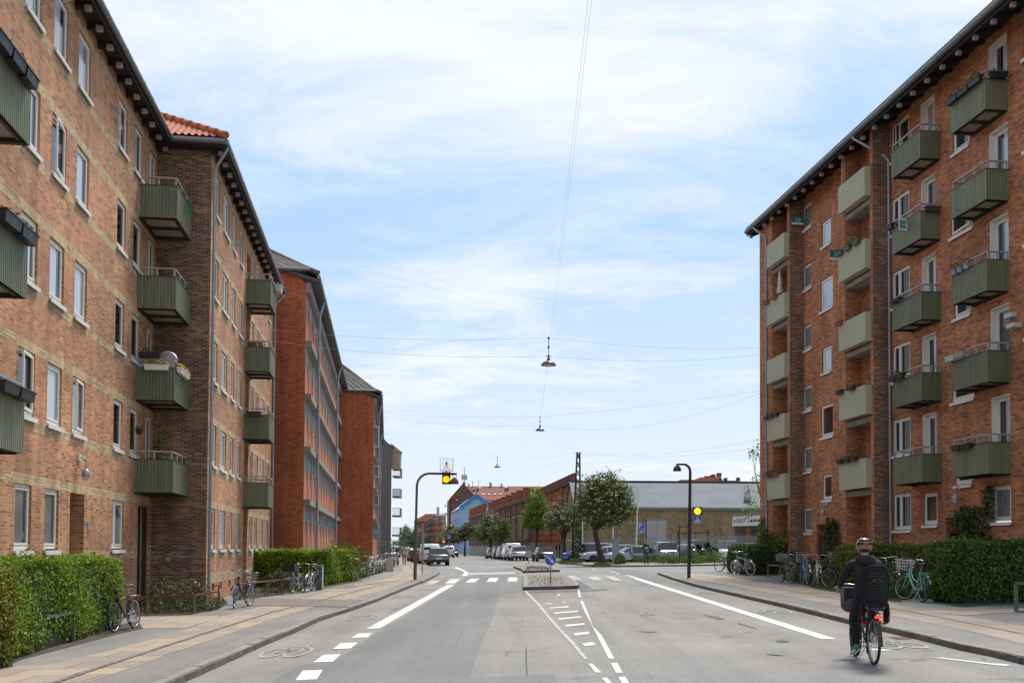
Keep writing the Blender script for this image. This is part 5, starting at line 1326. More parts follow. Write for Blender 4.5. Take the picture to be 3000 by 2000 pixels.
ln = MB(); put_text(ln, 'DUNLOP', fo(1.72, 0.03), exs, (0, 0, 1), 0.52, 0.004, 0, 0.25, 1.5)
put_poly(ln, circ(0.11, 14), fo(0.75, 0.02), exs, (0, 0, 1), 0.006, 1)
put_poly(ln, [(-0.05, -0.08), (0.10, 0.0), (-0.05, 0.08)], fo(0.75, 0.02), exs, (0, 0, 1), 0.009, 0)
for i, (a, w_, h_) in enumerate(((2.95, 0.26, 0.12), (3.35, 0.3, 0.26), (3.75, 0.24, 0.3), (4.1, 0.22, 0.3), (4.5, 0.3, 0.24), (4.9, 0.2, 0.3))):
 put_poly(ln, [(-w_ / 2, -0.14), (w_ / 2, -0.14), (w_ / 2, -0.14 + h_ * 0.55), (w_ * 0.15, -0.14 + h_), (-w_ / 2, -0.14 + h_ * 0.7)], fo(a, 0), exs, (0, 0, 1), 0.004, 0)
o = m.build('fascia_sign', M['white'], SHOP); ln.build('lettering', [M['black'], M['redpanel']], o)
YH = 175.0
RH = thing('house', 'red tiled house with brick chimneys, only its top showing above the shed roof', 'house', at(2070, 1640, YH), world=True)
px_box([(1996, 1450), (2160, 1450), (2160, 1407), (1996, 1407)], YH + 2, 9, M['brickB'], 'wall', RH)
h0, h1, h2, h3 = at(1994, 1408, YH), at(2052, 1408, YH), at(2056, 1397, YH + 4), at(1994, 1404, YH + 4)
m = MB(); m.ext([at(1994, 1410, YH), at(2062, 1410, YH), at(2062, 1404.5, YH), at(1994, 1404.5, YH)], (0, 6, 0)); m.ext([at(2052, 1410, YH + 1), at(2120, 1410, YH + 1), at(2112, 1397.5, YH + 1), at(2052, 1397.5, YH + 1)], (0, 6, 0))
m.ext([at(2062, 1398, YH + 3), at(2098, 1398, YH + 3), at(2096, 1392, YH + 3), at(2080, 1392, YH + 3)], (0, 4, 0)); m.build('roof', M['tileb'] if 'tileb' in M else M['tile'], RH)
px_box([(2101, 1410), (2119, 1410), (2110, 1393)], YH - 0.5, 1.0, M['brickB'], 'gable', RH)
for x0, x1, y0, y1 in ((2102, 2114, 1384.5, 1396), (2087, 2095.5, 1388.5, 1396), (2123, 2131, 1399, 1411), (2160, 2168, 1398, 1411), (2066, 2073, 1393.5, 1400)):
 px_box([(x0, y1), (x1, y1), (x1, y0 + 1.2), (x0, y0 + 1.2)], YH + 2, 1.0, M['brickB'], 'chimney', RH); px_box([(x0 - 0.6, y0 + 1.1), (x1 + 0.6, y0 + 1.1), (x1 + 0.6, y0), (x0 - 0.6, y0)], YH + 1.9, 1.2, M['brickG'], 'chimney_cap', RH)
# ================================================================= vegetation
import numpy as np
NR = np.random.default_rng(5)
def nrm(a): return a / np.maximum(np.linalg.norm(a, axis=-1, keepdims=True), 1e-9)
def leaf_mesh(mb, P, N, L_, asp=0.55, mi=0, droop=0.0, rand=0.7, up=None):
 """one small pointed leaf (two triangles folded along the rib) per row of P, facing roughly along N"""
 P = np.asarray(P, float); n = len(P)
 if n == 0: return
 N = nrm(np.asarray(N, float) + NR.normal(0, rand, (n, 3)))
 t = nrm(np.cross(N, NR.normal(0, 1, (n, 3)))) 
 if up is not None: t = nrm(t + np.array(up)); t = nrm(t - N * np.sum(t * N, 1, keepdims=True))
 s = np.cross(N, t)
 L_ = (np.full(n, L_) if np.isscalar(L_) else np.asarray(L_)) * NR.uniform(0.7, 1.25, n); L_ = L_[:, None]
 a = P - t * L_ * 0.5; tip = P + t * L_ * 0.5 - np.array([0, 0, 1]) * L_ * droop
 m = P + t * L_ * 0.02; fold = N * L_ * 0.09
 l = m + s * L_ * asp * 0.5 + fold; r = m - s * L_ * asp * 0.5 + fold
 vs = np.stack([a, l, tip, r], 1).reshape(-1, 3)
 o = len(mb.v)
 mb.v.extend(map(tuple, vs.tolist()))
 i = np.arange(n) * 4 + o
 f = np.concatenate([np.stack([i, i + 1, i + 2], 1), np.stack([i, i + 2, i + 3], 1)], 0)
 mb.f.extend(map(tuple, f.tolist())); mb.m.extend([mi] * (2 * n)); mb.s.extend([False] * (2 * n))
M['lfBeech'] = leafmat('beech_hedge_leaves', [(0.05, 0.10, 0.006), (0.13, 0.215, 0.010), (0.23, 0.32, 0.016), (0.33, 0.41, 0.035)], 0.35)
M['lfBeechY'] = leafmat('yellowish_hedge_leaves', [(0.07, 0.10, 0.008), (0.18, 0.22, 0.014), (0.30, 0.32, 0.028), (0.34, 0.29, 0.07)], 0.35)
M['lfHorn'] = leafmat('dark_hedge_leaves', [(0.025, 0.06, 0.009), (0.055, 0.11, 0.014), (0.09, 0.155, 0.02), (0.125, 0.20, 0.025)], 0.3)
M['lfYew'] = leafmat('trimmed_yew', [(0.028, 0.058, 0.009), (0.06, 0.11, 0.014), (0.10, 0.16, 0.018)], 0.2)
M['lfYewB'] = leafmat('bright_yew', [(0.07, 0.11, 0.012), (0.14, 0.19, 0.018), (0.20, 0.24, 0.03)], 0.3)
M['lfDull'] = leafmat('dull_shrub', [(0.05, 0.05, 0.018), (0.085, 0.085, 0.03), (0.11, 0.115, 0.04)], 0.2)
M['lfBrown'] = leafmat('brown_shrub', [(0.06, 0.045, 0.025), (0.10, 0.075, 0.045), (0.09, 0.10, 0.03)], 0.2)
M['lfHaw'] = leafmat('hawthorn_leaves', [(0.025, 0.05, 0.010), (0.065, 0.105, 0.018), (0.11, 0.15, 0.025), (0.16, 0.19, 0.034)], 0.25)
M['lfHawB'] = leafmat('hawthorn_brownish', [(0.045, 0.055, 0.02), (0.10, 0.105, 0.032), (0.16, 0.15, 0.05)], 0.25)
M['lfMaple'] = leafmat('lime_green_leaves', [(0.075, 0.13, 0.012), (0.13, 0.22, 0.014), (0.19, 0.28, 0.02)], 0.4)
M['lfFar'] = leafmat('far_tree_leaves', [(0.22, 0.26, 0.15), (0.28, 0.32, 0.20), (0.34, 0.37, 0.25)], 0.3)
M['lfVine'] = leafmat('climber_leaves', [(0.018, 0.04, 0.010), (0.04, 0.078, 0.016), (0.075, 0.115, 0.022)], 0.25)
M['lfVineB'] = leafmat('bright_climber_leaves', [(0.05, 0.09, 0.010), (0.095, 0.15, 0.014), (0.15, 0.20, 0.02)], 0.3)
M['flower'] = leafmat('hawthorn_blossom', [(0.36, 0.34, 0.17), (0.46, 0.43, 0.24), (0.55, 0.51, 0.32)], 0.15, 0.7)
M['yflower'] = leafmat('yellow_flowers', [(0.55, 0.36, 0.01), (0.65, 0.45, 0.02)], 0.2)
M['grassm'] = leafmat('grass_blades', [(0.035, 0.06, 0.010), (0.07, 0.11, 0.015), (0.12, 0.15, 0.03)], 0.3)
M['bark'] = pm('tree_bark', (0.055, 0.045, 0.035), 0.9, var=0.4, scale=5, bump=0.6)
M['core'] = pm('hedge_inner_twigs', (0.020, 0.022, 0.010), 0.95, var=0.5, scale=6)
def hedge(label, corners, h, mat, dens=900, L_=0.085, group=None, round_=0.08, core=0.16, extra=None, rand=0.55):
 """corners: four plan points (near front, far front, far back, near back)"""
 c = [V((p[0], p[1], 0)) for p in corners]; cen = (c[0] + c[1] + c[2] + c[3]) / 4
 z0 = gz(cen.x, cen.y, SWO)
 T = thing('hedge', label, 'hedge', (cen.x, cen.y, z0), group=group, world=True)
 mb = MB(); Pt = []; Nn = []
 def face(a, b, zb, zt_, n):
  k = int((b - a).length * (zt_ - zb) * dens)
  s = NR.uniform(0, 1, (k, 1)); zz_ = NR.uniform(0, 1, (k, 1)) ** 0.9 * (zt_ - zb) + zb
  p = np.array(a) + (np.array(b) - np.array(a)) * s; p[:, 2:] = zz_
  bul = np.sin(s * (b - a).length * 2.1 + zz_ * 1.7 + a.x) * 0.05 + NR.normal(0, 0.035, (k, 1)) - np.abs(NR.normal(0, 0.05, (k, 1)))
  edge = np.clip((zz_ - (zt_ - round_ * 2)) / (round_ * 2), 0, 1) * round_ * 0.8 + np.clip((0.25 - (zz_ - zb)) / 0.25, 0, 1) * 0.10
  p = p + np.array(n) * (bul - edge)
  Pt.append(p); Nn.append(np.tile(np.array(n) + np.array((0, 0, 0.25)), (k, 1)))
 for i in range(4):
  a, b = c[i], c[(i + 1) % 4]; d = (b - a).normalized(); n = V((d.y, -d.x, 0))
  if n.dot((a + b) / 2 - cen) < 0: n = -n
  face(a, b, z0, z0 + h, n)
 area = ((c[1] - c[0]).cross(c[3] - c[0])).length; k = int(area * dens)
 s = NR.uniform(0, 1, (k, 1)); t = NR.uniform(0, 1, (k, 1))
 A = [np.array(q) for q in c]
 p = A[0] * (1 - s) * (1 - t) + A[1] * s * (1 - t) + A[2] * s * t + A[3] * (1 - s) * t
 p[:, 2] = z0 + h + NR.normal(0, 0.035, k) + 0.04 * np.sin(p[:, 0] * 3.1 + p[:, 1] * 2.3) + (NR.uniform(0, 1, k) > 0.97) * NR.uniform(0.02, 0.16, k)
 Pt.append(p); Nn.append(np.tile(np.array((0, 0, 1.0)), (k, 1)))
 leaf_mesh(mb, np.concatenate(Pt), np.concatenate(Nn), L_, 0.55, 0, 0.12, rand)
 mb.build('foliage', mat, T, uv=False)
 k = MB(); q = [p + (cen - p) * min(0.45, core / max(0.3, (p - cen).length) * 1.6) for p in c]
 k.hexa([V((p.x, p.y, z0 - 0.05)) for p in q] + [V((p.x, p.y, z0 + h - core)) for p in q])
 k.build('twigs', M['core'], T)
 return T
def bush(label, px, py, w, h, mat, n=2200, L_=0.09, cat='shrub', flowers=0, depth=None, off=SWO, group=None, name='shrub'):
 b = G(px, py, off); T = thing(name, label, cat, b, group=group, world=True)
 k = n; d = nrm(NR.normal(0, 1, (k, 3))); d[:, 2] = np.abs(d[:, 2])
 r = NR.uniform(0.55, 1.0, (k, 1)) ** 0.5
 lob = 1 + 0.22 * np.sin(d[:, :1] * 5 + px) * np.cos(d[:, 1:2] * 4) + 0.12 * np.sin(d[:, 2:] * 9 + py)
 P = d * r * lob * np.array([w / 2, (depth or w) / 2, h * 0.92]) + np.array(b)
 mb = MB(); leaf_mesh(mb, P, d, L_, 0.5, 0, 0.1, 0.6)
 if flowers:
  i = NR.choice(k, flowers); leaf_mesh(mb, P[i] + d[i] * 0.04, d[i], 0.06, 0.9, 1, 0, 0.3)
 mb.build('foliage', [mat, M['yflower']], T, uv=False)
 s = MB()
 for i in range(7):
  a = 2 * PI * i / 7; s.tube([b, b + V((math.cos(a) * w * 0.12, math.sin(a) * w * 0.12, h * 0.3)), b + V((math.cos(a) * w * 0.28, math.sin(a) * w * 0.28, h * 0.7))], [0.02, 0.015, 0.006], 4)
 s.build('stems', M['bark'], T)
 return T
def tree(label, base, path, crown, mats, clusters=400, per=14, L_=0.13, flowers=0, trunk_r=0.16, cl_r=0.28, group=None, name='tree', seed=1, gaps=0.38, fl_size=0.17, flat=1.0):
 """base: plan point; path: trunk points relative to base; crown: list of (cx, cy, cz, rx, ry, rz) relative lobes"""
 rnd = random.Random(seed); b = V(base)
 T = thing(name, label, 'tree', b, group=group, world=True)
 tr = MB(); pts = [b + V(p) for p in path]
 n = len(pts); flare = [1.35] + [1.0] * (n - 1)
 tr.tube(pts, [trunk_r * flare[i] * (1 - 0.35 * i / (n - 1)) for i in range(n)], 9)
 top = pts[-1]
 C_, Nn = [], []
 off = NR.uniform(0, 50, 3)
 tot = sum(l[3] * l[4] * l[5] for l in crown)
 for (cx, cy, cz, rx, ry, rz) in crown:
  want = int(clusters * rx * ry * rz / tot); got = 0; tries = 0
  c = np.array(b + V((cx, cy, cz)))
  while got < want and tries < want * 30:
   tries += 1
   d = nrm(NR.normal(0, 1, 3)); r = NR.uniform(0.25, 1.0) ** 0.45
   p = c + d * r * np.array([rx, ry, rz])
   if p[2] < b.z + path[-1][2] * 0.72: continue
   q = (p - np.array(b)) * 0.95 + off
   if noise.noise(V(q)) * 0.5 + 0.5 + 0.10 * r < gaps: continue
   C_.append(p); Nn.append(d); got += 1
 C_ = np.array(C_); Nn = np.array(Nn)
 order = NR.permutation(len(C_))[: max(10, len(C_) // 14)]
 mains = []
 for j, i in enumerate(order):
  q = V(C_[i])
  if j < 7 or not mains:
   s = pts[-1].lerp(pts[-2], rnd.uniform(0, 0.5)); r0 = trunk_r * 0.45
  else:
   mm = min(mains, key=lambda t_: (t_[0] - q).length); s = mm[0]; r0 = trunk_r * 0.2
  mid = s.lerp(q, 0.5) + V((rnd.uniform(-.2, .2), rnd.uniform(-.2, .2), rnd.uniform(0.05, .35))) * (q - s).length * 0.4
  tr.tube([s, mid, q], [r0, r0 * 0.62, 0.012], 5)
  mains.append((mid, r0))
 tr.build('trunk', M['bark'], T)
 k = len(C_)
 P = np.repeat(C_, per, 0) + NR.normal(0, 1, (k * per, 3)) * np.array([cl_r, cl_r, cl_r * 0.75 * flat]) * 0.62
 N = np.repeat(Nn, per, 0) * 0.6 + np.array([0, 0, 0.7])
 mb = MB(); leaf_mesh(mb, P, N, L_, 0.6, 0, 0.15, 0.8)
 if flowers:
  i = NR.choice(k, min(flowers, k * 3)); out = Nn[i] + np.array([0, 0, 0.6])
  c0 = C_[i] + nrm(out) * cl_r * 0.75 + NR.normal(0, 0.12, (len(i), 3))
  Pf = np.repeat(c0, 5, 0) + NR.normal(0, fl_size * 0.33, (len(i) * 5, 3)); leaf_mesh(mb, Pf, np.repeat(out, 5, 0), fl_size * 0.62, 0.95, 1, 0, 0.35)
 mb.build('crown', [mats, M['flower']], T, uv=False)
 return T
def grass(name, label, poly, n, h, mats=None, off=SWO, flowers=0, cat='grass'):
 xs_ = [p[0] for p in poly]; ys_ = [p[1] for p in poly]
 def inside(x, y):
  c = False; j = len(poly) - 1
  for i in range(len(poly)):
   if (poly[i][1] > y) != (poly[j][1] > y) and x < (poly[j][0] - poly[i][0]) * (y - poly[i][1]) / (poly[j][1] - poly[i][1]) + poly[i][0]: c = not c
   j = i
  return c
 P = []
 while len(P) < n:
  x = RN.uniform(min(xs_), max(xs_)); y = RN.uniform(min(ys_), max(ys_))
  if inside(x, y) and noise.noise(V((x * 1.3, y * 1.3, 3))) > -0.35 + RN.uniform(-0.2, 0.1): P.append((x, y, gz(x, y, off)))
 P = np.array(P); k = len(P); mb = MB()
 hh = h * NR.uniform(0.4, 1.2, (k, 1)); a = NR.uniform(0, 2 * PI, k)
 s = np.stack([np.cos(a), np.sin(a), np.zeros(k)], 1) * (0.010 + 0.02 * h); lean = NR.normal(0, 0.35, (k, 3)) * hh; lean[:, 2] = 0
 t = P + np.concatenate([np.zeros((k, 2)), hh], 1) + lean
 vs = np.stack([P - s, P + s, t], 1).reshape(-1, 3); o = 0
 mb.v.extend(map(tuple, vs.tolist())); i = np.arange(k) * 3
 mb.f.extend(map(tuple, np.stack([i, i + 1, i + 2], 1).tolist())); mb.m.extend([0] * k); mb.s.extend([False] * k)
 if flowers:
  i = NR.choice(k, flowers); leaf_mesh(mb, t[i], np.tile(np.array((0, 0, 1.0)), (flowers, 1)), 0.05, 0.9, 1, 0, 0.4)
 o = mb.build(name, [mats or M['grassm'], M['yflower']], uv=False)
 o['kind'] = 'stuff'; tag(o, label, cat)
 return o
def bed(pts): return struct(sheet('planting_bed', pix(pts, SWO), SWO + 0.02, M['soil'], 0.06, M['curb']))
bedL1 = [(402, 1803), (560, 1800), (640, 1784), (668, 1768), (640, 1742), (430, 1742)]
bedL2 = [(690, 1760), (800, 1745), (905, 1722), (900, 1690), (740, 1690), (672, 1735)]
bed(bedL1); bed(bedL2)
bed([(20, 1950), (62, 1932), (345, 1857), (420, 1841), (405, 1822), (0, 1880)]); bed([(928, 1727), (962, 1720), (1060, 1700), (1065, 1692), (930, 1700)])
bedR1 = [(2290, 1695), (2300, 1700), (2390, 1723), (2520, 1748), (2640, 1764), (2640, 1740), (2480, 1705), (2330, 1684)]
bed(bedR1); bed([(2734, 1763), (2819, 1778), (2905, 1772), (3080, 1765), (3080, 1740), (2740, 1745)]); bed([(2972, 1791), (3080, 1800), (3080, 1788)]); bed([(2186, 1686), (2280, 1685), (2290, 1678), (2360, 1678), (2130, 1672)])
grass('grass', 'short green grass around the flowering shrub by the dark gate', pix(bedL1, SWO), 2600, 0.13, flowers=14)
grass('grass', 'grass strip with yellow flowers between low rails and the bicycles', pix(bedL2, SWO), 2600, 0.16, flowers=26)
grass('grass', 'rough grass growing under the parked bicycles on the right', pix(bedR1, SWO), 3000, 0.22)
grass('weeds', 'tall weeds along the wire fence of the car yard', pix([(1700, 1640), (1790, 1645), (1880, 1648), (2000, 1649), (2055, 1649), (2110, 1646), (2110, 1641), (1960, 1640), (1800, 1637), (1690, 1632)], SWO), 5200, 0.62, M['lfVineB'])
grass('grass', 'tuft of grass around the foot of the large hawthorn', pix([(1736, 1659), (1770, 1662), (1792, 1657), (1775, 1650), (1745, 1652)], SWO), 500, 0.3)
grass('grass', 'grass growing round the lattice mast and smaller hawthorn', pix([(1630, 1649), (1660, 1652), (1708, 1651), (1700, 1643), (1650, 1640)], SWO), 700, 0.3)
grass('weeds', 'dry weeds growing on the farther traffic island', pix([(1535, 1675), (1625, 1671), (1600, 1662), (1545, 1662)], 0.1), 420, 0.14, M['lfDull'], off=0.15)
grass('weeds', 'few green weeds on the gravel of the nearer traffic island', pix([(1550, 1718), (1665, 1716), (1640, 1692), (1550, 1692)], 0.1), 160, 0.12, off=0.15)
grass('weeds', 'weeds along the foot of the left bicycle racks', pix([(1056, 1694), (1100, 1684), (1148, 1668), (1150, 1662), (1095, 1676), (1052, 1688)], SWO), 700, 0.3)
grass('grass', 'lawn behind the bicycle racks by the far orange block', pix([(1062, 1684), (1128, 1670), (1130, 1652), (1070, 1656)], SWO), 900, 0.16)
hedge('yellowish green hedge at the left edge of the picture', [(-7.55, 8.5), (-7.6, 15.35), (-9.4, 15.3), (-9.4, 8.5)], 1.50, M['lfBeechY'], 1250, 0.075)
hedge('fresh green beech hedge left of the dark gate, a black bicycle leaning at its end', [(-7.9, 15.1), (-8.75, 22.4), (-10.1, 22.2), (-9.5, 15.1)], 1.55, M['lfBeech'], 1350, 0.073)
hq = [G(957, 1716, SWO), G(1052, 1700, SWO)]
hedge('clipped bright green hedge behind the graffiti covered cabinet', [(hq[0].x, hq[0].y), (hq[1].x, hq[1].y), (hq[1].x - 3.0, hq[1].y + 0.6), (-11.55, hq[0].y + 0.3)], 1.52, M['lfBeech'], 480, 0.13)
hedge('large dark green hedge at the right edge of the picture', [(10.75, 24.15), (10.62, 25.7), (16.5, 27.2), (16.5, 24.6)], 1.42, M['lfHorn'], 800, 0.095)
hedge('soft yellow green hedge behind the cyclist', [(10.95, 31.5), (10.9, 33.6), (13.3, 33.6), (13.05, 31.5)], 1.36, M['lfYewB'], 520, 0.10, rand=0.9)
h3 = G(2190, 1684, SWO)
hedge('dark neatly clipped hedge with square corners beside two grey bicycles', [(h3.x, h3.y), (h3.x - 0.05, h3.y + 4.2), (h3.x + 2.8, h3.y + 4.0), (h3.x + 2.75, h3.y - 0.1)], 1.30, M['lfYew'], 560, 0.10, rand=0.9)
bush('dull green shrub with yellow flowers in front of the dark brick return wall', 520, 1790, 2.3, 0.95, M['lfDull'], 3000, 0.075, flowers=40)
bush('small dull shrub beside the low rail in front of the clipped hedge', 825, 1735, 1.5, 0.95, M['lfDull'], 1800, 0.075, flowers=26)
bush('leafy green shrub behind the clipped hedge against the brick wall', 790, 1712, 1.5, 2.1, M['lfHorn'], 1000, 0.16)
bush('tall loose shrub rising above the end of the clipped hedge', 1022, 1694, 2.2, 2.35, M['lfHorn'], 2400, 0.13)
bush('bright green loose shrub at the street side of the clipped hedge', 990, 1703, 1.7, 1.95, M['lfBeech'], 1500, 0.13)
bush('brown leaved shrub between the turquoise bicycle and the big right hedge', 2700, 1742, 1.5, 1.32, M['lfBrown'], 2200, 0.09)
bush('green leafy shrub low behind the turquoise bicycle', 2655, 1750, 1.5, 0.95, M['lfHorn'], 1400, 0.11)
bush('soft dull shrub behind the blue and cream bicycles', 2385, 1700, 2.4, 1.05, M['lfDull'], 2200, 0.10)
bush('bright shrub at the foot of the right building beside the square hedge', 2320, 1672, 2.2, 1.6, M['lfYewB'], 1500, 0.12)
bush('big round shrub at the far left behind the bicycle racks', 1160, 1622, 5.5, 4.2, M['lfHorn'], 1600, 0.4)
for i, (px, py, w_, h_) in enumerate(((1706, 1640, 1.4, 1.1), (2085, 1648, 2.0, 1.1), (2030, 1650, 1.6, 1.0), (1816, 1651, 0.9, 0.9), (1960, 1650, 1.8, 0.9))):
 bush(['weedy shrub beside the ivy covered mast', 'leafy weed shrub above the low concrete block', 'spreading green shrub right of the blue street sign post', 'small shrub at the foot of the steel cabinet', 'low weedy shrub behind the standing woman'][i], px, py, w_, h_, M['lfVineB'], 700, 0.13)
def climber(label, P, blobs, mat, n, L_=0.13):
 c = P(blobs[0][0], 0.1, blobs[0][1]); T = thing('climbing_plant', label, 'climber', (c.x, c.y, gz(c.x, c.y, SWO)), world=True)
 Pt, Nn = [], []
 o = P(0, 1, 0) - P(0, 0, 0)
 for (v, z, rv, rz, th) in blobs:
  k = int(n * rv * rz)
  for _ in range(k):
   a = RN.uniform(0, 2 * PI); r = math.sqrt(RN.uniform(0, 1)); 
   Pt.append(P(v + rv * r * math.cos(a), 0.05 + th * RN.uniform(0, 1) * (1 - r * 0.5), z + rz * r * math.sin(a))); Nn.append(o)
 mb = MB(); leaf_mesh(mb, np.array(Pt), np.array(Nn), L_, 0.75, 0, 0.2, 0.6); mb.build('foliage', mat, T, uv=False)
 s = MB(); v0_ = blobs[0][0]
 for i in range(4): s.tube([P(v0_ + i * 0.06, 0.06, 0.2), P(v0_ + i * 0.1 - 0.1, 0.08, 1.4), P(v0_ + (i - 1.5) * 0.25, 0.1, 2.6)], [0.03, 0.022, 0.01], 5)
 s.build('stems', M['bark'], T)
climber('dark green climber beside the right hand entrance, below the wall lamp', PM, [(30.1, 2.2, 0.75, 0.95, 0.55), (29.6, 1.4, 0.6, 0.9, 0.5), (30.7, 2.75, 0.65, 0.42, 0.5), (29.35, 3.2, 0.35, 0.55, 0.3), (30.0, 0.9, 0.7, 0.7, 0.6)], M['lfVine'], 780)
climber('smaller dark climber beside the farther entrance of the right building', PM, [(40.75, 2.1, 0.55, 0.85, 0.5), (40.9, 2.75, 0.5, 0.35, 0.4), (40.6, 1.2, 0.6, 0.7, 0.5)], M['lfVine'], 760)
climber('bright green climber spreading over the corner of the right building', PP, [(46.2, 1.7, 1.0, 0.75, 0.5), (47.2, 2.3, 0.5, 0.95, 0.4), (44.9, 1.7, 0.7, 0.7, 0.5), (44.4, 2.3, 0.3, 0.5, 0.4), (47.3, 1.2, 1.0, 0.6, 0.6)], M['lfVineB'], 520, 0.17)
climber('dark ivy strip climbing the corner between the brick and the orange block', F2.cross(53.4, -1), [(-8.6, 2.4, 0.35, 1.6, 0.3), (-8.35, 4.0, 0.45, 0.35, 0.3), (-8.7, 1.0, 0.4, 1.0, 0.3)], M['lfHorn'], 420, 0.2)
def tb(px, Y): 
 p = at(px, 1603, Y); return V((p.x, Y, gz(p.x, Y, SWO)))
tree('large round hawthorn in cream blossom with a leaning trunk, at the car yard corner', tb(1766, 75), [(0, 0, 0), (-0.25, 0, 1.0), (-0.5, 0, 2.0), (-0.62, 0, 2.5)],
  [(0.1, 0, 4.4, 2.15, 2.0, 1.7), (0.25, 0, 5.6, 1.5, 1.5, 1.35), (-1.0, 0, 4.9, 1.25, 1.3, 1.2), (1.2, 0, 4.7, 1.15, 1.3, 1.5), (-0.2, 0, 6.1, 0.9, 0.9, 0.75), (0.75, 0, 6.75, 0.5, 0.5, 0.5), (-1.1, 0, 6.3, 0.5, 0.5, 0.45), (1.75, 0, 5.75, 0.5, 0.5, 0.5), (-2.0, 0, 4.4, 0.5, 0.5, 0.4), (2.1, 0, 3.9, 0.45, 0.5, 0.5)], M['lfHaw'], 980, 15, 0.16, 560, 0.24, 0.30, 'hawthorns along the street', 'hawthorn_tree', 3, 0.39)
tree('smaller pale hawthorn left of the ivy covered lattice mast', tb(1653, 92), [(0, 0, 0), (0.0, 0, 1.2), (0.05, 0, 2.3)],
  [(0.1, 0, 3.6, 1.9, 1.7, 1.1), (0.0, 0, 4.6, 1.15, 1.2, 1.2), (-1.0, 0, 3.6, 1.0, 1, 0.9), (1.5, 0, 3.3, 0.9, 0.9, 0.8)], M['lfHawB'], 330, 13, 0.17, 420, 0.2, 0.33, 'hawthorns along the street', 'hawthorn_tree', 4, 0.42)
tree('slender lime green maple in front of the dark factory hall', tb(1571, 112), [(0, 0, 0), (0, 0, 1.6), (0.05, 0, 3.0)],
  [(0, 0, 4.2, 1.9, 1.7, 0.9), (0.1, 0, 5.3, 1.5, 1.4, 0.9), (0.0, 0, 6.4, 1.15, 1.1, 0.8), (-0.1, 0, 7.4, 0.7, 0.7, 0.85), (-1.5, 0, 3.9, 0.9, 0.8, 0.45)], M['lfMaple'], 330, 16, 0.22, 0, 0.13, 0.40, None, 'maple_tree', 5, 0.44, flat=0.6)
tree('dark hawthorn with white blossom directly above the parked white van', tb(1465, 122), [(0, 0, 0), (0, 0, 1.1), (0.0, 0, 2.0)], [(0, 0, 3.2, 1.3, 1.2, 1.1), (0.2, 0, 4.1, 0.9, 0.9, 0.8), (0.5, 0, 3.3, 0.8, 0.8, 0.8)], M['lfHaw'], 240, 13, 0.2, 150, 0.16, 0.35, 'hawthorns along the street', 'hawthorn_tree', 6, 0.40)
tree('tall hawthorn full of pale blossom, left of the dark one', tb(1437, 136), [(0, 0, 0), (0, 0, 1.4), (0.0, 0, 2.4)], [(-0.4, 0, 3.4, 1.8, 1.6, 1.2), (0.2, 0, 5.0, 1.3, 1.2, 1.1), (-1.3, 0, 3.2, 0.9, 0.9, 0.9)], M['lfHaw'], 320, 13, 0.22, 420, 0.18, 0.38, 'hawthorns along the street', 'hawthorn_tree', 7, 0.40, 0.2)
tree('brownish hawthorn in front of the left end of the factory hall', tb(1362, 170), [(0, 0, 0), (0, 0, 1.6), (0.0, 0, 2.6)], [(0.3, 0, 4.3, 1.35, 1.2, 1.4), (-0.4, 0, 3.6, 1.1, 1.0, 0.9)], M['lfHawB'], 230, 13, 0.26, 80, 0.18, 0.42, 'hawthorns along the street', 'hawthorn_tree', 8, 0.40, 0.24)
tree('pale spreading hawthorn in front of the blue house', tb(1328, 196), [(0, 0, 0), (0, 0, 1.6), (0.0, 0, 2.6)], [(0.0, 0, 4.2, 1.8, 1.6, 1.6), (-1.0, 0, 3.4, 1.0, 1.0, 0.9), (0.8, 0, 3.4, 1.0, 1.0, 0.9)], M['lfHawB'], 250, 13, 0.3, 240, 0.18, 0.45, 'hawthorns along the street', 'hawthorn_tree', 9, 0.40, 0.28)
tree('small yellow green street tree beside the far red balconies', tb(1300, 235), [(0, 0, 0), (0, 0, 1.2), (0.0, 0, 2.0)], [(0.0, 0, 3.4, 1.4, 1.4, 1.7)], M['lfMaple'], 120, 12, 0.3, 0, 0.14, 0.45, None, 'street_tree', 10, 0.40)
for i, (px, w_, h_) in enumerate(((1189, 3.4, 12.4), (1217, 3.2, 11.4), (1238, 3.6, 8.6))):
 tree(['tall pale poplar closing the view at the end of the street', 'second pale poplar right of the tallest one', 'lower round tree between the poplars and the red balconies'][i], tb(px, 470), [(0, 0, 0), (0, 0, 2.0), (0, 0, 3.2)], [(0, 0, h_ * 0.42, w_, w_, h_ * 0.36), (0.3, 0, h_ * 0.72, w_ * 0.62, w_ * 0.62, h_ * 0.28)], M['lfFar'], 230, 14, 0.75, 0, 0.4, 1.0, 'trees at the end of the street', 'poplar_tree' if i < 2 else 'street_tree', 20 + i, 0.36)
tree('thin young tree with sparse leaves beside the far corner of the right building', V((at(2236, 1600, 66).x, 66, gz(20, 66))), [(0, 0, 0), (0.0, 0, 2.4), (-0.1, 0, 4.4)], [(-0.5, 0, 5.2, 0.7, 0.7, 0.8), (-0.3, 0, 7.4, 0.6, 0.6, 0.9), (-0.8, 0, 3.6, 0.6, 0.6, 0.7)], M['lfMaple'], 34, 8, 0.2, 0, 0.06, 0.3, None, 'young_tree', 31, 0.3)
mv = FL.p(0, 0, 0)
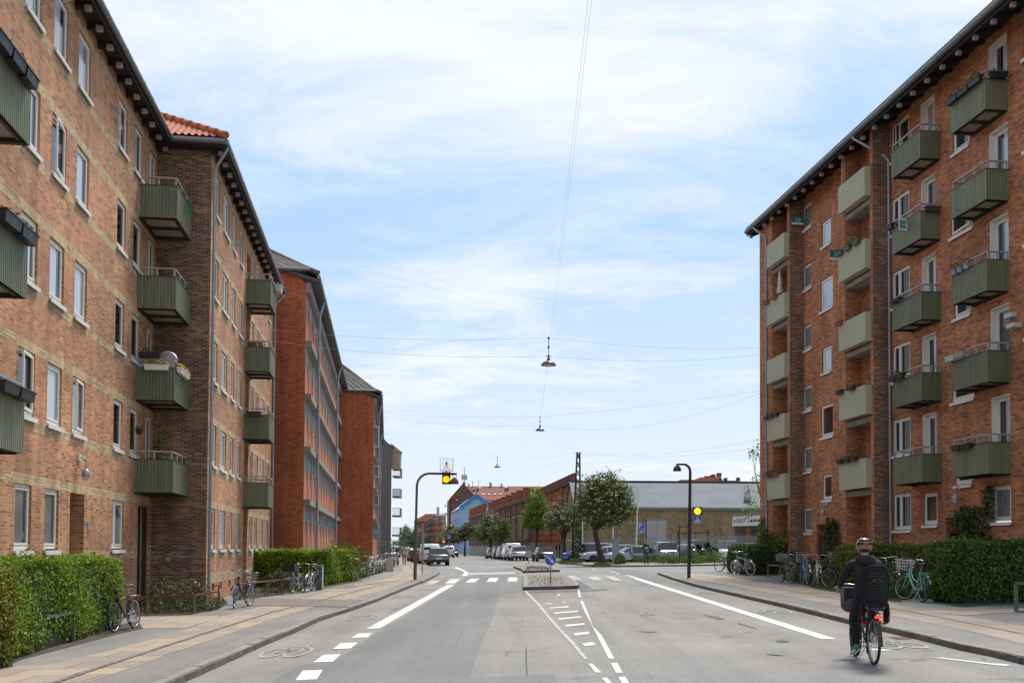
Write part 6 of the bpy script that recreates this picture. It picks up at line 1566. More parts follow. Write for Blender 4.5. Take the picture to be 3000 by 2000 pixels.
# ================================================================= bicycles
M['tyre'] = M['rubber']
M['spoke'] = pm('spoke_steel', (0.35, 0.35, 0.35), 0.35, 0.7)
M['leather'] = pm('saddle_black', (0.02, 0.018, 0.016), 0.5)
PAINTS = {}
def cpaint(name, col, rough=0.3, coat=0.5, metal=0.0):
 if name not in PAINTS: PAINTS[name] = pm(name, col, rough, metal, var=0.06, scale=2, Coat_Weight=coat)
 return PAINTS[name]
def wheel(T, cx, tyre, rimm, r=0.34, wide=0.021, turn=0.0, n=32):
 c = V((cx, 0, r)); Rt = Matrix.Rotation(turn, 3, 'Z')
 m = MB(); m.torus(c, r - wide, wide, n, 7, 0, 'y', Rt)
 o = m.build('wheel', tyre, T, uv=False)
 m = MB(); m.torus(c, r - wide * 2.2, 0.011, n, 5, 0, 'y', Rt)
 m.tube([c + Rt @ V((0, -0.045, 0)), c + Rt @ V((0, 0.045, 0))], 0.022, 7, 1)
 for i in range(18):
  a = 2 * PI * i / 18; b = a + (0.35 if i % 2 else -0.35); s = 0.035 if (i // 2) % 2 else -0.035
  m.tube([c + Rt @ V((0.02 * math.cos(b), s, 0.02 * math.sin(b))), c + Rt @ V(((r - 0.045) * math.cos(a), 0, (r - 0.045) * math.sin(a)))], 0.0022, 3, 1, cap=False)
 m.build('rim', [rimm, M['spoke']], o, uv=False)
 return o
def wire_basket(m, c, lx, ly, h, wires=6, r=0.0045, mi=0):
 c = V(c)
 def P(a, b, k):
  t = 0.78 + 0.22 * k
  return c + V((a * lx / 2 * t, b * ly / 2 * t, k * h))
 for k in (0, 0.35, 0.7, 1.0):
  m.tube([P(-1, -1, k), P(1, -1, k), P(1, 1, k), P(-1, 1, k), P(-1, -1, k)], r * (1.6 if k == 1.0 else 1), 4, mi)
 for i in range(wires + 1):
  t = -1 + 2 * i / wires
  for (a, b) in ((t, -1), (t, 1), (-1, t), (1, t)): m.tube([P(a, b, 0), P(a, b, 1)], r, 3, mi, cap=False)
  m.tube([P(t, -1, 0), P(t, 1, 0)], r, 3, mi, cap=False)
def bicycle(label, col, rear, front, step=True, tyre=None, basket=None, rack=True, lean=0.06, bar='city', guard=None, rim=None, turn=0.0, group='bicycles parked along the street', chain=None, seat=True, crate=False, saddlecol=None):
 """rear and front are the plan contact points of the two wheels (only their direction and the front position matter)"""
 rear = V(rear); front = V(front); d = front - rear; d.z = 0; ang = math.atan2(d.y, d.x); mid = (rear + front) / 2
 T = thing('bicycle', label, 'bicycle', (mid.x, mid.y, gz(mid.x, mid.y, SWO + 0.004)), ang, group)
 T.rotation_euler = (lean, 0, ang)
 fm = col if not isinstance(col, tuple) else cpaint('bike_%d_%d_%d' % tuple(int(x * 255) for x in col[:3]), col)
 hub_r, hub_f, bb, st, ht, hb = V((-0.52, 0, 0.34)), V((0.56, 0, 0.34)), V((-0.08, 0, 0.29)), V((-0.23, 0, 0.78)), V((0.36, 0, 0.90)), V((0.40, 0, 0.72))
 m = MB()
 m.tube([ht, hb], 0.021, 8); m.tube([bb, st], 0.017, 8)
 if step:
  m.tube([hb, V((0.2, 0, 0.47)), V((0.02, 0, 0.32)), bb], 0.021, 8); m.tube([ht - V((0, 0, 0.06)), V((0.14, 0, 0.58)), V((-0.14, 0, 0.5))], 0.015, 8)
 else:
  m.tube([hb, bb], 0.019, 8); m.tube([ht - V((0, 0, 0.05)), st - V((0, 0, 0.03))], 0.016, 8)
 for s in (-1, 1):
  m.tube([bb + V((0, s * 0.035, 0)), hub_r + V((0, s * 0.055, 0))], 0.010, 6); m.tube([st - V((0, -s * 0.02, 0.02)), hub_r + V((0, s * 0.055, 0))], 0.009, 6)
  m.tube([hb + V((0, s * 0.045, -0.02)), hb + V((0.03, s * 0.05, -0.12)), hub_f + V((0, s * 0.05, 0))], [0.014, 0.013, 0.009], 6)
 m.bar(hb + V((0, -0.06, -0.02)), hb + V((0, 0.06, -0.02)), 0.03, 0.03)
 o = m.build('frame', fm, T, uv=False)
 ty = tyre or M['tyre']; rm = rim or M['chrome']
 wheel(T, -0.52, ty, rm); wheel(T, 0.56, ty, rm, turn=turn)
 m = MB(); h0 = V((0.34, 0, 0.98 if bar == 'city' else 0.95)); m.tube([ht, h0], 0.012, 6)
 if bar == 'city':
  h1 = h0 + V((0.03, 0, 0.10)); m.tube([h0, h1], 0.011, 6)
  for s in (-1, 1):
   pts = [h1, h1 + V((0.05, s * 0.14, 0.02)), h1 + V((-0.02, s * 0.25, 0.02)), h1 + V((-0.13, s * 0.29, -0.01))]
   m.tube(pts, 0.011, 6); m.tube([pts[-1], pts[-1] + V((-0.12, s * 0.015, -0.02))], 0.016, 6, 1)
 else:
  m.tube([h0 + V((0, -0.28, 0)), h0 + V((0.02, 0, 0)), h0 + V((0, 0.28, 0))], 0.011, 6)
  for s in (-1, 1): m.tube([h0 + V((-0.01, s * 0.29, 0)), h0 + V((0, s * 0.18, 0))], 0.016, 6, 1)
 m.box(h0 + V((0.08, 0, -0.10)), (0.06, 0.06, 0.07), 1)
 m.build('handlebar', [M['chrome'], M['black']], T, uv=False)
 if seat:
  m = MB(); m.tube([st, st + V((-0.045, 0, 0.15))], 0.012, 6, 1)
  s0 = st + V((-0.05, 0, 0.18)); m.ell(s0 + V((-0.06, 0, 0.0)), (0.12, 0.085, 0.04), 10, 6, 0); m.ell(s0 + V((0.07, 0, 0.005)), (0.11, 0.035, 0.028), 8, 6, 0)
  m.build('saddle', [saddlecol or M['leather'], M['chrome']], T, uv=False)
 for (h, a0, a1) in ((hub_r, 20, 215), (hub_f, 25, 150)):
  m = MB(); N = 14
  for w0, w1 in ((-0.027, 0.027),):
   vs = []
   for i in range(N + 1):
    a = math.radians(a0 + (a1 - a0) * i / N)
    for (w, k) in ((-0.027, 0.362), (0, 0.372), (0.027, 0.362)): vs.append(h + V((-math.cos(a) * k if h is hub_r else math.cos(a - 0) * -k if False else math.cos(math.pi - a) * k, w, math.sin(a) * k)))
   m.add(vs, [(3 * i + j, 3 * i + j + 1, 3 * i + j + 4, 3 * i + j + 3) for i in range(N) for j in range(2)], 0, True)
  m.build('mudguard', guard or fm, T, uv=False)
 m = MB(); m.torus(bb + V((0, 0.05, 0)), 0.085, 0.006, 18, 5, 0, 'y')
 m.tube([bb + V((0, 0.05, 0.085)), hub_r + V((0, 0.05, 0.035))], 0.006, 4, 0); m.tube([bb + V((0, 0.05, -0.085)), hub_r + V((0, 0.05, -0.035))], 0.006, 4, 0)
 m.tube([bb + V((0, -0.08, 0)), bb + V((0, 0.08, 0))], 0.015, 6, 0)
 m.bar(bb + V((0, 0.075, 0)), bb + V((0.12, 0.085, -0.11)), 0.018, 0.012, 0); m.bar(bb + V((0, -0.075, 0)), bb + V((-0.12, -0.085, 0.11)), 0.018, 0.012, 0)
 m.box(bb + V((0.12, 0.13, -0.115)), (0.09, 0.08, 0.022), 1); m.box(bb + V((-0.12, -0.13, 0.115)), (0.09, 0.08, 0.022), 1)
 m.bar(hub_r + V((0.12, 0.06, -0.05)), V((-0.38, 0.2, 0.01)), 0.012, 0.012, 0)
 m.build('crank', [M['spoke'], M['black']], T, uv=False)
 if rack:
  m = MB(); z = 0.735
  for s in (-1, 1):
   m.tube([V((-0.26, s * 0.05, z)), V((-0.72, s * 0.055, z)), V((-0.74, 0, z))], 0.006, 5); m.tube([V((-0.62, s * 0.05, z)), hub_r + V((0, s * 0.06, 0))], 0.005, 5)
  for x in (-0.36, -0.48, -0.6): m.tube([V((x, -0.05, z)), V((x, 0.05, z))], 0.005, 4)
  m.box((-0.79, 0, 0.62), (0.03, 0.07, 0.045), 1)
  m.build('rear_rack', [M['chrome'] if not isinstance(rack, bpy.types.Material) else rack, M['redlens']], T, uv=False)
 if basket:
  m = MB()
  if basket == 'rear': wire_basket(m, (-0.45, 0, 0.76), 0.42, 0.34, 0.26)
  else: wire_basket(m, (0.70, 0, 0.80), 0.34, 0.42, 0.26)
  m.build('basket', basket if isinstance(basket, bpy.types.Material) else M['chrome'], T, uv=False)
 if crate:
  m = MB()
  for s in (-1, 1): m.box((0.62, s * 0.24, 0.98), (0.36, 0.02, 0.30)); m.box((0.62 + s * 0.18, 0, 0.98), (0.02, 0.46, 0.30))
  m.box((0.62, 0, 0.84), (0.36, 0.46, 0.02)); m.build('crate', M['black'], T)
 return T
M['redlens'] = pm('red_reflector', (0.26, 0.010, 0.010), 0.25)
blk = (0.012, 0.013, 0.016); gry = (0.42, 0.45, 0.46)
M['bluetyre'] = pm('blue_tyre', (0.015, 0.13, 0.33), 0.6); M['whitetyre'] = pm('cream_tyre', (0.45, 0.43, 0.36), 0.7)
g_ = lambda x, y: G(x, y, SWO)
bicycle('black old gentleman\'s bicycle leaning at the right end of the beech hedge', blk, g_(396, 1841), g_(337, 1854), step=False, lean=0.05, bar='flat')
bicycle('dark bicycle with a bright blue front tyre, parked on the asphalt by the rail', (0.012, 0.018, 0.045), g_(742, 1773), g_(674, 1784), step=False, tyre=M['bluetyre'], turn=0.35, basket='rear', lean=-0.07, bar='city')
bicycle('pale blue grey bicycle with a big black front crate beside the graffiti cabinet', (0.30, 0.36, 0.40), g_(884, 1735), g_(857, 1739), crate=True, lean=0.07)
bicycle('white and silver bicycle leaning next to the graffiti cabinet', (0.55, 0.56, 0.56), g_(913, 1731), g_(896, 1735), lean=-0.08, guard=M['chrome'])
bicycle('black bicycle with white rims parked at the street side of the clipped hedge', blk, g_(1050, 1700), g_(1030, 1704), rim=M['white'], basket=M['black'])
bicycle('red bicycle with its front wheel hidden in the square hedge', (0.42, 0.025, 0.03), g_(2104, 1674.5), g_(2160, 1675), step=False, basket=None, rack=False, guard=M['black'])
bicycle('silver grey bicycle, left one of the two against the square hedge', (0.45, 0.50, 0.52), g_(2166, 1679), g_(2147, 1683), tyre=M['whitetyre'], lean=-0.12)
bicycle('old silver bicycle with dark seat, right one of the two against the square hedge', (0.34, 0.36, 0.37), g_(2187, 1685), g_(2171, 1684.5), tyre=M['whitetyre'], lean=-0.12, step=False)
bicycle('dark green bicycle with a large wire front basket', (0.014, 0.06, 0.035), g_(2323, 1709), g_(2288, 1705.5), basket='front', lean=0.08)
bicycle('bright blue bicycle with a pale wicker front basket', (0.04, 0.17, 0.55), g_(2370, 1714), g_(2345, 1709), basket=M['whitetyre'], guard=M['white'])
bicycle('cream white bicycle with cream mudguards', (0.60, 0.57, 0.42), g_(2403, 1719), g_(2380, 1711), lean=0.1)
bicycle('orange bicycle standing behind the others near the entrance', (0.60, 0.20, 0.012), g_(2440, 1700), g_(2425, 1694), guard=M['black'], basket='rear')
bicycle('dark bicycle with a front disc brake just left of the cyclist', (0.015, 0.018, 0.03), g_(2494, 1723), g_(2437, 1721), step=False, bar='flat', rack=False, guard=M['black'])
bicycle('black bicycle with black wire basket behind the disc brake bicycle', blk, g_(2475, 1704), g_(2450, 1697), basket=M['black'])
bicycle('black bicycle with high handlebar half hidden behind the cyclist', blk, g_(2640, 1752), g_(2600, 1745), lean=-0.1)
bicycle('turquoise bicycle with a white wire front basket beside the big right hedge', (0.17, 0.46, 0.40), g_(2712, 1765), g_(2640, 1756), basket=M['white'], lean=0.12, turn=0.45, rack=cpaint('bike_rack_turq', (0.17, 0.46, 0.40)))
bicycle('black bicycle in the dark gap behind the green basket bicycle', blk, g_(2345, 1696), g_(2325, 1692), crate=True)
RGb = random.Random(4)
rk = [('white bicycle with a green bar in the first rack bay', (0.5, 0.5, 0.5), 1075, 1683, 1092, 1680), ('dark bicycle with a black basket at the rack gate', blk, 1098, 1681, 1088, 1685), ('grey bicycle inside the rack behind the gate', gry, 1112, 1668, 1125, 1666), ('dark red bicycle in the middle of the rack row', (0.2, 0.02, 0.02), 1124, 1662, 1136, 1660),
  ('green bicycle near the far end of the rack', (0.03, 0.12, 0.05), 1134, 1658, 1144, 1655), ('black bicycle at the end post of the rack', blk, 1150, 1664, 1160, 1660), ('blue grey bicycle beyond the end post of the rack', (0.1, 0.15, 0.25), 1160, 1652, 1168, 1649), ('dark bicycle with panniers past the rack', (0.02, 0.04, 0.03), 1161, 1659, 1171, 1656)]
for (lb, c_, a, b, c2_, d_) in rk:
 bicycle(lb, c_, g_(a, b), g_(c2_, d_), lean=RGb.uniform(-0.1, 0.1), basket='front' if RGb.random() < 0.5 else None, group='bicycles in the left racks')
# ================================================================= cars
M['carglass'] = pm('car_glass', (0.012, 0.014, 0.015), 0.06, 0.0, var=0.05, Specular_IOR_Level=0.8)
M['redlamp'] = pm('tail_lamp', (0.32, 0.01, 0.012), 0.2)
M['headlamp'] = pm('head_lamp', (0.55, 0.57, 0.58), 0.15, 0.2)
M['alloy'] = pm('alloy_wheel', (0.32, 0.32, 0.33), 0.35, 0.6)
M['plate'] = pm('number_plate', (0.7, 0.7, 0.68), 0.5)
def loft(st):
 """st: list of (x, zlow, zbelt, ztop, wsill, wbelt, wtop)"""
 R = []
 for (x, zl, zb, zt, ws, wb, wt) in st:
  half = [(0, zl), (ws * 0.86, zl), (ws, zl + 0.10), (wb * 1.01, zl + (zb - zl) * 0.62), (wb, zb), (wt, zt - 0.035), (wt * 0.86, zt), (0, zt + 0.015)]
  R.append([(x, y, z) for y, z in half] + [(x, -y, z) for y, z in half[-2:0:-1]])
 return R
def car(label, paint_, kind, loc, ang, group=None, cat='car', lamps=True, name='parked_car'):
 T = thing(name, label, cat, loc, ang, group)
 K = dict(hatch=(4.0, 0.86, 1.46), suv=(4.18, 0.90, 1.57), estate=(4.7, 0.90, 1.47), van=(4.8, 0.95, 1.95), mpv=(4.6, 0.93, 1.72), sedan=(4.5, 0.89, 1.44), bigsuv=(4.7, 0.96, 1.82))[kind]
 Ln, W, H = K; a = -Ln / 2; b = Ln / 2; zb = H * 0.60 if kind != 'van' else H * 0.56; lo = 0.24 if 'suv' not in kind else 0.30
 hood = {'van': 0.62, 'mpv': 0.62}.get(kind, 0.655) * min(H, 1.6); hood = hood if kind != 'van' else 1.02
 rs = {'hatch': 0.42, 'suv': 0.45, 'estate': 0.38, 'van': 0.10, 'mpv': 0.28, 'sedan': 0.95, 'bigsuv': 0.30}[kind]     # run of the rear slope
 boot = 0.42 if kind == 'sedan' else 0.05
 ws_ = {'van': 0.55, 'mpv': 0.85}.get(kind, 0.78)                # run of the windscreen
 cow = {'van': b - 0.55, 'mpv': b - 0.80}.get(kind, b - 1.12)     # base of the windscreen
 wt = W * 0.74 if kind != 'van' else W * 0.86
 st = [(a, lo + 0.16, zb * 0.90, zb * 0.93, W * 0.80, W * 0.82, W * 0.74), (a + 0.05, lo, zb, zb + 0.03, W * 0.93, W * 0.95, W * 0.86), (a + boot + 0.03, lo, zb + 0.02, zb + 0.055, W * 0.96, W * 0.98, W * 0.86),
   (a + boot + 0.03 + rs, lo, zb, H - 0.06, W, W, wt), (a + boot + rs + 0.5, lo, zb - 0.005, H, W, W, wt), (0.15, lo, zb - 0.02, H - 0.005, W, W, wt), (cow - ws_, lo, zb - 0.035, H - 0.05, W, W, wt),
   (cow, lo, hood + 0.0, hood + 0.05, W * 0.985, W * 0.965, W * 0.84), (b - 0.35, lo, hood - 0.07, hood - 0.03, W * 0.95, W * 0.92, W * 0.74), (b - 0.06, lo + 0.03, hood - 0.22, hood - 0.17, W * 0.84, W * 0.82, W * 0.66), (b, lo + 0.12, hood - 0.38, hood - 0.34, W * 0.66, W * 0.66, W * 0.55)]
 R = loft(st); n = len(R[0]); m = MB(); gl = MB()
 m.v = [p for r in R for p in r]; gl.v = list(m.v)
 for i in range(len(R) - 1):
  for k in range(n):
   l = (k + 1) % n; f = (i * n + k, i * n + l, (i + 1) * n + l, (i + 1) * n + k)
   strip = min(k, n - 1 - k)
   side = strip == 4; top = strip in (5, 6)
   isglass = (side and 2 <= i <= 6 and not (kind == 'van' and i < 5)) or (top and i == 6) or (top and i == 2 and kind != 'van' )
   tgt = gl if isglass else m
   tgt.f.append(f); tgt.m.append(1 if (strip == 0 or (strip == 1)) and not isglass else 0); tgt.s.append(not isglass)
 for r_, e in ((0, 0), (len(R) - 1, 1)): m.f.append(tuple(r_ * n + k for k in range(n))); m.m.append(0); m.s.append(False)
 body = m.build('body', [paint_, M['black']], T, uv=False)
 if kind == 'van': gl.box((a + 0.12, 0, H * 0.74), (0.02, W * 1.25, 0.42))
 gl.build('windows', M['carglass'], T, uv=False)
 for s in (-1, 1):
  for x in ([0.2, a + boot + rs + 0.35] if kind != 'van' else [b - 1.45]):
   m = MB(); m.bar((x, s * (W + 0.004), zb), (x - 0.06, s * (wt + 0.006), H - 0.05), 0.07, 0.02, 0, up=(0, s, 0)); m.build('pillar', paint_ if kind != 'bigsuv' else M['black'], T, uv=False)
  m = MB(); m.box((cow - 0.35, s * (W + 0.09), zb + 0.06), (0.13, 0.17, 0.12), 0); m.build('mirror', paint_ if kind != 'bigsuv' else M['black'], T, uv=False)
  if kind in ('suv', 'estate', 'bigsuv', 'mpv'): m = MB(); m.tube([(a + boot + rs + 0.1, s * wt * 0.92, H + 0.02), (0, s * wt * 0.92, H + 0.055), (cow - ws_ - 0.1, s * wt * 0.92, H)], 0.018, 5); m.build('roof_rail', M['galv'], T, uv=False)
 wr = 0.335 if 'suv' not in kind else 0.36
 for x in (a + 0.78, b - 0.86):
  for s in (-1, 1):
   m = MB(); Mx = Matrix.Rotation(PI / 2, 3, 'X'); c = V((x, s * (W - 0.085), wr))
   m.lathe([(wr * 0.6, -0.10), (wr * 0.93, -0.105), (wr, -0.06), (wr, 0.06), (wr * 0.93, 0.105), (wr * 0.6, 0.10)], 20, c, Mx)
   o = m.build('wheel', M['rubber'], T, uv=False)
   m = MB(); m.lathe([(0.02, -0.085), (wr * 0.62, -0.092), (wr * 0.62, 0.092), (0.02, 0.085)], 14, c, Mx)
   for q in range(5):
    an = 2 * PI * q / 5; m.bar(c + V((0, s * 0.10, 0)), c + V((math.cos(an) * wr * 0.6, s * 0.097, math.sin(an) * wr * 0.6)), 0.05, 0.012, 1)
   m.build('rim', [M['black'], M['alloy']], o, uv=False)
   m = MB(); m.torus((x, s * (W - 0.003), wr), wr + 0.035, 0.02, 18, 5, 0, 'y'); m.build('wheel_arch', M['black'], T, uv=False)
 zl = zb * 0.87
 for s in (-1, 1):
  m = MB()
  if kind in ('van', 'bigsuv', 'mpv', 'estate'): m.box((a + 0.045, s * W * 0.80, zb * 0.92), (0.06, W * 0.2, 0.34))
  else: m.box((a + 0.035, s * W * 0.66, zb * 0.90), (0.09, W * 0.42, 0.12)); m.box((a + 0.08, s * W * 0.88, zb * 0.90), (0.12, W * 0.12, 0.15))
  m.build('tail_light', M['redlamp'], T, uv=False)
  m = MB(); m.ell((b - 0.13, s * W * 0.66, hood - 0.20), (0.17, 0.19, 0.085), 8, 6); m.build('headlight', M['headlamp'], T, uv=False)
 m = MB(); m.box((a - 0.004, 0, zb * 0.68), (0.012, 0.52, 0.115)); m.build('number_plate', M['plate'], T)
 m = MB(); m.box((b + 0.004, 0, lo + 0.2), (0.012, 0.52, 0.115)); m.build('number_plate', M['plate'], T)
 m = MB(); m.box((a + 0.03, 0, lo + 0.12), (0.10, W * 1.76, 0.24)); m.build('bumper', M['black'], T, uv=False); m = MB(); m.box((b - 0.04, 0, lo + 0.10), (0.10, W * 1.5, 0.16)); m.build('bumper', M['black'], T, uv=False)
 return T
AL = math.atan2(FL.d.y, FL.d.x)
def ground_at(px, py=None, Y=None, o=0.0):
 if Y is None: return G(px, py, o)
 p = at(px, 1603, Y); return V((p.x, Y, gz(p.x, Y, o)))
cp = lambda nme, col, metal=0.2: cpaint('car_' + nme, col, 0.28, 1.0, metal)
gl_ = 'cars parked along the left kerb'; gr_ = 'cars parked along the right kerb'; gy = 'cars in the fenced yard'
car('blue grey compact crossover parked nearest on the left kerb, rear towards the camera', cp('bluegrey', (0.13, 0.165, 0.20)), 'suv', ground_at(1283, Y=88), AL, gl_)
car('white van parked in front of the blue grey crossover', cp('white', (0.62, 0.62, 0.60), 0.0), 'van', ground_at(1258, Y=94.5), AL, gl_, 'van', name='parked_van')
for i, (px, Y, kind, colr, lb) in enumerate(((1243, 101, 'estate', (0.06, 0.06, 0.065), 'dark grey estate car, third in the left row'), (1233, 107, 'hatch', (0.03, 0.03, 0.035), 'black hatchback, fourth in the left row'), (1224, 113, 'hatch', (0.09, 0.05, 0.04), 'brown hatchback, fifth in the left row'), (1216, 119.5, 'estate', (0.4, 0.42, 0.45), 'silver estate car at the far end of the left row'))):
 car(lb, cp('row%d' % i, colr), kind, ground_at(px, Y=Y), AL, gl_)
car('white car driving towards the camera on the far left lane', cp('white', (0.62, 0.62, 0.60), 0.0), 'hatch', ground_at(1201, Y=168), AL + PI, None, name='car')
car('pale blue car following the white one far down the street', cp('paleblue', (0.25, 0.32, 0.42)), 'mpv', ground_at(1197, Y=200), AL + PI, None, name='car')
car('white box van far down the street beyond the oncoming cars', cp('white', (0.62, 0.62, 0.60), 0.0), 'van', ground_at(1188, Y=240), AL + PI, None, 'van', name='van')
car('silver car far away at the left kerb beyond the pedestrians', cp('row3', (0.4, 0.42, 0.45)), 'estate', ground_at(1157, Y=176), AL + PI, None, name='car')
car('white panel van driving away in the right lane', cp('white', (0.62, 0.62, 0.60), 0.0), 'van', ground_at(1313, Y=165), AL, None, 'van', name='van')
car('red car beyond the white panel van', cp('red', (0.32, 0.015, 0.015)), 'hatch', ground_at(1327, Y=178), AL, None, name='car')
car('dark grey hatchback parked nearest on the right kerb', cp('dgrey', (0.055, 0.055, 0.058)), 'hatch', ground_at(1591, Y=98.5), AL, gr_)
car('white crossover parked behind the traffic island', cp('white', (0.62, 0.62, 0.60), 0.0), 'suv', ground_at(1517, Y=107), AL, gr_)
car('white high roofed van parked ahead of the white crossover', cp('white', (0.62, 0.62, 0.60), 0.0), 'van', ground_at(1497, Y=114.5), AL, gr_, 'van', name='parked_van')
car('cream white van, mostly hidden ahead of the high roofed van', cp('cream', (0.55, 0.52, 0.45), 0.0), 'mpv', ground_at(1478, Y=121.5), AL, gr_)
car('dark blue grey estate parked in the middle of the right row', cp('dblue', (0.05, 0.065, 0.10)), 'estate', ground_at(1462, Y=129), AL, gr_)
car('white hatchback at the far end of the right row', cp('white', (0.62, 0.62, 0.60), 0.0), 'hatch', ground_at(1443, Y=136), AL, gr_)
YD = lambda deg: math.radians(deg)
yard = [('bright blue compact van behind the fence, left of the leaning hawthorn', (0.05, 0.17, 0.48), 'mpv', 1728, 88, 168), ('white car seen between the hawthorn trunk and the steel cabinet', (0.6, 0.6, 0.6), 'estate', 1782, 92, 20), ('dark grey estate car with chrome window line in the car yard', (0.06, 0.065, 0.07), 'estate', 1842, 87, 8),
  ('silver hatchback with its bonnet towards the fence', (0.45, 0.47, 0.49), 'hatch', 1846, 80.5, 196), ('silver people carrier turned with its rear to the street', (0.42, 0.43, 0.42), 'mpv', 1938, 81, 96), ('black off road car beside the people carrier', (0.02, 0.021, 0.024), 'bigsuv', 2022, 83, 100),
  ('white people carrier with roof rails facing the street', (0.6, 0.6, 0.61), 'mpv', 2130, 82, 255), ('pale car next to the corner of the right building', (0.5, 0.53, 0.57), 'estate', 2205, 86, 250), ('grey car behind the piled tyres', (0.2, 0.21, 0.23), 'hatch', 2070, 90, 20), ('silver car wing by the steel cabinet', (0.4, 0.41, 0.43), 'sedan', 1778, 84.5, 190)]
for (lb, colr, kind, px, Y, dg) in yard:
 car(lb, cp('yard%d' % px, colr), kind, ground_at(px, Y=Y, o=-0.05), YD(dg), gy)
tm = MB(); tm.lathe([(0.20, -0.09), (0.31, -0.10), (0.345, -0.07), (0.345, 0.07), (0.31, 0.10), (0.20, 0.09), (0.20, -0.09)], 20)
for i, (px, py, Y, rx, lb) in enumerate(((2030, 1600, 79.5, 0.5, 'tilted loose tyre leaning on the black off road car'), (2045, 1604, 79, 1.2, 'loose tyre lying low beside the tilted one'), (2072, 1597, 79, PI / 2, 'upright loose tyre under the red steel rack'), (2080, 1612, 78.6, 0.15, 'flat loose tyre on the right side of the pile'), (2094, 1609, 79.4, 0.3, 'upper loose tyre on the right side of the pile'), (2060, 1616, 78.4, 0.1, 'flat loose tyre in the front of the pile'))):
 c = at(px, py, Y)
 if i == 0: o = tm.build('loose_tyre', M['rubber'], uv=False); first = o
 else: o = first.copy(); COL.objects.link(o)
 o.location = c; o.rotation_euler = (rx, 0.1 * i, 0.4 * i); tag(o, lb, 'tyre', 'tyres piled in the yard')
# ================================================================= street furniture and signs
M['signblue'] = pm('sign_blue', (0.012, 0.10, 0.42), 0.4, var=0.05); M['signwhite'] = pm('sign_white', (0.68, 0.68, 0.68), 0.4, var=0.05)
M['signred'] = pm('sign_red', (0.40, 0.012, 0.03), 0.4); M['signback'] = pm('sign_back_grey', (0.30, 0.36, 0.41), 0.45, 0.2)
M['navy'] = pm('navy_post', (0.012, 0.018, 0.045), 0.4); M['darkpost'] = pm('dark_lamp_post', (0.022, 0.026, 0.034), 0.4)
M['polepaint'] = pm('mossy_grey_post', (0.115, 0.095, 0.07), 0.8, var=0.4, scale=4)
M['amber'] = emit('amber_signal', (1.0, 0.40, 0.0), 1.25); M['amber2'] = emit('amber_beacon', (1.0, 0.58, 0.03), 0.95); M['redsig'] = emit('red_signal', (1.0, 0.06, 0.03), 3.0)
M['litwhite'] = emit('white_sign_box', (0.9, 0.92, 1.0), 0.42)
M['cable'] = pm('overhead_wire', (0.30, 0.36, 0.46), 0.6)
EX, EZ = V((1, 0, 0)), V((0, 0, 1))
def walker(mb, o, s, mi, off, stripes=True):
 """walking figure of the crossing sign, s high, drawn in the plane facing the camera"""
 P_ = lambda pts: put_poly(mb, [(x * s, y * s) for x, y in pts], o, EX, EZ, off, mi)
 P_(circ(0.075, 12, 0.02, 0.41)); P_([(-0.06, 0.30), (0.07, 0.32), (0.06, 0.02), (-0.06, 0.02)])
 P_([(-0.06, 0.04), (0.03, 0.06), (-0.10, -0.20), (-0.20, -0.42), (-0.27, -0.40), (-0.16, -0.18)]); P_([(-0.02, 0.06), (0.06, 0.04), (0.13, -0.18), (0.22, -0.40), (0.14, -0.43), (0.06, -0.18)])
 P_([(-0.05, 0.31), (-0.10, 0.27), (-0.22, 0.06), (-0.17, 0.03), (-0.05, 0.20)]); P_([(0.06, 0.31), (0.12, 0.22), (0.22, 0.08), (0.18, 0.04), (0.05, 0.20)])
 if stripes:
  for i in range(5): P_([(-0.46 + i * 0.2, -0.56), (-0.36 + i * 0.2, -0.56), (-0.30 + i * 0.2, -0.47), (-0.39 + i * 0.2, -0.47)])
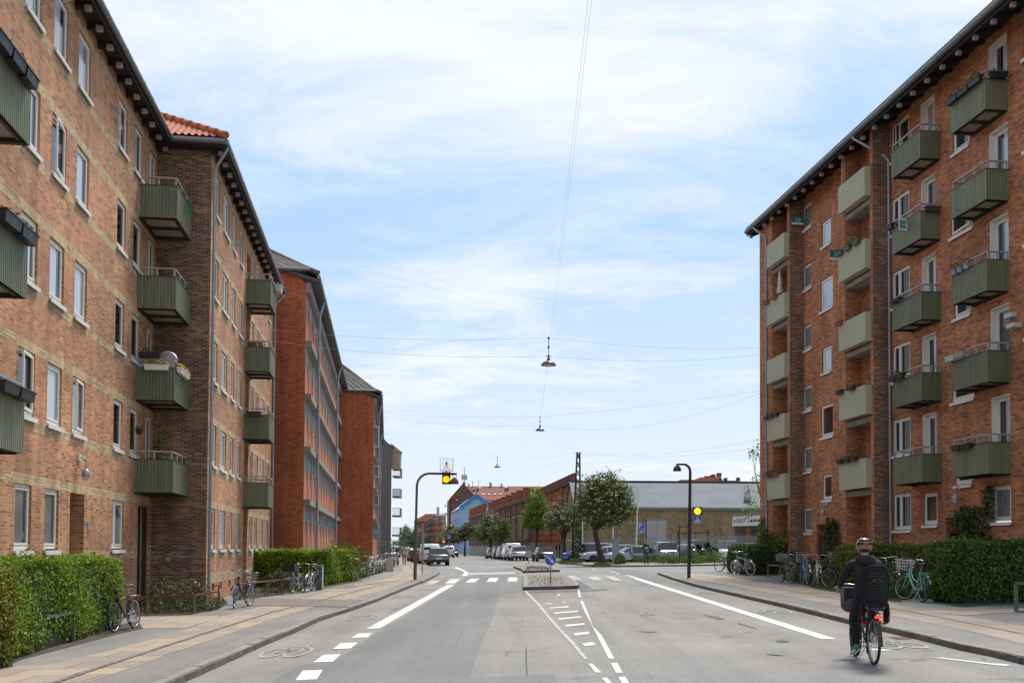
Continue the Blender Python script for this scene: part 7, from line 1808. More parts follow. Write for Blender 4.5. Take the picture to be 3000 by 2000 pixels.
def disc_sign(label, px, py, Y, r, face, base_y=None, pole_r=0.03, pole_mat=None, cat='road sign', name='road_sign', group=None, front=True, dx=0.0):
 c = at(px, py, Y); z0 = gz(c.x, Y, SWO) if base_y is None else at(px, base_y, Y).z
 T = thing(name, label, cat, (c.x + dx, Y, z0), group=group, world=True)
 m = MB(); m.tube([(c.x + dx, Y + 0.04, z0 - 0.05), (c.x + dx, Y + 0.04, c.z + r * 0.8)], pole_r, 8); m.build('post', pole_mat or M['galv'], T)
 m = MB(); Mx = Matrix.Rotation(PI / 2, 3, 'X'); m.lathe([(0.001, -0.012), (r, -0.012), (r, 0.012), (0.001, 0.012)], 32, (c.x, Y - 0.02, c.z), Mx, 0, False)
 fm = [M['signwhite'] if front else M['signback'], M['signblue'], M['signwhite'], M['signred']]
 o = V((c.x, Y - 0.033, c.z))
 if face == 'arrow':
  put_poly(m, circ(r * 0.93, 32), o, EX, EZ, 0.003, 1)
  d = V((0.68, -0.73)).normalized(); q = V((-d.y, d.x))
  def A(a, b): v = d * a * r + q * b * r; return (v.x, v.y)
  put_poly(m, [A(-0.74, 0.11), A(-0.74, -0.11), A(0.25, -0.11), A(0.25, 0.11)], o, EX, EZ, 0.006, 2)
  put_poly(m, [A(0.22, 0.34), A(0.22, -0.34), A(0.78, 0)], o, EX, EZ, 0.006, 2)
  put_poly(m, circ(r * 0.10, 12, 0.1 * r, 0.52 * r), o, EX, EZ, 0.006, 2)
 elif face == 'nopark':
  put_poly(m, circ(r, 28), o, EX, EZ, 0.003, 3); put_poly(m, circ(r * 0.76, 28), o, EX, EZ, 0.005, 1)
  for an in (PI / 4, -PI / 4):
   d = V((math.cos(an), math.sin(an))); q = V((-d.y, d.x)) * 0.10
   put_poly(m, [tuple((d * r * 0.8 + q * r)), tuple((-d * r * 0.8 + q * r)), tuple((-d * r * 0.8 - q * r)), tuple((d * r * 0.8 - q * r))][::-1], o, EX, EZ, 0.007, 3)
 m.build('sign_disc', fm, T)
 return T
disc_sign('blue round sign with a white arrow to the lower right, on the nearer traffic island', 1613, 1638.6, 39.1, 0.232, 'arrow', 1713, 0.028)
disc_sign('round sign showing its grey back, on the farther traffic island', 1548, 1621.5, 79.5, 0.285, 'none', 1656, 0.024, M['polepaint'], front=False)
disc_sign('lower left of two far blue arrow signs, with a red light below', 1299, 1578.4, 128, 0.28, 'arrow', group='far keep right signs')
disc_sign('upper right of two far blue arrow signs down the street', 1315, 1572.2, 130, 0.29, 'arrow', group='far keep right signs')
m = MB(); c = at(1299.8, 1586, 127.8); m.ell(c, (0.12, 0.1, 0.12), 10, 6); tag(m.build('signal_light', M['redsig'], uv=False), 'small red light glowing below the far lower arrow sign', 'signal light')
disc_sign('red and blue no stopping sign behind the rusty signal pole', 1233, 1573.7, 88, 0.25, 'nopark', 1656, 0.03, M['signback'], dx=0.26)
disc_sign('small no stopping sign with a white plate in front of the hall plinth', 1390, 1578, 150, 0.25, 'nopark', None, 0.03)
p = G(1237, 1680, SWO); m = MB(); zt = at(1235, 1531, p.y).z; m.tube([p + V((0, 0, -0.05)), (p.x, p.y, zt)], 0.038, 8); m.tube([(p.x, p.y, zt - 0.1), (p.x + 0.3, p.y, zt + 0.25), (p.x + 0.75, p.y, zt + 0.28)], 0.02, 6)
m.lathe([(0.10, 0.0), (0.16, -0.06), (0.05, 0.07)], 10, (p.x + 0.8, p.y, zt + 0.24)); tag(m.build('sign_post', M['galv'], uv=False), 'plain grey post with a small lamp arm behind the rusty signal pole', 'post')
p = G(1216, 1697, SWO); Y = p.y
SG = thing('crossing_signal', 'tall rusty bent pole carrying an amber flasher and a pedestrian crossing sign over the lane', 'traffic signal', p, world=True)
z1 = at(1221, 1386, Y).z; xe = at(1338, 1387, Y).x; rb = 0.62
pts = [V((p.x, Y, p.z - 0.05)), V((p.x + 0.02, Y, z1 * 0.55))]
m = MB(); m.tube(pts, 0.088, 10); m.tube([pts[1] + V((0, 0, -0.06)), pts[1] + V((0, 0, 0.06))], 0.096, 10, 0)
arc = [pts[1], V((p.x + 0.05, Y, z1 - rb))] + [V((p.x + 0.05 + rb - rb * math.cos(a), Y, z1 - rb + rb * math.sin(a))) for a in (0.4, 0.8, 1.2, PI / 2)] + [V((xe, Y, z1 - 0.02))]
m.tube(arc, 0.062, 10); m.bar((xe - 0.75, Y, z1 + 0.05), (xe - 0.3, Y, z1 + 0.05), 0.14, 0.05)
m.build('pole', M['polepaint'], SG)
c = at(1308.5, 1360.8, Y); w_, h_ = 0.66, 0.63
m = MB(); m.box((c.x, Y, c.z), (w_, 0.20, h_), 0); m.box((c.x, Y - 0.11, c.z), (w_ * 0.94, 0.03, h_ * 0.93), 1); m.tube([(c.x, Y, c.z - h_ / 2 - 0.1), (c.x, Y, c.z - h_ / 2)], 0.03, 6, 0)
walker(m, V((c.x, Y - 0.126, c.z - 0.02)), 0.40, 2, 0.004); m.build('crossing_sign', [M['galv'], M['litwhite'], M['black']], SG)
c = at(1307.5, 1404, Y)
m = MB(); m.box((c.x, Y, c.z), (0.40, 0.26, 0.47), 0); m.lathe([(0.185, 0.0), (0.20, 0.22), (0.195, 0.22), (0.18, 0.0)], 20, (c.x, Y - 0.13, c.z), Matrix.Rotation(PI / 2, 3, 'X'), 0); m.tube([(c.x, Y, c.z + 0.22), (c.x, Y, z1)], 0.03, 6, 0)
o = m.build('signal_head', M['black'], SG)
m = MB(); m.lathe([(0.001, 0.03), (0.11, 0.02), (0.172, 0.0)], 20, (c.x, Y - 0.135, c.z), Matrix.Rotation(PI / 2, 3, 'X')); m.build('amber_lens', M['amber'], o, uv=False)
c = at(1331.5, 1409, Y)
m = MB(); m.lathe([(0.215, -0.14), (0.21, -0.04), (0.17, 0.08), (0.09, 0.14), (0.05, 0.16), (0.05, 0.2)], 18, c); 
for s in (-0.09, 0.09): m.tube([c + V((s, 0, 0.12)), c + V((s, 0, z1 - c.z))], 0.012, 5)
m.build('pendant_lamp', M['polepaint'], SG)
p = G(2018, 1692, SWO); Y = p.y
LP = thing('street_lamp', 'dark lamp post with a bell shaped shade, carrying an amber beacon and crossing sign', 'street lamp', p, world=True)
zt = at(2018, 1359, Y).z; xl = at(1984, 1359, Y).x; rb = 0.33; xt = p.x + 0.06
arc = [V((p.x, Y, p.z - 0.05)), V((p.x + 0.03, Y, 2.8)), V((xt, Y, zt - rb))] + [V((xt - rb + rb * math.cos(a), Y, zt - rb + rb * math.sin(a))) for a in (0.4, 0.8, 1.2, PI / 2)] + [V((xl, Y, zt))]
m = MB(); m.tube(arc, [0.083, 0.078, 0.062, 0.06, 0.058, 0.056, 0.054, 0.05], 12); m.build('pole', M['darkpost'], LP)
c = V((xl - 0.0, Y, zt - 0.27)); m = MB(); m.lathe([(0.185, -0.05), (0.18, 0.02), (0.15, 0.12), (0.08, 0.2), (0.05, 0.22), (0.05, 0.27)], 18, c); o = m.build('lamp_shade', M['darkpost'], LP)
m = MB(); m.lathe([(0.001, -0.06), (0.175, -0.045)], 16, c); m.build('lamp_glass', M['lampglass'], o)
a = at(2029.8, 1484.5, Y); b = at(2055.8, 1534, Y); cx_, w_ = (a.x + b.x) / 2, b.x - a.x
m = MB(); m.box((cx_, Y - 0.02, (a.z + b.z) / 2), (w_, 0.08, a.z - b.z), 0)
o_ = V((cx_, Y - 0.061, 0))
zm = a.z - (a.z - b.z) * 0.5
put_poly(m, [(-w_ * 0.46, -0.185), (w_ * 0.46, -0.185), (w_ * 0.46, 0.185), (-w_ * 0.46, 0.185)], V((cx_, Y - 0.061, b.z + 0.195)), EX, EZ, 0.003, 2); put_poly(m, [(-w_ * 0.42, -0.165), (w_ * 0.42, -0.165), (w_ * 0.42, 0.165), (-w_ * 0.42, 0.165)], V((cx_, Y - 0.061, b.z + 0.195)), EX, EZ, 0.006, 1)
put_poly(m, [(-0.15, -0.13), (0.15, -0.13), (0.0, 0.14)], V((cx_, Y - 0.061, b.z + 0.195)), EX, EZ, 0.009, 2); walker(m, V((cx_, Y - 0.061, b.z + 0.185)), 0.19, 3, 0.012)
for q in (a.z - 0.2, b.z + 0.18): m.bar((p.x + 0.04, Y, q), (cx_ - w_ / 2, Y, q), 0.03, 0.03, 3)
o = m.build('crossing_sign', [M['navy'], M['signblue'], M['signwhite'], M['black']], LP)
m = MB(); m.lathe([(0.001, 0.02), (0.12, 0.012), (0.158, 0.0)], 22, (cx_, Y - 0.062, a.z - 0.185), Matrix.Rotation(PI / 2, 3, 'X')); m.build('amber_beacon', M['amber2'], o, uv=False)
Y = 71.5; c = at(1889, 1600, Y); zg = at(1889, 1651, Y).z
T = thing('parking_sign', 'blue parking sign with a white P on a thin post above the standing woman', 'road sign', (c.x, Y, zg), world=True)
m = MB(); m.tube([(c.x, Y + 0.04, zg - 0.05), (c.x, Y + 0.04, at(1889, 1530, Y).z)], 0.028, 8); m.build('post', M['galv'], T)
a = at(1869.5, 1529.5, Y); b = at(1888.2, 1560.5, Y); w_ = b.x - a.x; cx_ = (a.x + b.x) / 2; zm = a.z - (a.z - b.z) * 0.62
m = MB(); m.box((cx_, Y, (a.z + b.z) / 2), (w_, 0.03, a.z - b.z), 2)
for (z0_, z1_) in ((zm + 0.006, a.z - 0.012), (b.z + 0.012, zm - 0.006)):
 put_poly(m, [(-w_ / 2 + 0.012, z0_), (w_ / 2 - 0.012, z0_), (w_ / 2 - 0.012, z1_), (-w_ / 2 + 0.012, z1_)], V((cx_, Y - 0.016, 0)), EX, EZ, 0.003, 0)
put_text(m, 'P', V((cx_ - 0.035, Y - 0.016, (a.z + zm) / 2 + 0.02)), EX, EZ, 0.46, 0.006, 2, width=0.21); put_text(m, 'Info', V((cx_ + 0.12, Y - 0.016, zm + 0.055)), EX, EZ, 0.1, 0.006, 2, width=0.15)
put_text(m, 'P-betaling', V((cx_, Y - 0.016, zm - 0.07)), EX, EZ, 0.085, 0.006, 2, width=0.32)
put_poly(m, [(-0.14, -0.035), (0.02, -0.045), (0.02, 0.03), (-0.1, 0.045)], V((cx_, Y - 0.016, b.z + 0.085)), EX, EZ, 0.006, 2); put_poly(m, circ(0.055, 14, 0.07, -0.005), V((cx_, Y - 0.016, b.z + 0.085)), EX, EZ, 0.006, 2)
m.build('sign_panel', [M['navyblue'] if 'navyblue' in M else M['signblue'], M['black'], M['signwhite']], T)
Y = 73.0; c = at(1990.6, 1600, Y); zg = at(1990, 1648, Y).z; zt = at(1990, 1537, Y).z
T = thing('street_name_sign', 'slim navy post with a small street name plate, left of the dark lamp post', 'street sign', (c.x, Y, zg), world=True)
m = MB(); m.tube([(c.x, Y, zg - 0.05), (c.x, Y, zt)], 0.045, 8); m.build('post', M['navy'], T)
a = at(1992.5, 1538.5, Y); b = at(2014.5, 1544, Y); m = MB(); m.box(((a.x + b.x) / 2, Y, (a.z + b.z) / 2), (b.x - a.x, 0.03, a.z - b.z), 0)
put_text(m, 'Vermlandsgade', V(((a.x + b.x) / 2, Y - 0.016, (a.z + b.z) / 2)), EX, EZ, 0.1, 0.004, 1, width=0.46); m.build('name_plate', [M['navy'], M['signwhite']], T)
def pend(px, py, Y, label, rod=0.8, r=0.30):
 c = at(px, py, Y); T = thing('suspended_lamp', label, 'street lamp', c, group='street lamps hung on wires', world=True)
 m = MB(); m.lathe([(r, -0.06), (r * 0.98, -0.02), (r * 0.72, 0.07), (r * 0.32, 0.12), (0.07, 0.14), (0.06, 0.24)], 22, c); o = m.build('lamp_shade', M['shade'], T)
 m = MB(); m.lathe([(0.001, -0.075), (r * 0.9, -0.055)], 18, c); m.build('lamp_glass', M['lampglass'], o)
 m = MB(); m.tube([c + V((0, 0, 0.2)), c + V((0, 0, 0.24 + rod))], 0.014, 6)
 for k in (0.12, 0.55, 1.0): m.tube([c + V((0, 0, 0.22 + rod * k - 0.05)), c + V((0, 0, 0.22 + rod * k + 0.05))], 0.035, 8)
 m.bar(c + V((-0.12, 0, 0.3)), c + V((0.12, 0, 0.3)), 0.02, 0.02); m.build('hanger', M['blacksteel'], T)
 return c, c + V((0, 0, 0.24 + rod)), c + V((0, 0, 0.3))
M['shade'] = pm('enamel_lamp_shade', (0.085, 0.08, 0.07), 0.4, var=0.1)
l1 = pend(1607, 1066, 39.0, 'nearest lamp hung on wires over the middle of the street', 0.80)
l2 = pend(1582, 1259, 66.0, 'second lamp hung on wires, a little left of the nearest one', 0.62)
l3 = pend(1457, 1367, 95.0, 'third lamp hung on wires, left of the first two', 0.7)
l4 = pend(1384.5, 1432.5, 125.0, 'hanging lamp in front of the red tiled roof', 0.6); l5 = pend(1336.5, 1464, 160.0, 'hanging lamp in front of the brown gable', 0.6); l6 = pend(1305, 1482, 205.0, 'farthest hanging lamp beside the brown gable house', 0.6)
def wire(name, label, a, b, sag, r=0.0045, group='overhead wires'):
 a = V(a); b = V(b); m = MB(); n = 14
 m.tube([a.lerp(b, i / n) - V((0, 0, sag * 4 * (i / n) * (1 - i / n))) for i in range(n + 1)], r, 4, cap=False)
 tag(m.build(name, M['cable'], uv=False), label, 'wire', group)
rc = lambda z: PM(VE - 0.05, UM - UP, z)
lc = lambda v, z: PB(v, 0.02, z)
wire('overhead_wire', 'upper span wire from the left block to the nearest hanging lamp', lc(47.5, 11.9), l1[1], 0.25); wire('overhead_wire', 'lower span wire from the left block to the nearest hanging lamp', lc(47.5, 11.4), l1[2], 0.3)
wire('overhead_wire', 'upper span wire from the nearest hanging lamp to the right block', l1[1], rc(at(2229, 973, 46).z), 0.2); wire('overhead_wire', 'lower span wire from the nearest hanging lamp to the right block', l1[2], rc(at(2229, 994, 46).z), 0.25)
wire('overhead_wire', 'wire running along the street from above the camera to the nearest hanging lamp', at(1740, -160, 11), l1[1] + V((0.03, 0, 0)), 0.15, 0.0016); wire('overhead_wire', 'second wire running along the street beside the first, from above the camera', at(1752, -160, 11), l1[1] + V((0.09, 0, 0)), 0.15, 0.0016)
wire('overhead_wire', 'wire along the street between the two nearest hanging lamps', l1[2], l2[1], 0.2, 0.004)
wire('overhead_wire', 'upper span wire from the second hanging lamp to the right block', l2[1], rc(at(2229, 1108, 46).z), 0.1); wire('overhead_wire', 'lower span wire from the second hanging lamp to the right block', l2[2], rc(at(2229, 1116, 46).z), 0.9)
wire('overhead_wire', 'upper span wire from the orange block to the second hanging lamp', at(1116, 1208, 92), l2[1], 0.15); wire('overhead_wire', 'lower span wire from the orange block to the second hanging lamp', at(1116, 1222, 92), l2[2], 0.3)
wire('overhead_wire', 'wire from the second hanging lamp down to the lattice mast', l2[2], at(1695, 1326, 86), 0.2)
wire('overhead_wire', 'span wire from the third hanging lamp to the lattice mast top', l3[1], at(1695, 1326, 86), 0.25); wire('overhead_wire', 'span wire from the grey house to the third hanging lamp', at(1146, 1345, 143), l3[1], 0.4)
wire('overhead_wire', 'upper wire from the lattice mast towards the right block', at(1695, 1324, 86), rc(at(2229, 1262, 46).z), 0.5); wire('overhead_wire', 'lower wire from the lattice mast towards the right block', at(1695, 1328, 86), rc(at(2229, 1288, 46).z), 0.4)
wire('overhead_wire', 'long wire from the fourth hanging lamp to the lattice mast', l4[1], at(1694, 1332, 86), 0.5); wire('overhead_wire', 'short wire between the fourth and fifth hanging lamps', l4[1], l5[1], 0.4)
wire('overhead_wire', 'thin wire crossing the top left corner in front of the left block', at(-60, 55, 18), at(215, 0, 19.5), 0.02, 0.005)
Y = 86; p = G(1689, 1645, SWO); p.y = Y; zt = at(1694.5, 1324, Y).z; xt = at(1694.5, 1324, Y).x; xb = at(1689, 1640, Y).x; z0 = gz(xb, Y, SWO)
T = thing('lattice_mast', 'tall dark tapering lattice mast overgrown with climbers at its foot', 'mast', (xb, Y, z0), world=True)
m = MB(); wb, wt_ = 0.40, 0.11
def mc(t_, a, b): return V((xb + (xt - xb) * t_ + a * (wb + (wt_ - wb) * t_), Y + b * (wb + (wt_ - wb) * t_), z0 + (zt - z0) * t_))
for a in (-1, 1):
 for b in (-1, 1): m.bar(mc(0, a, b), mc(1, a, b), 0.09, 0.09)
n = 13
for i in range(n):
 t0, t1 = i / n, (i + 1) / n
 for (a0, b0, a1, b1) in ((-1, -1, 1, -1), (1, -1, 1, 1), (1, 1, -1, 1), (-1, 1, -1, -1)):
  m.bar(mc(t0, a0, b0), mc(t1, a1, b1), 0.035, 0.05); m.bar(mc(t0, a1, b1), mc(t1, a0, b0), 0.035, 0.05)
m.bar((xt - 0.28, Y, zt - 0.1), (xt + 0.28, Y, zt - 0.1), 0.05, 0.05)
m.build('lattice', M['rustdark'] if 'rustdark' in M else M['blacksteel'], T)
m = MB(); m.hexa([V((xb + a * 0.5, Y + b * 0.5, z)) for z in (z0 - 0.1, z0 + 0.32) for a, b in ((-1, -1), (1, -1), (1, 1), (-1, 1))]); m.build('footing', M['conc'], T)
k = 700; tt = NR.uniform(0, 1, k) ** 1.6 * 0.52; P = np.array([mc(t_, NR.uniform(-1.15, 1.15), -1.0 + NR.normal(0, 0.15)) for t_ in tt]); m = MB()
leaf_mesh(m, P, np.tile(np.array((0, -1.0, 0.3)), (k, 1)), 0.16, 0.7, 0, 0.1, 0.7)
i = NR.choice(k, 60); leaf_mesh(m, P[i] * 1.0 + np.array((0.1, -0.2, 0)), np.tile(np.array((0, -1.0, 0.3)), (60, 1)), 0.24, 0.8, 1, 0.1, 0.6); m.build('climber', [M['lfVine'], M['lfMaple']], T, uv=False)
M['polewhite'] = pm('white_pole', (0.62, 0.60, 0.55), 0.5)
for (px, py0, px1, py1, Y, lb) in ((1862, 1633, 1869.5, 1421, 80, 'white leaning flagpole right of the big hawthorn'), (1796, 1640, 1796, 1440, 79, 'white flagpole mostly hidden behind the big hawthorn'), (1707, 1632, 1705, 1450, 91, 'white flagpole behind the smaller pale hawthorn')):
 a = at(px, py0, Y); b = at(px1, py1, Y); a.z = gz(a.x, Y, 0); m = MB(); m.tube([a, b], [0.085, 0.055], 8); m.ell(b, (0.07, 0.07, 0.06), 8, 6); tag(m.build('flagpole', M['polewhite'], uv=False), lb, 'flagpole', 'white flagpoles')
ft = NT('chain_link'); fuv = ft.coord('UV')
def diag(a):
 w = ft.node('ShaderNodeTexWave', Scale=4.2); w.wave_profile = 'SIN'; ft.t.links.new(ft.mapping(fuv, rot=(0, 0, a)), w.inputs['Vector']); return ft.math('GREATER_THAN', w.outputs['Fac'], 0.90)
al = ft.math('MAXIMUM', diag(PI / 4), diag(-PI / 4)); al = ft.math('MULTIPLY', al, 0.8)
fd = ft.node('ShaderNodeBsdfDiffuse'); fd.inputs['Color'].default_value = (0.30, 0.31, 0.32, 1); ftr = ft.node('ShaderNodeBsdfTransparent'); fm_ = ft.node('ShaderNodeMixShader')
ft.t.links.new(al, fm_.inputs[0]); ft.t.links.new(ftr.outputs[0], fm_.inputs[1]); ft.t.links.new(fd.outputs[0], fm_.inputs[2]); ft.t.links.new(fm_.outputs[0], ft.out.inputs['Surface']); M['mesh'] = ft.mat
fp = [(1700, 1636), (1718, 1636), (1768, 1638), (1846, 1641), (1876, 1642), (1910, 1643), (1965, 1644), (2030, 1643), (2125, 1640), (2223, 1636)]
F_ = [G(x, y, SWO) for x, y in fp]
T = thing('wire_fence', 'wire mesh fence on steel posts around the car yard, weeds along its foot', 'fence', F_[0], world=True)
for i, q in enumerate(F_):
 m = MB(); lean = (0.22 if i in (2,) else 0.05 * ((i * 7) % 3 - 1)); m.tube([q + V((0, 0, -0.1)), q + V((-lean, 0, 2.15))], 0.035, 6); m.build('post', M['galv'] if i % 2 else M['polepaint'], T, uv=False)
for i in range(len(F_) - 1):
 a, b = F_[i], F_[i + 1]; m = MB(); m.quad(a + V((0, 0, 0.05)), b + V((0, 0, 0.05)), b + V((0, 0, 1.95)), a + V((0, 0, 1.95))); m.build('mesh_panel', M['mesh'], T)
a = at(1797, 1575, 77); b = at(1812, 1575, 77); zg = gz(a.x, 77, SWO)
m = MB(); m.box(((a.x + b.x) / 2, 77, (a.z + zg) / 2), (b.x - a.x, 0.25, a.z - zg)); m.tube([(a.x - 0.04, 76.9, zg), (a.x - 0.04, 76.9, a.z)], 0.03, 6); m.tube([(b.x + 0.02, 76.9, zg), (b.x + 0.02, 76.9, a.z + 0.05)], 0.035, 6); m.box(((a.x + b.x) / 2, 76.87, a.z - 0.03), (b.x - a.x + 0.1, 0.04, 0.06)); tag(m.build('steel_cabinet', M['signback'], uv=False), 'tall narrow grey steel cabinet between the hawthorn and the leaning flagpole', 'cabinet')
YG_ = 96; a = at(1658, 1582, YG_); b = at(1692, 1582, YG_); zg = gz(a.x, YG_, SWO)
T = thing('yard_gate', 'pale blue barred gate left of the lattice mast', 'gate', ((a.x + b.x) / 2, YG_, zg), world=True)
m = MB()
for x in (a.x, b.x): m.tube([(x, YG_, zg), (x, YG_, a.z)], 0.04, 6)
for z in (a.z, zg + 0.75, zg + 0.15): m.tube([(a.x, YG_, z), (b.x, YG_, z)], 0.03, 6)
m.build('gate_frame', M['signback'], T, uv=False); m = MB()
for i in range(1, 8): x = a.x + (b.x - a.x) * i / 8; m.tube([(x, YG_, zg + 0.15), (x, YG_, a.z)], 0.014, 5)
m.build('bars', M['signback'], T, uv=False)
Y = 85; m = MB(); x0, x1 = at(1985, 1600, Y).x, at(2077, 1600, Y).x; zA, zB = at(2000, 1553, Y).z, at(2000, 1640, Y).z
for x in (x0, x0 + 0.12, x1 - 0.14, x1): m.bar((x, Y, zB), (x, Y, zA + (0.15 if x > x1 - 0.2 else 0)), 0.07, 0.07, up=(0, 1, 0))
m.bar((x0, Y, at(1985, 1563, Y).z), (x1, Y, at(2077, 1558, Y).z), 0.07, 0.09); m.bar((x0, Y, at(1985, 1588, Y).z), (x1, Y, at(2077, 1583, Y).z), 0.06, 0.06)
tag(m.build('steel_rack', M['rust'], uv=False), 'rust red steel frame rack standing in the car yard', 'rack')
Y = 76; a = at(1983, 1596, Y); b = at(2037, 1596, Y); zg = gz(a.x, Y, 0); m = MB()
m.tube([(a.x, Y, zg), (a.x, Y, a.z - 0.2), (a.x + 0.08, Y, a.z - 0.05), (a.x + 0.22, Y, a.z), (b.x - 0.22, Y, a.z), (b.x - 0.08, Y, a.z - 0.05), (b.x, Y, a.z - 0.2), (b.x, Y, zg)], 0.05, 8); tag(m.build('hoop_barrier', M['galv'], uv=False), 'galvanised steel hoop barrier in front of the black off road car', 'barrier')
Y = 75.5; a = at(2053, 1632, Y); b = at(2131, 1632, Y); zg = gz(a.x, Y, SWO); m = MB(); m.box(((a.x + b.x) / 2, Y, (a.z + zg) / 2), (b.x - a.x, 0.6, a.z - zg)); m.box(((a.x + b.x) / 2 + 0.02, Y, a.z + 0.015), (b.x - a.x - 0.1, 0.55, 0.03)); tag(m.build('concrete_block', M['curbtop'], uv=False), 'long low concrete block behind the red bicycle', 'block')
p = G(931, 1729, SWO); w_, dp, h_ = 0.27, 0.34, 0.98
gt = NT('cabinet_paint'); gv = gt.coord('Object'); gn = gt.noise(gt.mapping(gv, scale=(1, 1, 1)), 5.5, 3, 0.6, 2.5); gn2 = gt.noise(gt.mapping(gv, loc=(3, 5, 1)), 4.0, 3, 0.6, 3.0)
gc = gt.mix(gt.mapr(gn, 0.54, 0.57, 0, 1), (0.045, 0.05, 0.055, 1), (0.42, 0.42, 0.42, 1)); gc = gt.mix(gt.math('MULTIPLY', gt.mapr(gn2, 0.56, 0.58, 0, 1), gt.mapr(gt.node('ShaderNodeSeparateXYZ').outputs[2] if False else gn, 0.3, 0.5, 1, 0.2)), gc, (0.03, 0.20, 0.16, 1)); gt.bsdf(gc, 0.6); M['graf'] = gt.mat
T = thing('electrical_cabinet', 'narrow dark electrical cabinet covered in graffiti beside the white bicycle', 'cabinet', p, world=True)
m = MB(); m.box(p + V((0.02, 0.17, h_ / 2)), (w_, dp, h_)); m.build('cabinet_body', M['graf'], T); m = MB(); m.box(p + V((0.02, 0.17, h_ + 0.02)), (w_ + 0.03, dp + 0.03, 0.04)); m.build('lid', M['conc'], T); m = MB(); m.box(p + V((0.02 + w_ / 2 + 0.004, 0.17, h_ / 2)), (0.004, dp - 0.04, h_ - 0.1)); m.build('door', M['paintworn'], T)
def rail(label, pts, h=0.52, mat=None, w=0.05, posts=None):
 P_ = [G(x, y, SWO) for x, y in pts]; T = thing('low_rail', label, 'railing', P_[0], group='low bed railings', world=True)
 m = MB()
 for a, b in zip(P_, P_[1:]): m.bar(a + V((0, 0, h)), b + V((0, 0, h)), w, w * 0.9)
 m.build('top_rail', mat or M['wood'], T)
 for i, q in enumerate(P_):
  if posts is None or i in posts: m = MB(); m.bar(q + V((0, 0, -0.05)), q + V((0, 0, h - w * 0.45)), w, w, up=(0, 1, 0)); m.build('post', M['galvd'], T)
M['galvd'] = pm('dull_rail_post', (0.13, 0.12, 0.11), 0.6, 0.2, var=0.2)
rail('low grey rail at the far left in front of the yellowish hedge', [(-180, 1985), (62, 1920)], 0.60, M['galvd'], 0.06)
rail('low grey rail end emerging from the beech hedge', [(140, 1902), (214, 1882)], 0.58, M['galvd'], 0.06, (1,))
rail('brown rusty rail along the bed by the dark gate', [(402, 1806), (432, 1803), (568, 1798), (641, 1782)], 0.50, M['rust'], 0.045)
rail('back rail along the bed against the brick return wall', [(412, 1768), (640, 1757)], 0.50, M['rust'], 0.04)
rail('low wooden rail behind the pale crate bicycle', [(690, 1760), (785, 1746), (826, 1741), (902, 1724)], 0.55, M['wood'], 0.05)
rail('low rail beside the dark green basket bicycle', [(2250, 1692), (2330, 1702)], 0.56, M['galvd'], 0.05)
rail('low grey rail with one post at the far right edge', [(2977, 1791), (3120, 1800)], 0.62, M['galvd'], 0.065)
rail('low rail with a post half hidden by the turquoise bicycle', [(2690, 1752), (2770, 1755)], 0.56, M['galvd'], 0.05)
T = thing('bicycle_stand', 'grey steel bicycle stand with a mesh gate beside the rough grass', 'bicycle stand', g_(1060, 1692), world=True)
a, b, c2, d2 = g_(1054, 1693), g_(1079, 1688), g_(1093, 1684), g_(1110, 1680)
m = MB()
for q in (a, b, c2): m.bar(q, q + V((0, 0, 0.82)), 0.07, 0.07, up=(0, 1, 0))
for z in (0.15, 0.5, 0.8): m.bar(a + V((0, 0, z)), b + V((0, 0, z)), 0.03, 0.03); m.bar(b + V((0, 0, z)), c2 + V((0, 0, z)), 0.03, 0.03)
for i in range(9): q = a.lerp(b, i / 9); m.tube([q + V((0, 0, 0.15)), q + V((0, 0, 0.8))], 0.008, 4)
m.build('stand_frame', M['galv'], T, uv=False)
T = thing('bicycle_stand', 'second bicycle stand with a long hooped bar and a wide end panel', 'bicycle stand', g_(1120, 1672), world=True)
a, b = g_(1098, 1681), g_(1140, 1672); m = MB(); m.tube([a, a + V((0, 0, 0.75)), b + V((0, 0, 0.75)), b], 0.03, 6)
for i in range(5): q = a.lerp(b, (i + 0.5) / 5); m.tube([q + V((0, 0, 0.75)), q + V((0.1, -0.1, 0.5)), q + V((0.1, 0.1, 0.3)), q], 0.015, 5)
m.build('stand_frame', M['galv'], T, uv=False); m = MB(); q = g_(1141, 1674); m.hexa([q + V((x, y, z)) for z, w in ((0, 0.0), (0.95, 0.0)) for x, y in ((-0.22, 0), (0.22, 0.3), (0.2, 0.36), (-0.24, 0.06))]); m.build('end_panel', M['galv'], T)
M['teal'] = pm('teal_board', (0.012, 0.14, 0.15), 0.5); M['orangeb'] = pm('orange_label', (0.72, 0.30, 0.02), 0.5); M['purpleb'] = pm('violet_label', (0.12, 0.09, 0.30), 0.5); M['greenb'] = pm('mint_label', (0.03, 0.38, 0.25), 0.5)
def saleboard(label, v, zc, u0, u1, h):
 T = thing('sale_sign', label, 'sale board', FR.p(v, (u0 + u1) / 2, zc), world=True)
 PS = FR.cross(v, -1); m = MB(); m.pbox(PS, u0, u1, -0.02, 0.0, zc - h * 0.28, zc + h / 2, 0); m.pbox(PS, u0, u1, -0.021, 0.001, zc - h / 2, zc - h * 0.28, 1); m.pbox(PS, u1, UM - 0.002, -0.03, -0.01, zc - 0.02, zc + 0.02, 2)
 o = PS((u0 + u1) / 2, 0.0, zc + h * 0.2); ex = FR.n
 put_text(m, 'Til salg', o, ex, EZ, h * 0.36, 0.004, 1, width=(u1 - u0) * 0.52)
 for k in (0.02, -0.12): put_poly(m, [(-0.13, -0.008), (0.13, -0.008), (0.13, 0.008), (-0.13, 0.008)], PS((u0 + u1) / 2, 0, zc + h * k), ex, EZ, 0.004, 1)
 m.build('board', [M['teal'], M['signwhite'], M['galv']], T)
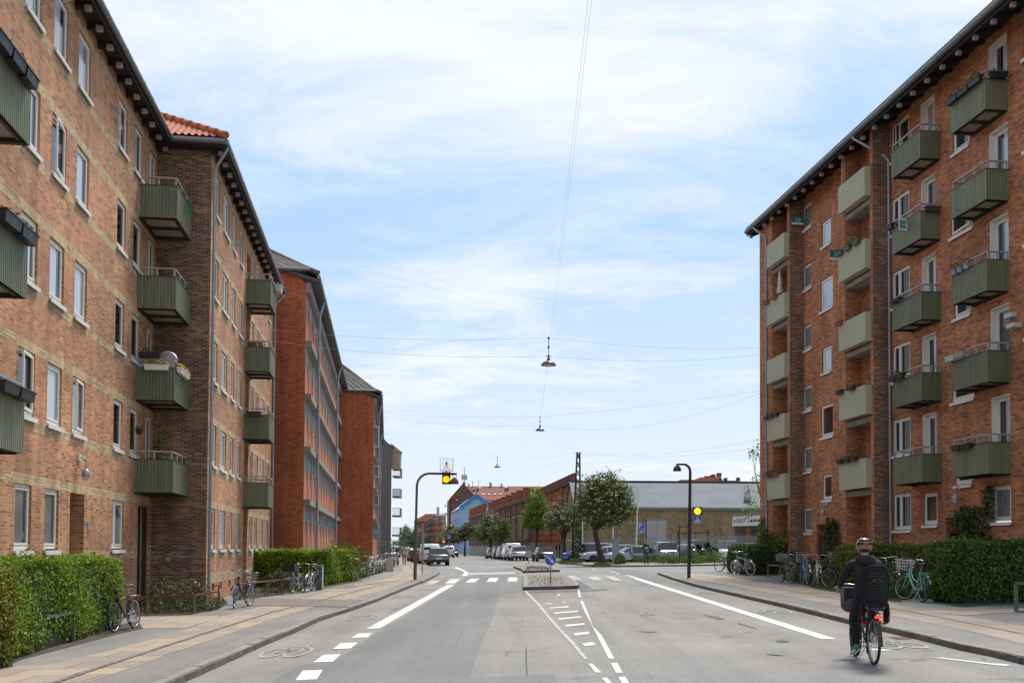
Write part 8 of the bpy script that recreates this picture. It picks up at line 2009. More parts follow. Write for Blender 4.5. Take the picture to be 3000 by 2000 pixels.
saleboard('teal for sale board beside the top floor window near the far corner', 43.9, at(2347, 645.5, 45.6).z, 17.80, 18.36, 0.37)
saleboard('teal for sale board half hidden by flower boxes on a pale parapet', 39.4, at(2460, 745.5, 41.1).z, 17.62, 18.2, 0.42)
c = at(2657, 658.5, 34.9); T = thing('sale_sign', 'white sold board with an orange label on a green balcony corner', 'sale board', c, world=True)
ex = V((0.93, 0.36, 0)).normalized(); nn = ex.cross(EZ); w_, h_ = 0.68, 0.43
m = MB(); m.hexa([c + ex * a + EZ * z - nn * d_ for z in (-h_ / 2, h_ / 2) for a, d_ in ((-w_ / 2, 0), (w_ / 2, 0), (w_ / 2, 0.02), (-w_ / 2, 0.02))], 0)
def rect(x0, y0, x1, y1, mi, off=0.003): put_poly(m, [(x0, y0), (x1, y0), (x1, y1), (x0, y1)], c, ex, EZ, off, mi)
rect(-0.31, -0.15, -0.20, 0.14, 1); rect(-0.19, -0.15, -0.04, 0.14, 2); rect(-0.02, 0.07, 0.30, 0.17, 3); put_text(m, 'SOLGT', c + ex * 0.14 + EZ * 0.12, ex, EZ, 0.095, 0.006, 4, width=0.22); rect(-0.30, -0.025, -0.05, -0.005, 0, 0.006)
for i, z in enumerate((0.03, -0.03, -0.09, -0.15)): rect(0.02, z - 0.008, 0.02 + (0.18 if i < 3 else 0.26), z + 0.008, 5)
m.build('board', [M['signwhite'], M['purpleb'], M['greenb'], M['orangeb'], M['black'], M['galv']], T)
m = MB(); m.pbox(PM, 31.02, 31.16, 0.002, 0.02, 2.93, 3.08, 0); put_text(m, '5', PM(31.09, 0.021, 3.0), FR.d * -1, EZ, 0.15, 0.002, 1); m.build('house_number_plate', [M['black'], M['signwhite']], RB)
m = MB(); m.pbox(PP, 47.3, 47.75, 0.002, 0.03, 3.86, 3.98, 0); m.pbox(PP, 47.4, 47.6, 0.002, 0.03, 3.66, 3.78, 0); m.build('street_name_plate', M['galv'], RB)
# ================================================================= people
def skin_body(name, joints, edges, regions, mats, parent, sub=1):
 """one continuous body: joints {name: (point, radius)}, edges between names; regions maps an edge to a material index"""
 names = list(joints); idx = {n: i for i, n in enumerate(names)}
 me = D.meshes.new(name); me.from_pydata([joints[n][0] for n in names], [(idx[a], idx[b]) for a, b in edges], []); o = D.objects.new(name, me); COL.objects.link(o)
 md = o.modifiers.new('skin', 'SKIN'); md.use_smooth_shade = True; md.branch_smoothing = 0.4
 sv = me.skin_vertices[0].data
 for i, n in enumerate(names):
  r = joints[n][1]; sv[i].radius = r if isinstance(r, tuple) else (r, r)
  sv[i].use_root = (n == 'pelvis')
 ss = o.modifiers.new('sub', 'SUBSURF'); ss.levels = sub; ss.render_levels = sub
 dg = bpy.context.evaluated_depsgraph_get(); dg.update()
 nm = D.meshes.new_from_object(o.evaluated_get(dg)); D.objects.remove(o); D.meshes.remove(me)
 nm.name = name; b = D.objects.new(name, nm); COL.objects.link(b); b.parent = parent; ORG[b.name] = V((0, 0, 0))
 nm.materials.clear()
 for m in mats: nm.materials.append(m)
 segs = [(V(joints[a][0]), V(joints[b_][0]), regions(a, b_)) for a, b_ in edges]
 for p in nm.polygons:
  c = p.center; best = 9; mi = 0
  for a, q, r in segs:
   d = q - a; t_ = clamp((c - a).dot(d) / max(d.length_squared, 1e-9), 0, 1); l = (a + d * t_ - c).length
   if l < best: best = l; mi = r
  p.material_index = mi; p.use_smooth = True
 return b
def hand(J, E, wrist, tip, side, curl=0.5, key='l', s=1.0, down=V((0, 0, -1))):
 """palm and five separate fingers, bent by curl towards `down`"""
 w = V(wrist); f = (V(tip) - w).normalized(); dn = (down - f * down.dot(f)).normalized(); ac = f.cross(dn) * side
 J['palm' + key] = (w + f * 0.055 * s, (0.034 * s, 0.018 * s)); E.append(('wr' + key, 'palm' + key))
 for i, (o_, ln) in enumerate(((0.028, 0.072), (0.010, 0.080), (-0.008, 0.075), (-0.026, 0.060))):
  b = w + f * 0.088 * s + ac * o_ * s; m_ = b + (f * (1 - curl * 0.5) + dn * curl * 0.8).normalized() * ln * 0.5 * s; e_ = m_ + (f * (1 - curl) + dn * (0.3 + curl)).normalized() * ln * 0.5 * s
  J['k%d%s' % (i, key)] = (b, 0.0095 * s); J['m%d%s' % (i, key)] = (m_, 0.0088 * s); J['t%d%s' % (i, key)] = (e_, 0.0075 * s)
  E += [('palm' + key, 'k%d%s' % (i, key)), ('k%d%s' % (i, key), 'm%d%s' % (i, key)), ('m%d%s' % (i, key), 't%d%s' % (i, key))]
 b = w + f * 0.035 * s + ac * 0.04 * s; J['th' + key] = (b, 0.012 * s); J['tt' + key] = (b + (f * 0.6 + ac * 0.5 + dn * 0.5).normalized() * 0.05 * s, 0.009 * s); E += [('palm' + key, 'th' + key), ('th' + key, 'tt' + key)]
BASE_E = [('pelvis', 'spine'), ('spine', 'chest'), ('chest', 'neck'), ('neck', 'chin'), ('chin', 'head'), ('head', 'crown'), ('chest', 'shl'), ('shl', 'ell'), ('ell', 'wrl'), ('chest', 'shr'), ('shr', 'elr'), ('elr', 'wrr'), ('pelvis', 'hil'), ('hil', 'knl'), ('knl', 'anl'), ('anl', 'tol'), ('pelvis', 'hir'), ('hir', 'knr'), ('knr', 'anr'), ('anr', 'tor')]
RAD = dict(pelvis=(0.14, 0.12), spine=(0.135, 0.11), chest=(0.15, 0.115), neck=0.056, chin=(0.066, 0.072), head=(0.080, 0.096), crown=(0.062, 0.075), shl=0.066, shr=0.066, ell=0.047, elr=0.047, wrl=0.031, wrr=0.031, hil=0.098, hir=0.098, knl=0.066, knr=0.066, anl=0.046, anr=0.046, tol=0.036, tor=0.036)
def person(label, loc, ang, pose, cols, scale=1.0, hair=None, group=None, rad=None, curl=(0.4, 0.4), name='person', face=True, hdown=V((0, 0, -1))):
 """cols: skin, top, trousers, shoes; figure faces +x locally"""
 T = thing(name, label, 'person', loc, ang, group); T.scale = (scale,) * 3
 R_ = dict(RAD); R_.update(rad or {})
 J = {k: (V(p), R_[k]) for k, p in pose.items() if k[:2] != 'ha'}; E = list(BASE_E)
 for k, s, c_ in (('l', 1, curl[0]), ('r', -1, curl[1])):
  w = V(pose['wr' + k]); e = V(pose['el' + k]); hand(J, E, w, w + (w - e).normalized() * 0.1 if ('ha' + k) not in pose else pose['ha' + k], s, c_, k, 1.0, hdown)
 def reg(a, b):
  if a in ('neck', 'chin', 'head') or a[:4] == 'palm' or a[0] in 'kmt' and a[1] in '0123h' or b[:4] == 'palm': return 0
  if a[:2] == 'an': return 3
  if a in ('hil', 'hir', 'knl', 'knr') or b in ('hil', 'hir'): return 2
  return 1
 body = skin_body('body', J, E, reg, cols, T)
 hc = V(pose['head']); fw = V((1, 0, 0)); up = (V(pose['crown']) - V(pose['chin'])).normalized()
 if hair:
  m = MB(); m.ell(hc + V((-0.022, 0, 0.035)), (0.105, 0.092, 0.098), 14, 9)
  if hair[1]: m.ell(hc + V((-0.12, 0, 0.03)), (0.05, 0.045, 0.05), 8, 6)
  m.build('hair', hair[0], T, uv=False)
 if face:
  m = MB(); m.ell(hc + fw * 0.098 + V((0, 0, -0.025)), (0.018, 0.013, 0.024), 8, 6); m.build('nose', cols[0], T, uv=False)
  m = MB()
  for s in (-1, 1): m.ell(hc + V((0.083, s * 0.031, 0.005)), (0.012, 0.014, 0.009), 8, 6)
  m.build('eyes', M['black'], T, uv=False)
  m = MB(); m.ell(hc + V((0.088, 0, -0.062)), (0.010, 0.024, 0.006), 8, 6); m.build('mouth', M['lips'], T, uv=False)
  m = MB()
  for s in (-1, 1): m.ell(hc + V((0.0, s * 0.088, -0.01)), (0.020, 0.010, 0.030), 8, 6)
  m.build('ears', cols[0], T, uv=False)
 return T
M['skin'] = pm('skin', (0.42, 0.235, 0.165), 0.5, var=0.06); M['lips'] = pm('lips', (0.32, 0.12, 0.10), 0.5)
def cloth(n, c): return pm(n, c, 0.85, var=0.25, scale=9, bump=0.15)
M['blackcloth'] = cloth('black_cloth', (0.0075, 0.0075, 0.009)); M['blackcloth2'] = cloth('black_trousers', (0.006, 0.006, 0.007)); M['jeans'] = cloth('blue_jeans', (0.025, 0.055, 0.13)); M['whitetop'] = cloth('pale_sweater', (0.45, 0.45, 0.46)); M['greytr'] = cloth('grey_trousers', (0.17, 0.165, 0.16)); M['navycl'] = cloth('navy_jacket', (0.02, 0.022, 0.03)); M['lilac'] = cloth('grey_lilac_jacket', (0.30, 0.29, 0.36)); M['beigecl'] = cloth('beige_coat', (0.30, 0.23, 0.16))
M['hairred'] = pm('ginger_hair', (0.20, 0.07, 0.025), 0.6, var=0.3, scale=30); M['hairdark'] = pm('dark_hair', (0.02, 0.014, 0.010), 0.6, var=0.3, scale=30); M['shoe'] = pm('dark_shoe', (0.02, 0.02, 0.022), 0.6)
def stand(**kw):
 p = dict(pelvis=(0, 0, .95), spine=(0, 0, 1.13), chest=(0.0, 0, 1.36), neck=(0.005, 0, 1.475), chin=(0.02, 0, 1.545), head=(0.022, 0, 1.60), crown=(0.012, 0, 1.665), shl=(0, .175, 1.40), ell=(-.02, .235, 1.13), wrl=(.05, .245, .89), shr=(0, -.175, 1.40), elr=(-.02, -.235, 1.13), wrr=(.05, -.245, .89), hil=(0, .095, .90), knl=(.02, .10, .49), anl=(-.01, .10, .085), tol=(.13, .115, .035), hir=(0, -.095, .90), knr=(.02, -.10, .49), anr=(-.01, -.10, .085), tor=(.13, -.115, .035))
 p.update(kw); return p
p = G(1892, 1653.5, SWO)
W_ = person('woman in blue jeans and a lilac and black jacket by the yard fence', p, -PI / 2 + 0.25, stand(ell=(.05, .24, 1.15), wrl=(.20, .10, 1.03), elr=(.05, -.24, 1.15), wrr=(.20, -.08, 1.01), knl=(.03, .13, .49), anl=(0, .16, .085), tol=(.13, .18, .035)), [M['skin'], M['navycl'], M['jeans'], M['shoe']], 1.0, (M['hairred'], True))
m = MB(); m.ell((0.0, 0, 1.17), (0.155, 0.185, 0.13), 14, 8); m.build('jacket_lower', M['lilac'], W_, uv=False)
p = G(1184, 1656.5, SWO)
W_ = person('pedestrian in a pale sweater with backpack straps, walking towards the camera on the left pavement', p, -PI / 2 + 0.1, stand(knl=(.10, .09, .50), anl=(.12, .09, .10), tol=(.25, .1, .06), knr=(.0, -.09, .50), anr=(-.16, -.09, .12), tor=(-.03, -.1, .04)), [M['skin'], M['whitetop'], M['greytr'], M['shoe']], 1.03, (M['hairdark'], False))
m = MB(); m.box((-0.19, 0, 1.22), (0.15, 0.28, 0.42))
for s in (-1, 1): m.tube([(-.12, s * .1, 1.42), (0.0, s * .11, 1.485), (.105, s * .11, 1.40), (.115, s * .12, 1.2), (-.05, s * .19, 1.08)], 0.02, 5)
tag(m.build('backpack', M['black'], W_, uv=False)); m = MB(); m.ell((0, 0, 1.02), (0.15, 0.19, 0.12), 12, 7); m.build('sweater_hem', M['whitetop'], W_, uv=False)
far = [(1629.5, 123, 0.4, [M['skin'], M['blackcloth'], M['beigecl'], M['shoe']], M['hairdark'], 'person in a black jacket standing close to another by the orange hall wall'), (1639, 122, PI - 0.4, [M['skin'], M['blackcloth'], M['greytr'], M['shoe']], M['hairdark'], 'second person of the pair in black jackets by the orange hall wall'),
  (1578, 106, -1.2, [M['skin'], M['blackcloth'], M['jeans'], M['shoe']], M['hairred'], 'person with reddish hair behind the dark grey hatchback'), (1534, 112, -1.4, [M['skin'], M['navycl'], M['jeans'], M['shoe']], M['hairdark'], 'dark haired person behind the white crossover'),
  (1163, 150, 1.4, [M['skin'], M['blackcloth'], M['blackcloth2'], M['shoe']], M['hairdark'], 'person in black far along the left pavement'), (1173, 158, 1.5, [M['skin'], M['beigecl'], M['navycl'], M['shoe']], M['hairdark'], 'person in a beige coat far along the left pavement'), (1211, 128, -1.5, [M['skin'], M['navycl'], M['blackcloth2'], M['shoe']], M['hairdark'], 'person in dark clothes walking beside the parked car row')]
for (px, Y, a, cols, hr, lb) in far:
 q = at(px, 1603, Y); person(lb, (q.x, Y, gz(q.x, Y, SWO if Y != 128 else 0)), a, stand(), cols, 1.02, (hr, False), face=False)
rw, fw_ = G(2560, 1949.5), G(2510, 1925); dirc = (fw_ - rw); dirc.z = 0; dirc.normalize(); ang = math.atan2(dirc.y, dirc.x)
mid = rw + dirc * 0.52; base = V((mid.x, mid.y, gz(mid.x, mid.y, 0.006)))
BK = bicycle('black city bicycle with a child seat on the rear rack, ridden away from the camera', blk, rw, rw + dirc * 1.08, step=False, bar='city', guard=M['black'], seat=True, rack=M['black'], lean=0.0, group=None)
BK.location = base; BK.name = 'bicycle'
m = MB(); m.box((-0.80, 0, 0.69), (0.04, 0.10, 0.035)); m.build('tail_light', M['redglow'], BK, uv=False)
m = MB(); m.box((-0.885, 0, 0.44), (0.02, 0.045, 0.05)); m.build('reflector', M['redlens'], BK, uv=False)
m = MB(); m.bar((-0.80, 0, 0.60), (-0.93, 0, 0.30), 0.055, 0.012); m.build('mudflap', M['black'], BK, uv=False)
m = MB(); m.box((0.66, 0, 0.92), (0.26, 0.34, 0.24)); m.ell((0.60, 0.06, 0.78), (0.13, 0.15, 0.12), 10, 7, 1); m.build('front_bag', [M['black'], M['lilacd']], BK, uv=False)
CS = thing('child_seat', 'black perforated bicycle child seat with red foot ends, mounted behind the rider', 'child seat', base, ang)
m = MB(); N = 20
def shell(z, y):
 """back shell, curved around the child: returns the local x"""
 return -0.70 - 0.10 * (z - 0.86) + 0.16 * (abs(y) / 0.2) ** 2
prof = [(0.86, 0.15), (0.92, 0.172), (1.02, 0.182), (1.12, 0.186), (1.22, 0.18), (1.30, 0.165), (1.36, 0.13), (1.385, 0.07)]
vs = []; K = 12
for z, w in prof:
 for i in range(K + 1):
  y = -w + 2 * w * i / K; vs.append((shell(z, y), y, z))
n1 = len(vs); vs += [(x + 0.02, y * 0.94, z) for x, y, z in vs]
q = lambda i, j, o: o + i * (K + 1) + j
fs = [(q(i, j, 0), q(i, j + 1, 0), q(i + 1, j + 1, 0), q(i + 1, j, 0)) for i in range(len(prof) - 1) for j in range(K)]
m.add(vs[:n1], fs, 0, True); m.add(vs[n1:], fs, 0, True)
rim_ = [vs[q(i, 0, 0)] for i in range(len(prof))] + [vs[q(len(prof) - 1, j, 0)] for j in range(1, K)] + [vs[q(i, K, 0)] for i in range(len(prof) - 1, -1, -1)]
m.tube([V(v) + V((0.01, 0, 0)) for v in rim_], 0.016, 6); m.hexa([V(v) for v in ((-.72, -.15, .82), (-.36, -.15, .80), (-.36, .15, .80), (-.72, .15, .82), (-.72, -.15, .88), (-.36, -.15, .84), (-.36, .15, .84), (-.72, .15, .88))])
sh_ = m
for iz in range(6):
 for iy in range(7):
  z = 0.95 + iz * 0.042; y = -0.105 + iy * 0.035 + (0.0175 if iz % 2 else 0) - 0.008; x = shell(z, y) - 0.003
  m.add([(x, y - 0.007, z), (x, y, z + 0.009), (x, y + 0.007, z), (x, y, z - 0.009)], [(0, 1, 2, 3)], 1)
for dz in (1.24, 1.275): m.tube([(shell(dz, y) - 0.004, y, dz + 0.012 * (1 - (y / 0.1) ** 2)) for y in (-0.1, -0.05, 0, 0.05, 0.1)], 0.005, 4, 1)
m.build('seat_shell', [M['seatgrey'], M['holegrey']], CS, uv=False)
m = MB(); m.add([(shell(1.19, y) - 0.005, y, 1.19 + dz) for y, dz in ((-0.06, -0.015), (0.06, -0.015), (0.048, 0.015), (0, 0.026), (-0.048, 0.015))], [(0, 1, 2, 3, 4)]); m.build('reflector', M['redlens'], CS)
for s in (-1, 1):
 m = MB(); m.tube([(-0.58, s * 0.165, 0.86), (-0.60, s * 0.175, 0.74), (-0.50, s * 0.18, 0.60)], 0.03, 6); m.bar((-0.56, s * 0.145, 0.80), (-0.58, s * 0.145, 0.60), 0.055, 0.02)
 m.build('leg_guard', M['seatgrey'], CS, uv=False)
 m = MB(); m.tube([(-0.62, s * 0.185, 0.70), (-0.62, s * 0.18, 0.62), (-0.61, s * 0.15, 0.59), (-0.60, s * 0.09, 0.585)], 0.013, 6); m.build('foot_end', M['redlens'], CS, uv=False)
m = MB(); m.tube([(-0.30, 0.05, 0.62), (-0.62, 0.06, 0.82)], 0.01, 5); m.tube([(-0.30, -0.05, 0.62), (-0.62, -0.06, 0.82)], 0.01, 5); m.box((-0.62, 0, 0.79), (0.22, 0.18, 0.05)); m.build('bracket', M['black'], CS, uv=False)
pose = dict(pelvis=(-.24, 0, 1.0), spine=(-.20, 0, 1.16), chest=(-.10, 0, 1.38), neck=(-.05, 0, 1.495), chin=(-.01, 0, 1.565), head=(0.0, 0, 1.62), crown=(-.01, 0, 1.68), shl=(-.07, .185, 1.425), ell=(.06, .285, 1.20), wrl=(.24, .30, 1.065), shr=(-.07, -.185, 1.425), elr=(.06, -.285, 1.20), wrr=(.24, -.30, 1.065), hal=(.36, .295, 1.05), har=(.36, -.295, 1.05),
   hil=(-.21, .10, .965), knl=(.10, .125, .62), anl=(-.02, .13, .235), tol=(.12, .14, .175), hir=(-.21, -.10, .965), knr=(.19, -.12, .80), anr=(.0, -.13, .47), tor=(.14, -.14, .42))
RD = person('cyclist in a black hooded jacket, black trousers and helmet, riding away in the right lane', base, ang, pose, [M['skin'], M['blackcloth'], M['blackcloth2'], M['shoe']], 1.0, (M['hairdark'], False), rad=dict(chest=(0.165, 0.13), spine=(0.16, 0.13), pelvis=(0.155, 0.14), shl=0.085, shr=0.085, ell=0.062, elr=0.062, wrl=0.036, wrr=0.036, knl=0.085, knr=0.085, anl=0.062, anr=0.062, hil=0.11, hir=0.11), curl=(0.9, 0.9))
m = MB(); hc = V((0.0, 0, 1.655)); prof = [(0.001, 0.135), (0.05, 0.128), (0.09, 0.105), (0.118, 0.06), (0.128, 0.0), (0.124, -0.03), (0.108, -0.04)]
m.lathe([(r, z) for r, z in prof], 22, hc, Matrix.Diagonal((1.12, 0.92, 1.0)))
o = m.build('helmet', M['helmet'], RD, uv=False)
m = MB()
for a in (-1.0, -0.55, 0.0, 0.55, 1.0):
 for (z, h_) in ((0.045, 0.016), (0.092, 0.012)):
  if a == 0 and z < 0.06: continue
  r = 0.123 if z < 0.06 else 0.101; x = -r * 1.13 * math.cos(a); y = r * 0.93 * math.sin(a); t_ = V((math.sin(a), math.cos(a), 0)).normalized() * (0.028 if z < 0.06 else 0.02)
  c = hc + V((x, y, z)); m.hexa([c + t_ * i + V((0.012 * j, 0, k * h_)) for k in (-1, 1) for i, j in ((-1, -1), (1, -1), (1, 1), (-1, 1))])
m.build('vents', M['black'], o, uv=False)
m = MB(); m.hexa([hc + V((-0.146 + j * 0.01, y, z)) for z, w in ((-0.015, 0.012), (0.055, 0.024)) for y, j in ((-w, 0), (w, 0), (w, 1), (-w, 1))]); m.build('rear_light', M['redlens'], o, uv=False)
m = MB(); m.torus((-0.075, 0, 1.475), 0.105, 0.045, 20, 8, 0, 'z', Matrix.Rotation(-0.25, 3, 'Y')); m.ell((-0.175, 0, 1.455), (0.06, 0.12, 0.085), 12, 8); m.build('hood', M['blackcloth'], RD, uv=False)
m = MB(); m.lathe([(0.16, -0.10), (0.175, -0.02), (0.165, 0.1)], 18, (-.225, 0, 1.03), Matrix.Diagonal((1.0, 1.18, 1))); m.build('jacket_hem', M['blackcloth'], RD, uv=False)
for (a, t_) in (('anl', 'tol'), ('anr', 'tor')):
 p0, p1 = V(pose[a]), V(pose[t_]); m = MB(); d_ = (p1 - p0); d_.z *= 1; f_ = d_.normalized(); c = p0 + f_ * 0.06 + V((0, 0, -0.04)); Mx = Matrix(((f_.x, -f_.y, 0), (f_.y, f_.x, 0), (0, 0, 1))).to_3x3() @ Matrix.Rotation(0.35, 3, 'Y')
 m.ell(c, (0.15, 0.052, 0.052), 12, 8, 0, Mx); m.ell(c + V((-0.105, 0, 0.035)), (0.04, 0.045, 0.05), 10, 7, 1, Mx); m.box(c + V((0, 0, -0.042)), (0.27, 0.09, 0.025), 2, Mx); m.build('shoe', [M['shoeblue'], M['shoegreen'], M['signwhite']], RD, uv=False)
# ================================================================= things on the balconies
def fbox(label, P, v, d_, z, ln, mat, plants=None, n=60, h=0.2, along=True, w=0.16, hh=0.16, fl=None, nf=0, group='flower boxes on the balconies'):
 """flower box; along=True runs with the front, else across it"""
 c = P(v, d_, z); T = thing('flower_box', label, 'flower box', c, group=group, world=True)
 Q = P if along else (lambda a, b, z_: P(v + (b - d_), d_ + (a - v), z_))
 m = MB(); a, b = v - ln / 2, v + ln / 2
 m.hexa([Q(a + 0.03, d_ - w * 0.36, z), Q(b - 0.03, d_ - w * 0.36, z), Q(b - 0.03, d_ + w * 0.36, z), Q(a + 0.03, d_ + w * 0.36, z), Q(a, d_ - w / 2, z + hh), Q(b, d_ - w / 2, z + hh), Q(b, d_ + w / 2, z + hh), Q(a, d_ + w / 2, z + hh)])
 m.pbox(Q, a - 0.012, b + 0.012, d_ - w / 2 - 0.012, d_ + w / 2 + 0.012, z + hh - 0.02, z + hh + 0.004); m.build('box', mat, T)
 if plants:
  Pn = []
  for _ in range(n): Pn.append(Q(RN.uniform(a, b), d_ + RN.uniform(-w / 2, w / 2), z + hh + abs(RN.gauss(0, 0.5)) * h))
  m = MB(); leaf_mesh(m, np.array(Pn), np.tile(np.array((0, 0, 1.0)), (n, 1)), 0.085, 0.5, 0, 0.1, 0.9)
  if nf:
   Pf = np.array([Q(RN.uniform(a, b), d_ + RN.uniform(-w / 2, w / 2), z + hh + RN.uniform(0.5, 1.0) * h) for _ in range(nf)]); leaf_mesh(m, Pf, np.tile(np.array((0, 0, 1.0)), (nf, 1)), 0.07, 0.95, 1, 0, 0.6)
  m.build('plants', [plants, fl or M['yflower']], T, uv=False)
 return T
GRN = M['lfVineB']; BLK = M['black']; TER = M['terracotta']; PNK = M['pinkfl']
zR = lambda k: 5.0 + 2.8 * (k - 1)
dB = 0.74 + 0.10
for i, v in enumerate((28.75, 29.4, 30.05)): fbox(['black flower box at the near end of the top right balcony, full of green', 'middle black flower box of the top right balcony with yellow flowers', 'black flower box at the far end of the top right balcony with pale flowers'][i], PM, v, dB, zR(5) - 0.02, 0.62, BLK, GRN, 60, 0.22, fl=M['yflower'] if i < 2 else PNK, nf=8)
fbox('long black box with dark plants on the near side of the top right balcony', PM, 28.28, 0.38, zR(5) - 0.02, 0.55, BLK, M['lfBrown'], 40, 0.1, False)
for i, v in enumerate((33.55, 34.1)): fbox(['black flower box with herbs on the second balcony from the bottom, left column', 'black flower box with young plants at the far end of that balcony'][i], PM, v, dB, zR(2) + 0.02, 0.55, BLK, GRN, 45, 0.2)
fbox('pale grey empty flower box hanging at the far end of a right column balcony', PM, 30.25, dB, zR(2) + 0.02, 0.5, M['panelw'], None); fbox('grey flower box with a little dry growth beside the pale one', PM, 29.7, dB, zR(2) + 0.04, 0.55, M['galv'], M['lfBrown'], 14, 0.1)
for i, v in enumerate((29.4, 29.95)): fbox(['black empty flower box on the lowest right column balcony, nearer one', 'black empty flower box on the lowest right column balcony, farther one'][i], PM, v, dB, zR(1) - 0.1, 0.5, BLK, None)
fbox('brown empty flower box on the near side of the sold balcony', PM, 32.15, 0.37, zR(4) - 0.04, 0.55, M['bark'], None, along=False)
fbox('black flower box at the far end of the sold balcony', PM, 34.2, dB, zR(4) - 0.02, 0.4, BLK, None)
T = fbox('black wire planter frame hanging on the third balcony of the left column', PM, 33.8, dB, zR(3) + 0.02, 0.7, M['blacksteel'], M['bark'], 30, 0.05, hh=0.09)
for i, v in enumerate((29.35, 29.7, 30.05)):
 c = PM(v, dB, zR(3) - 0.03); T = thing('flower_pot', ['pale blue hanging pot with red flowers, nearest of three on one balcony rail', 'pale blue hanging pot with red flowers, middle of three on one balcony rail', 'pale blue hanging pot with red flowers, farthest of three on one balcony rail'][i], 'flower pot', c, group='pale blue hanging pots', world=True)
 m = MB(); m.lathe([(0.07, 0), (0.095, 0.17), (0.10, 0.17)], 12, c); m.build('pot', M['paleblue'], T); m = MB(); P_ = np.array([c + V((RN.uniform(-.1, .1), RN.uniform(-.1, .1), RN.uniform(.17, .3))) for _ in range(34)]); leaf_mesh(m, P_[:24], np.tile(np.array((0, 0, 1.0)), (24, 1)), 0.08, 0.6); leaf_mesh(m, P_[24:] + np.array((0, 0, .05)), np.tile(np.array((0, 0, 1.0)), (10, 1)), 0.07, 0.9, 1); m.build('plants', [GRN, M['redfl']], T, uv=False)
zL = lambda k: 5.2 + 2.8 * (k - 1); dl = UM - UP + 0.33
def lbox(k, far, items):
 for i, (t_, mat, pl, fl, nf, lb) in enumerate(items):
  v = (36.3 + 1.9 * t_) if not far else (44.3 + 1.9 * t_); fbox(lb, PM, v, dl, zL(k) - 0.06, 0.5, mat, pl, 42, 0.2, fl=fl, nf=nf)
lbox(4, 0, [(0.15, M['greendark'], GRN, PNK, 7, 'green flower box with pink flowers on a pale near column parapet'), (0.55, M['greendark'], GRN, M['yflower'], 9, 'green flower box with yellow flowers in the middle of that parapet'), (0.92, M['greendark'], GRN, PNK, 4, 'green flower box at the far corner of that parapet')])
lbox(3, 0, [(0.97, TER, None, None, 0, 'terracotta box on the far corner of the third pale parapet')])
lbox(2, 0, [(0.4, BLK, None, None, 0, 'dark grey empty box on the second pale parapet, nearer one'), (0.95, BLK, None, None, 0, 'black empty box at the far corner of the second pale parapet')])
lbox(1, 0, [(0.3, BLK, GRN, None, 0, 'black box with bushy greens on the lowest near pale parapet, nearest'), (0.62, BLK, GRN, None, 0, 'black box with bushy greens on the lowest near pale parapet, middle'), (0.94, BLK, GRN, None, 0, 'black box with small seedlings on the lowest near pale parapet, farthest')])
lbox(2, 1, [(0.35, BLK, GRN, None, 0, 'black box of grass like greens on the far pale column, nearest'), (0.65, BLK, GRN, None, 0, 'black box of grass like greens on the far pale column, middle'), (0.95, BLK, GRN, None, 0, 'black box of grass like greens on the far pale column, farthest')])
lbox(1, 1, [(0.35, TER, GRN, M['redfl'], 5, 'brown bowl with pink flowers on the lowest far pale parapet'), (0.65, BLK, GRN, M['redfl'], 9, 'black pot with red flowers on the lowest far pale parapet'), (0.95, TER, M['lfBrown'], PNK, 3, 'brown pot at the far corner of the lowest far pale parapet')])
lbox(4, 1, [(0.45, TER, None, None, 0, 'terracotta box beside the folded parasol on the far pale column'), (0.97, TER, None, None, 0, 'small brown box at the corner by the folded parasol')])
c = PM(45.2, dl - 0.3, zL(4) - 0.15); T = thing('parasol', 'folded pale striped parasol standing on a far pale balcony', 'parasol', c, world=True)
m = MB(); m.tube([c, c + V((0, 0, 0.5))], 0.02, 6); m.build('pole', M['galv'], T); m = MB(); m.lathe([(0.13, 0.36), (0.155, 0.45), (0.10, 0.75), (0.09, 1.1), (0.05, 1.35), (0.01, 1.5)], 10, c); m.build('canopy', M['panelw'], T)
for i, (d_, z) in enumerate(((0.12, 11.65), (0.42, 11.28))):
 m = MB(); m.pbox(PM, 28.05 - 0.25 * i, 28.40 - 0.25 * i, 0.002, 0.16 + d_ * 0.3, z - 0.06 - 2.8, z + 0.07 - 2.8); tag(m.build('nest_box', M['panelw']), ['upper white nest box on the right wall beside a balcony door', 'lower white nest box on the right wall beside a balcony door'][i], 'nest box', 'white nest boxes')
zA = lambda k: 4.29 + 2.78 * k
for i, v in enumerate((17.0, 17.62, 18.25)): fbox(['black ribbed flower box, nearest on the third balcony at the left edge', 'black ribbed flower box, middle one on the third balcony at the left edge', 'black ribbed flower box at the far end of the third balcony at the left edge'][i], PA, v, 1.16, zA(2) - 0.02, 0.58, BLK, M['lfBrown'], 16, 0.05, w=0.2, hh=0.19)
for i, v in enumerate((17.5, 18.3)): fbox(['long black flower box on the second balcony at the left edge', 'black flower box with a small white triangle at the end of that balcony'][i], PA, v, 1.16, zA(1) - 0.02, 0.75, BLK, M['lfBrown'], 26, 0.07, w=0.2, hh=0.2)
for i, v in enumerate((17.6, 18.35)): fbox(['black flower box on the lowest balcony at the left edge', 'black flower box at the far end of the lowest balcony at the left edge'][i], PA, v, 1.16, zA(0) - 0.04, 0.7, BLK, None, w=0.2, hh=0.18)
zc = zA(1) - 0.02
fbox('white flower box of yellow pansies facing the camera on the left corner balcony', PA, 30.95, 0.62, zc - 0.06, 0.72, M['white'], GRN, 30, 0.1, False, nf=70)
for i, v in enumerate((31.55, 32.3)): fbox(['white flower box of yellow pansies at the street corner of that balcony', 'white flower box of yellow pansies farther along that balcony'][i], PA, v, 1.22, zc - 0.06, 0.62, M['white'], GRN, 26, 0.1, nf=50)
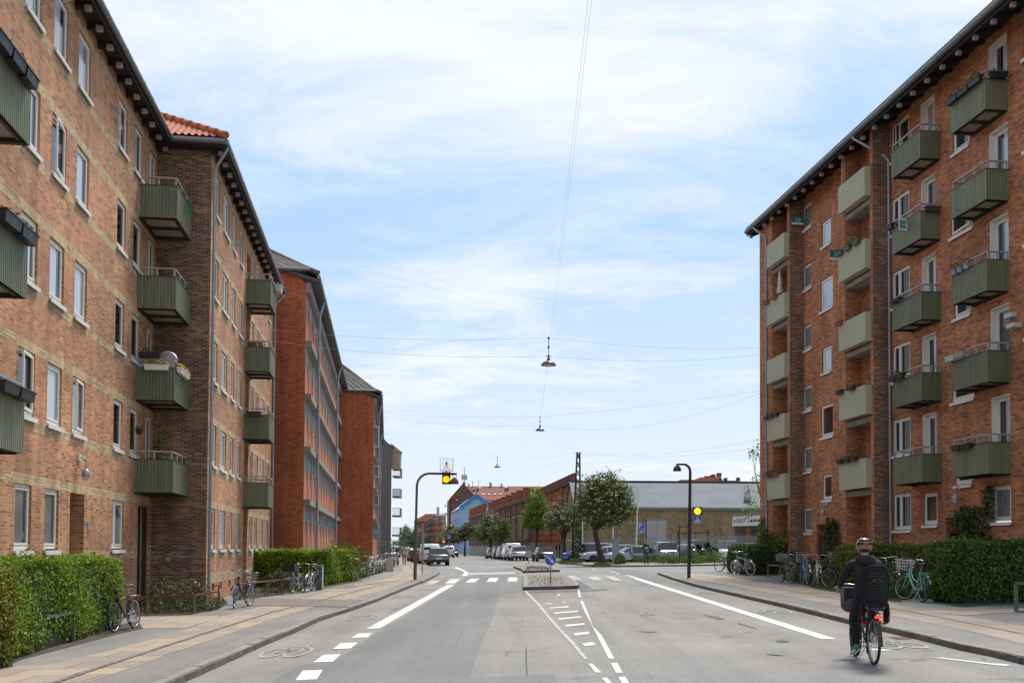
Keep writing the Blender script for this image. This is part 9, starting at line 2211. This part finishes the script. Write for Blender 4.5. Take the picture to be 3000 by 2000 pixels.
fbox('dark planter of tall grass standing on the rail of the left corner balcony', PA, 31.08, 0.40, zc + 0.30, 0.62, BLK, M['grassm'], 120, 0.28, False)
c = PA(31.6, 0.75, zc + 0.32); m = MB(); m.lathe([(0.001, 0.06), (0.2, 0.04), (0.36, 0.0), (0.37, 0.0), (0.2, 0.03)], 22, c, Matrix.Rotation(1.25, 3, 'X')); tag(m.build('satellite_dish', M['galv']), 'grey satellite dish behind the pansies on the left corner balcony', 'satellite dish')
fbox('small black pot hung on the wall window below the pansy balcony', PA, 31.0, 0.14, 5.05, 0.3, BLK, GRN, 14, 0.12)
c = PA(31.9, 0.5, 3.5); T = thing('potted_tree', 'tall thin potted sapling on the lowest left corner balcony', 'plant', c, world=True)
m = MB(); m.tube([c, c + V((0.02, 0, 1.2)), c + V((0, 0, 2.0))], 0.012, 5); m.build('stem', M['bark'], T); m = MB(); P_ = np.array([c + V((RN.gauss(0, .14), RN.gauss(0, .14), RN.uniform(0.6, 1.55))) for _ in range(150)]); leaf_mesh(m, P_, np.tile(np.array((0, 0, 1.0)), (150, 1)), 0.12, 0.5); m.build('leaves', GRN, T, uv=False)
c = PA(32.7, 1.16, zA(3) + 0.05); m = MB(); m.add([c, c + V((0.05, -0.25, -0.42)), c + V((0.16, -0.35, -0.45)), c + V((0.32, -0.5, -0.22)), c + V((0.2, -0.3, -0.2))], [(0, 1, 2, 4), (4, 2, 3)]); m.add([V(p_) + V((0.004, 0.004, 0)) for p_ in m.v[:5]], [(0, 1, 2, 4), (4, 2, 3)]); tag(m.build('cloth', M['greencl']), 'bright green cloth fluttering from the top left corner balcony', 'cloth')
fbox('pale square planter on the street side of the top far left balcony', PB, 43.2, 1.18, zA(3) - 0.1, 0.6, M['panelw'], GRN, 20, 0.2, w=0.3, hh=0.3); fbox('brown window box on the near side of the second far left balcony', PB, 41.5, 0.42, zA(1) - 0.04, 0.62, M['bark'], None, along=False)
c = PB(42.3, 0.35, zA(2) + 0.0); m = MB(); m.lathe([(0.01, -0.4), (0.36, -0.36), (0.36, 0.36), (0.01, 0.4)], 18, c, Matrix.Diagonal((1, .12, 1)).to_3x3() @ Matrix.Rotation(PI / 2, 3, 'X') if False else Matrix.Diagonal((0.9, 0.15, 1))); tag(m.build('table_top', M['terracotta']), 'round brown table top leaning up on a far left balcony', 'table')
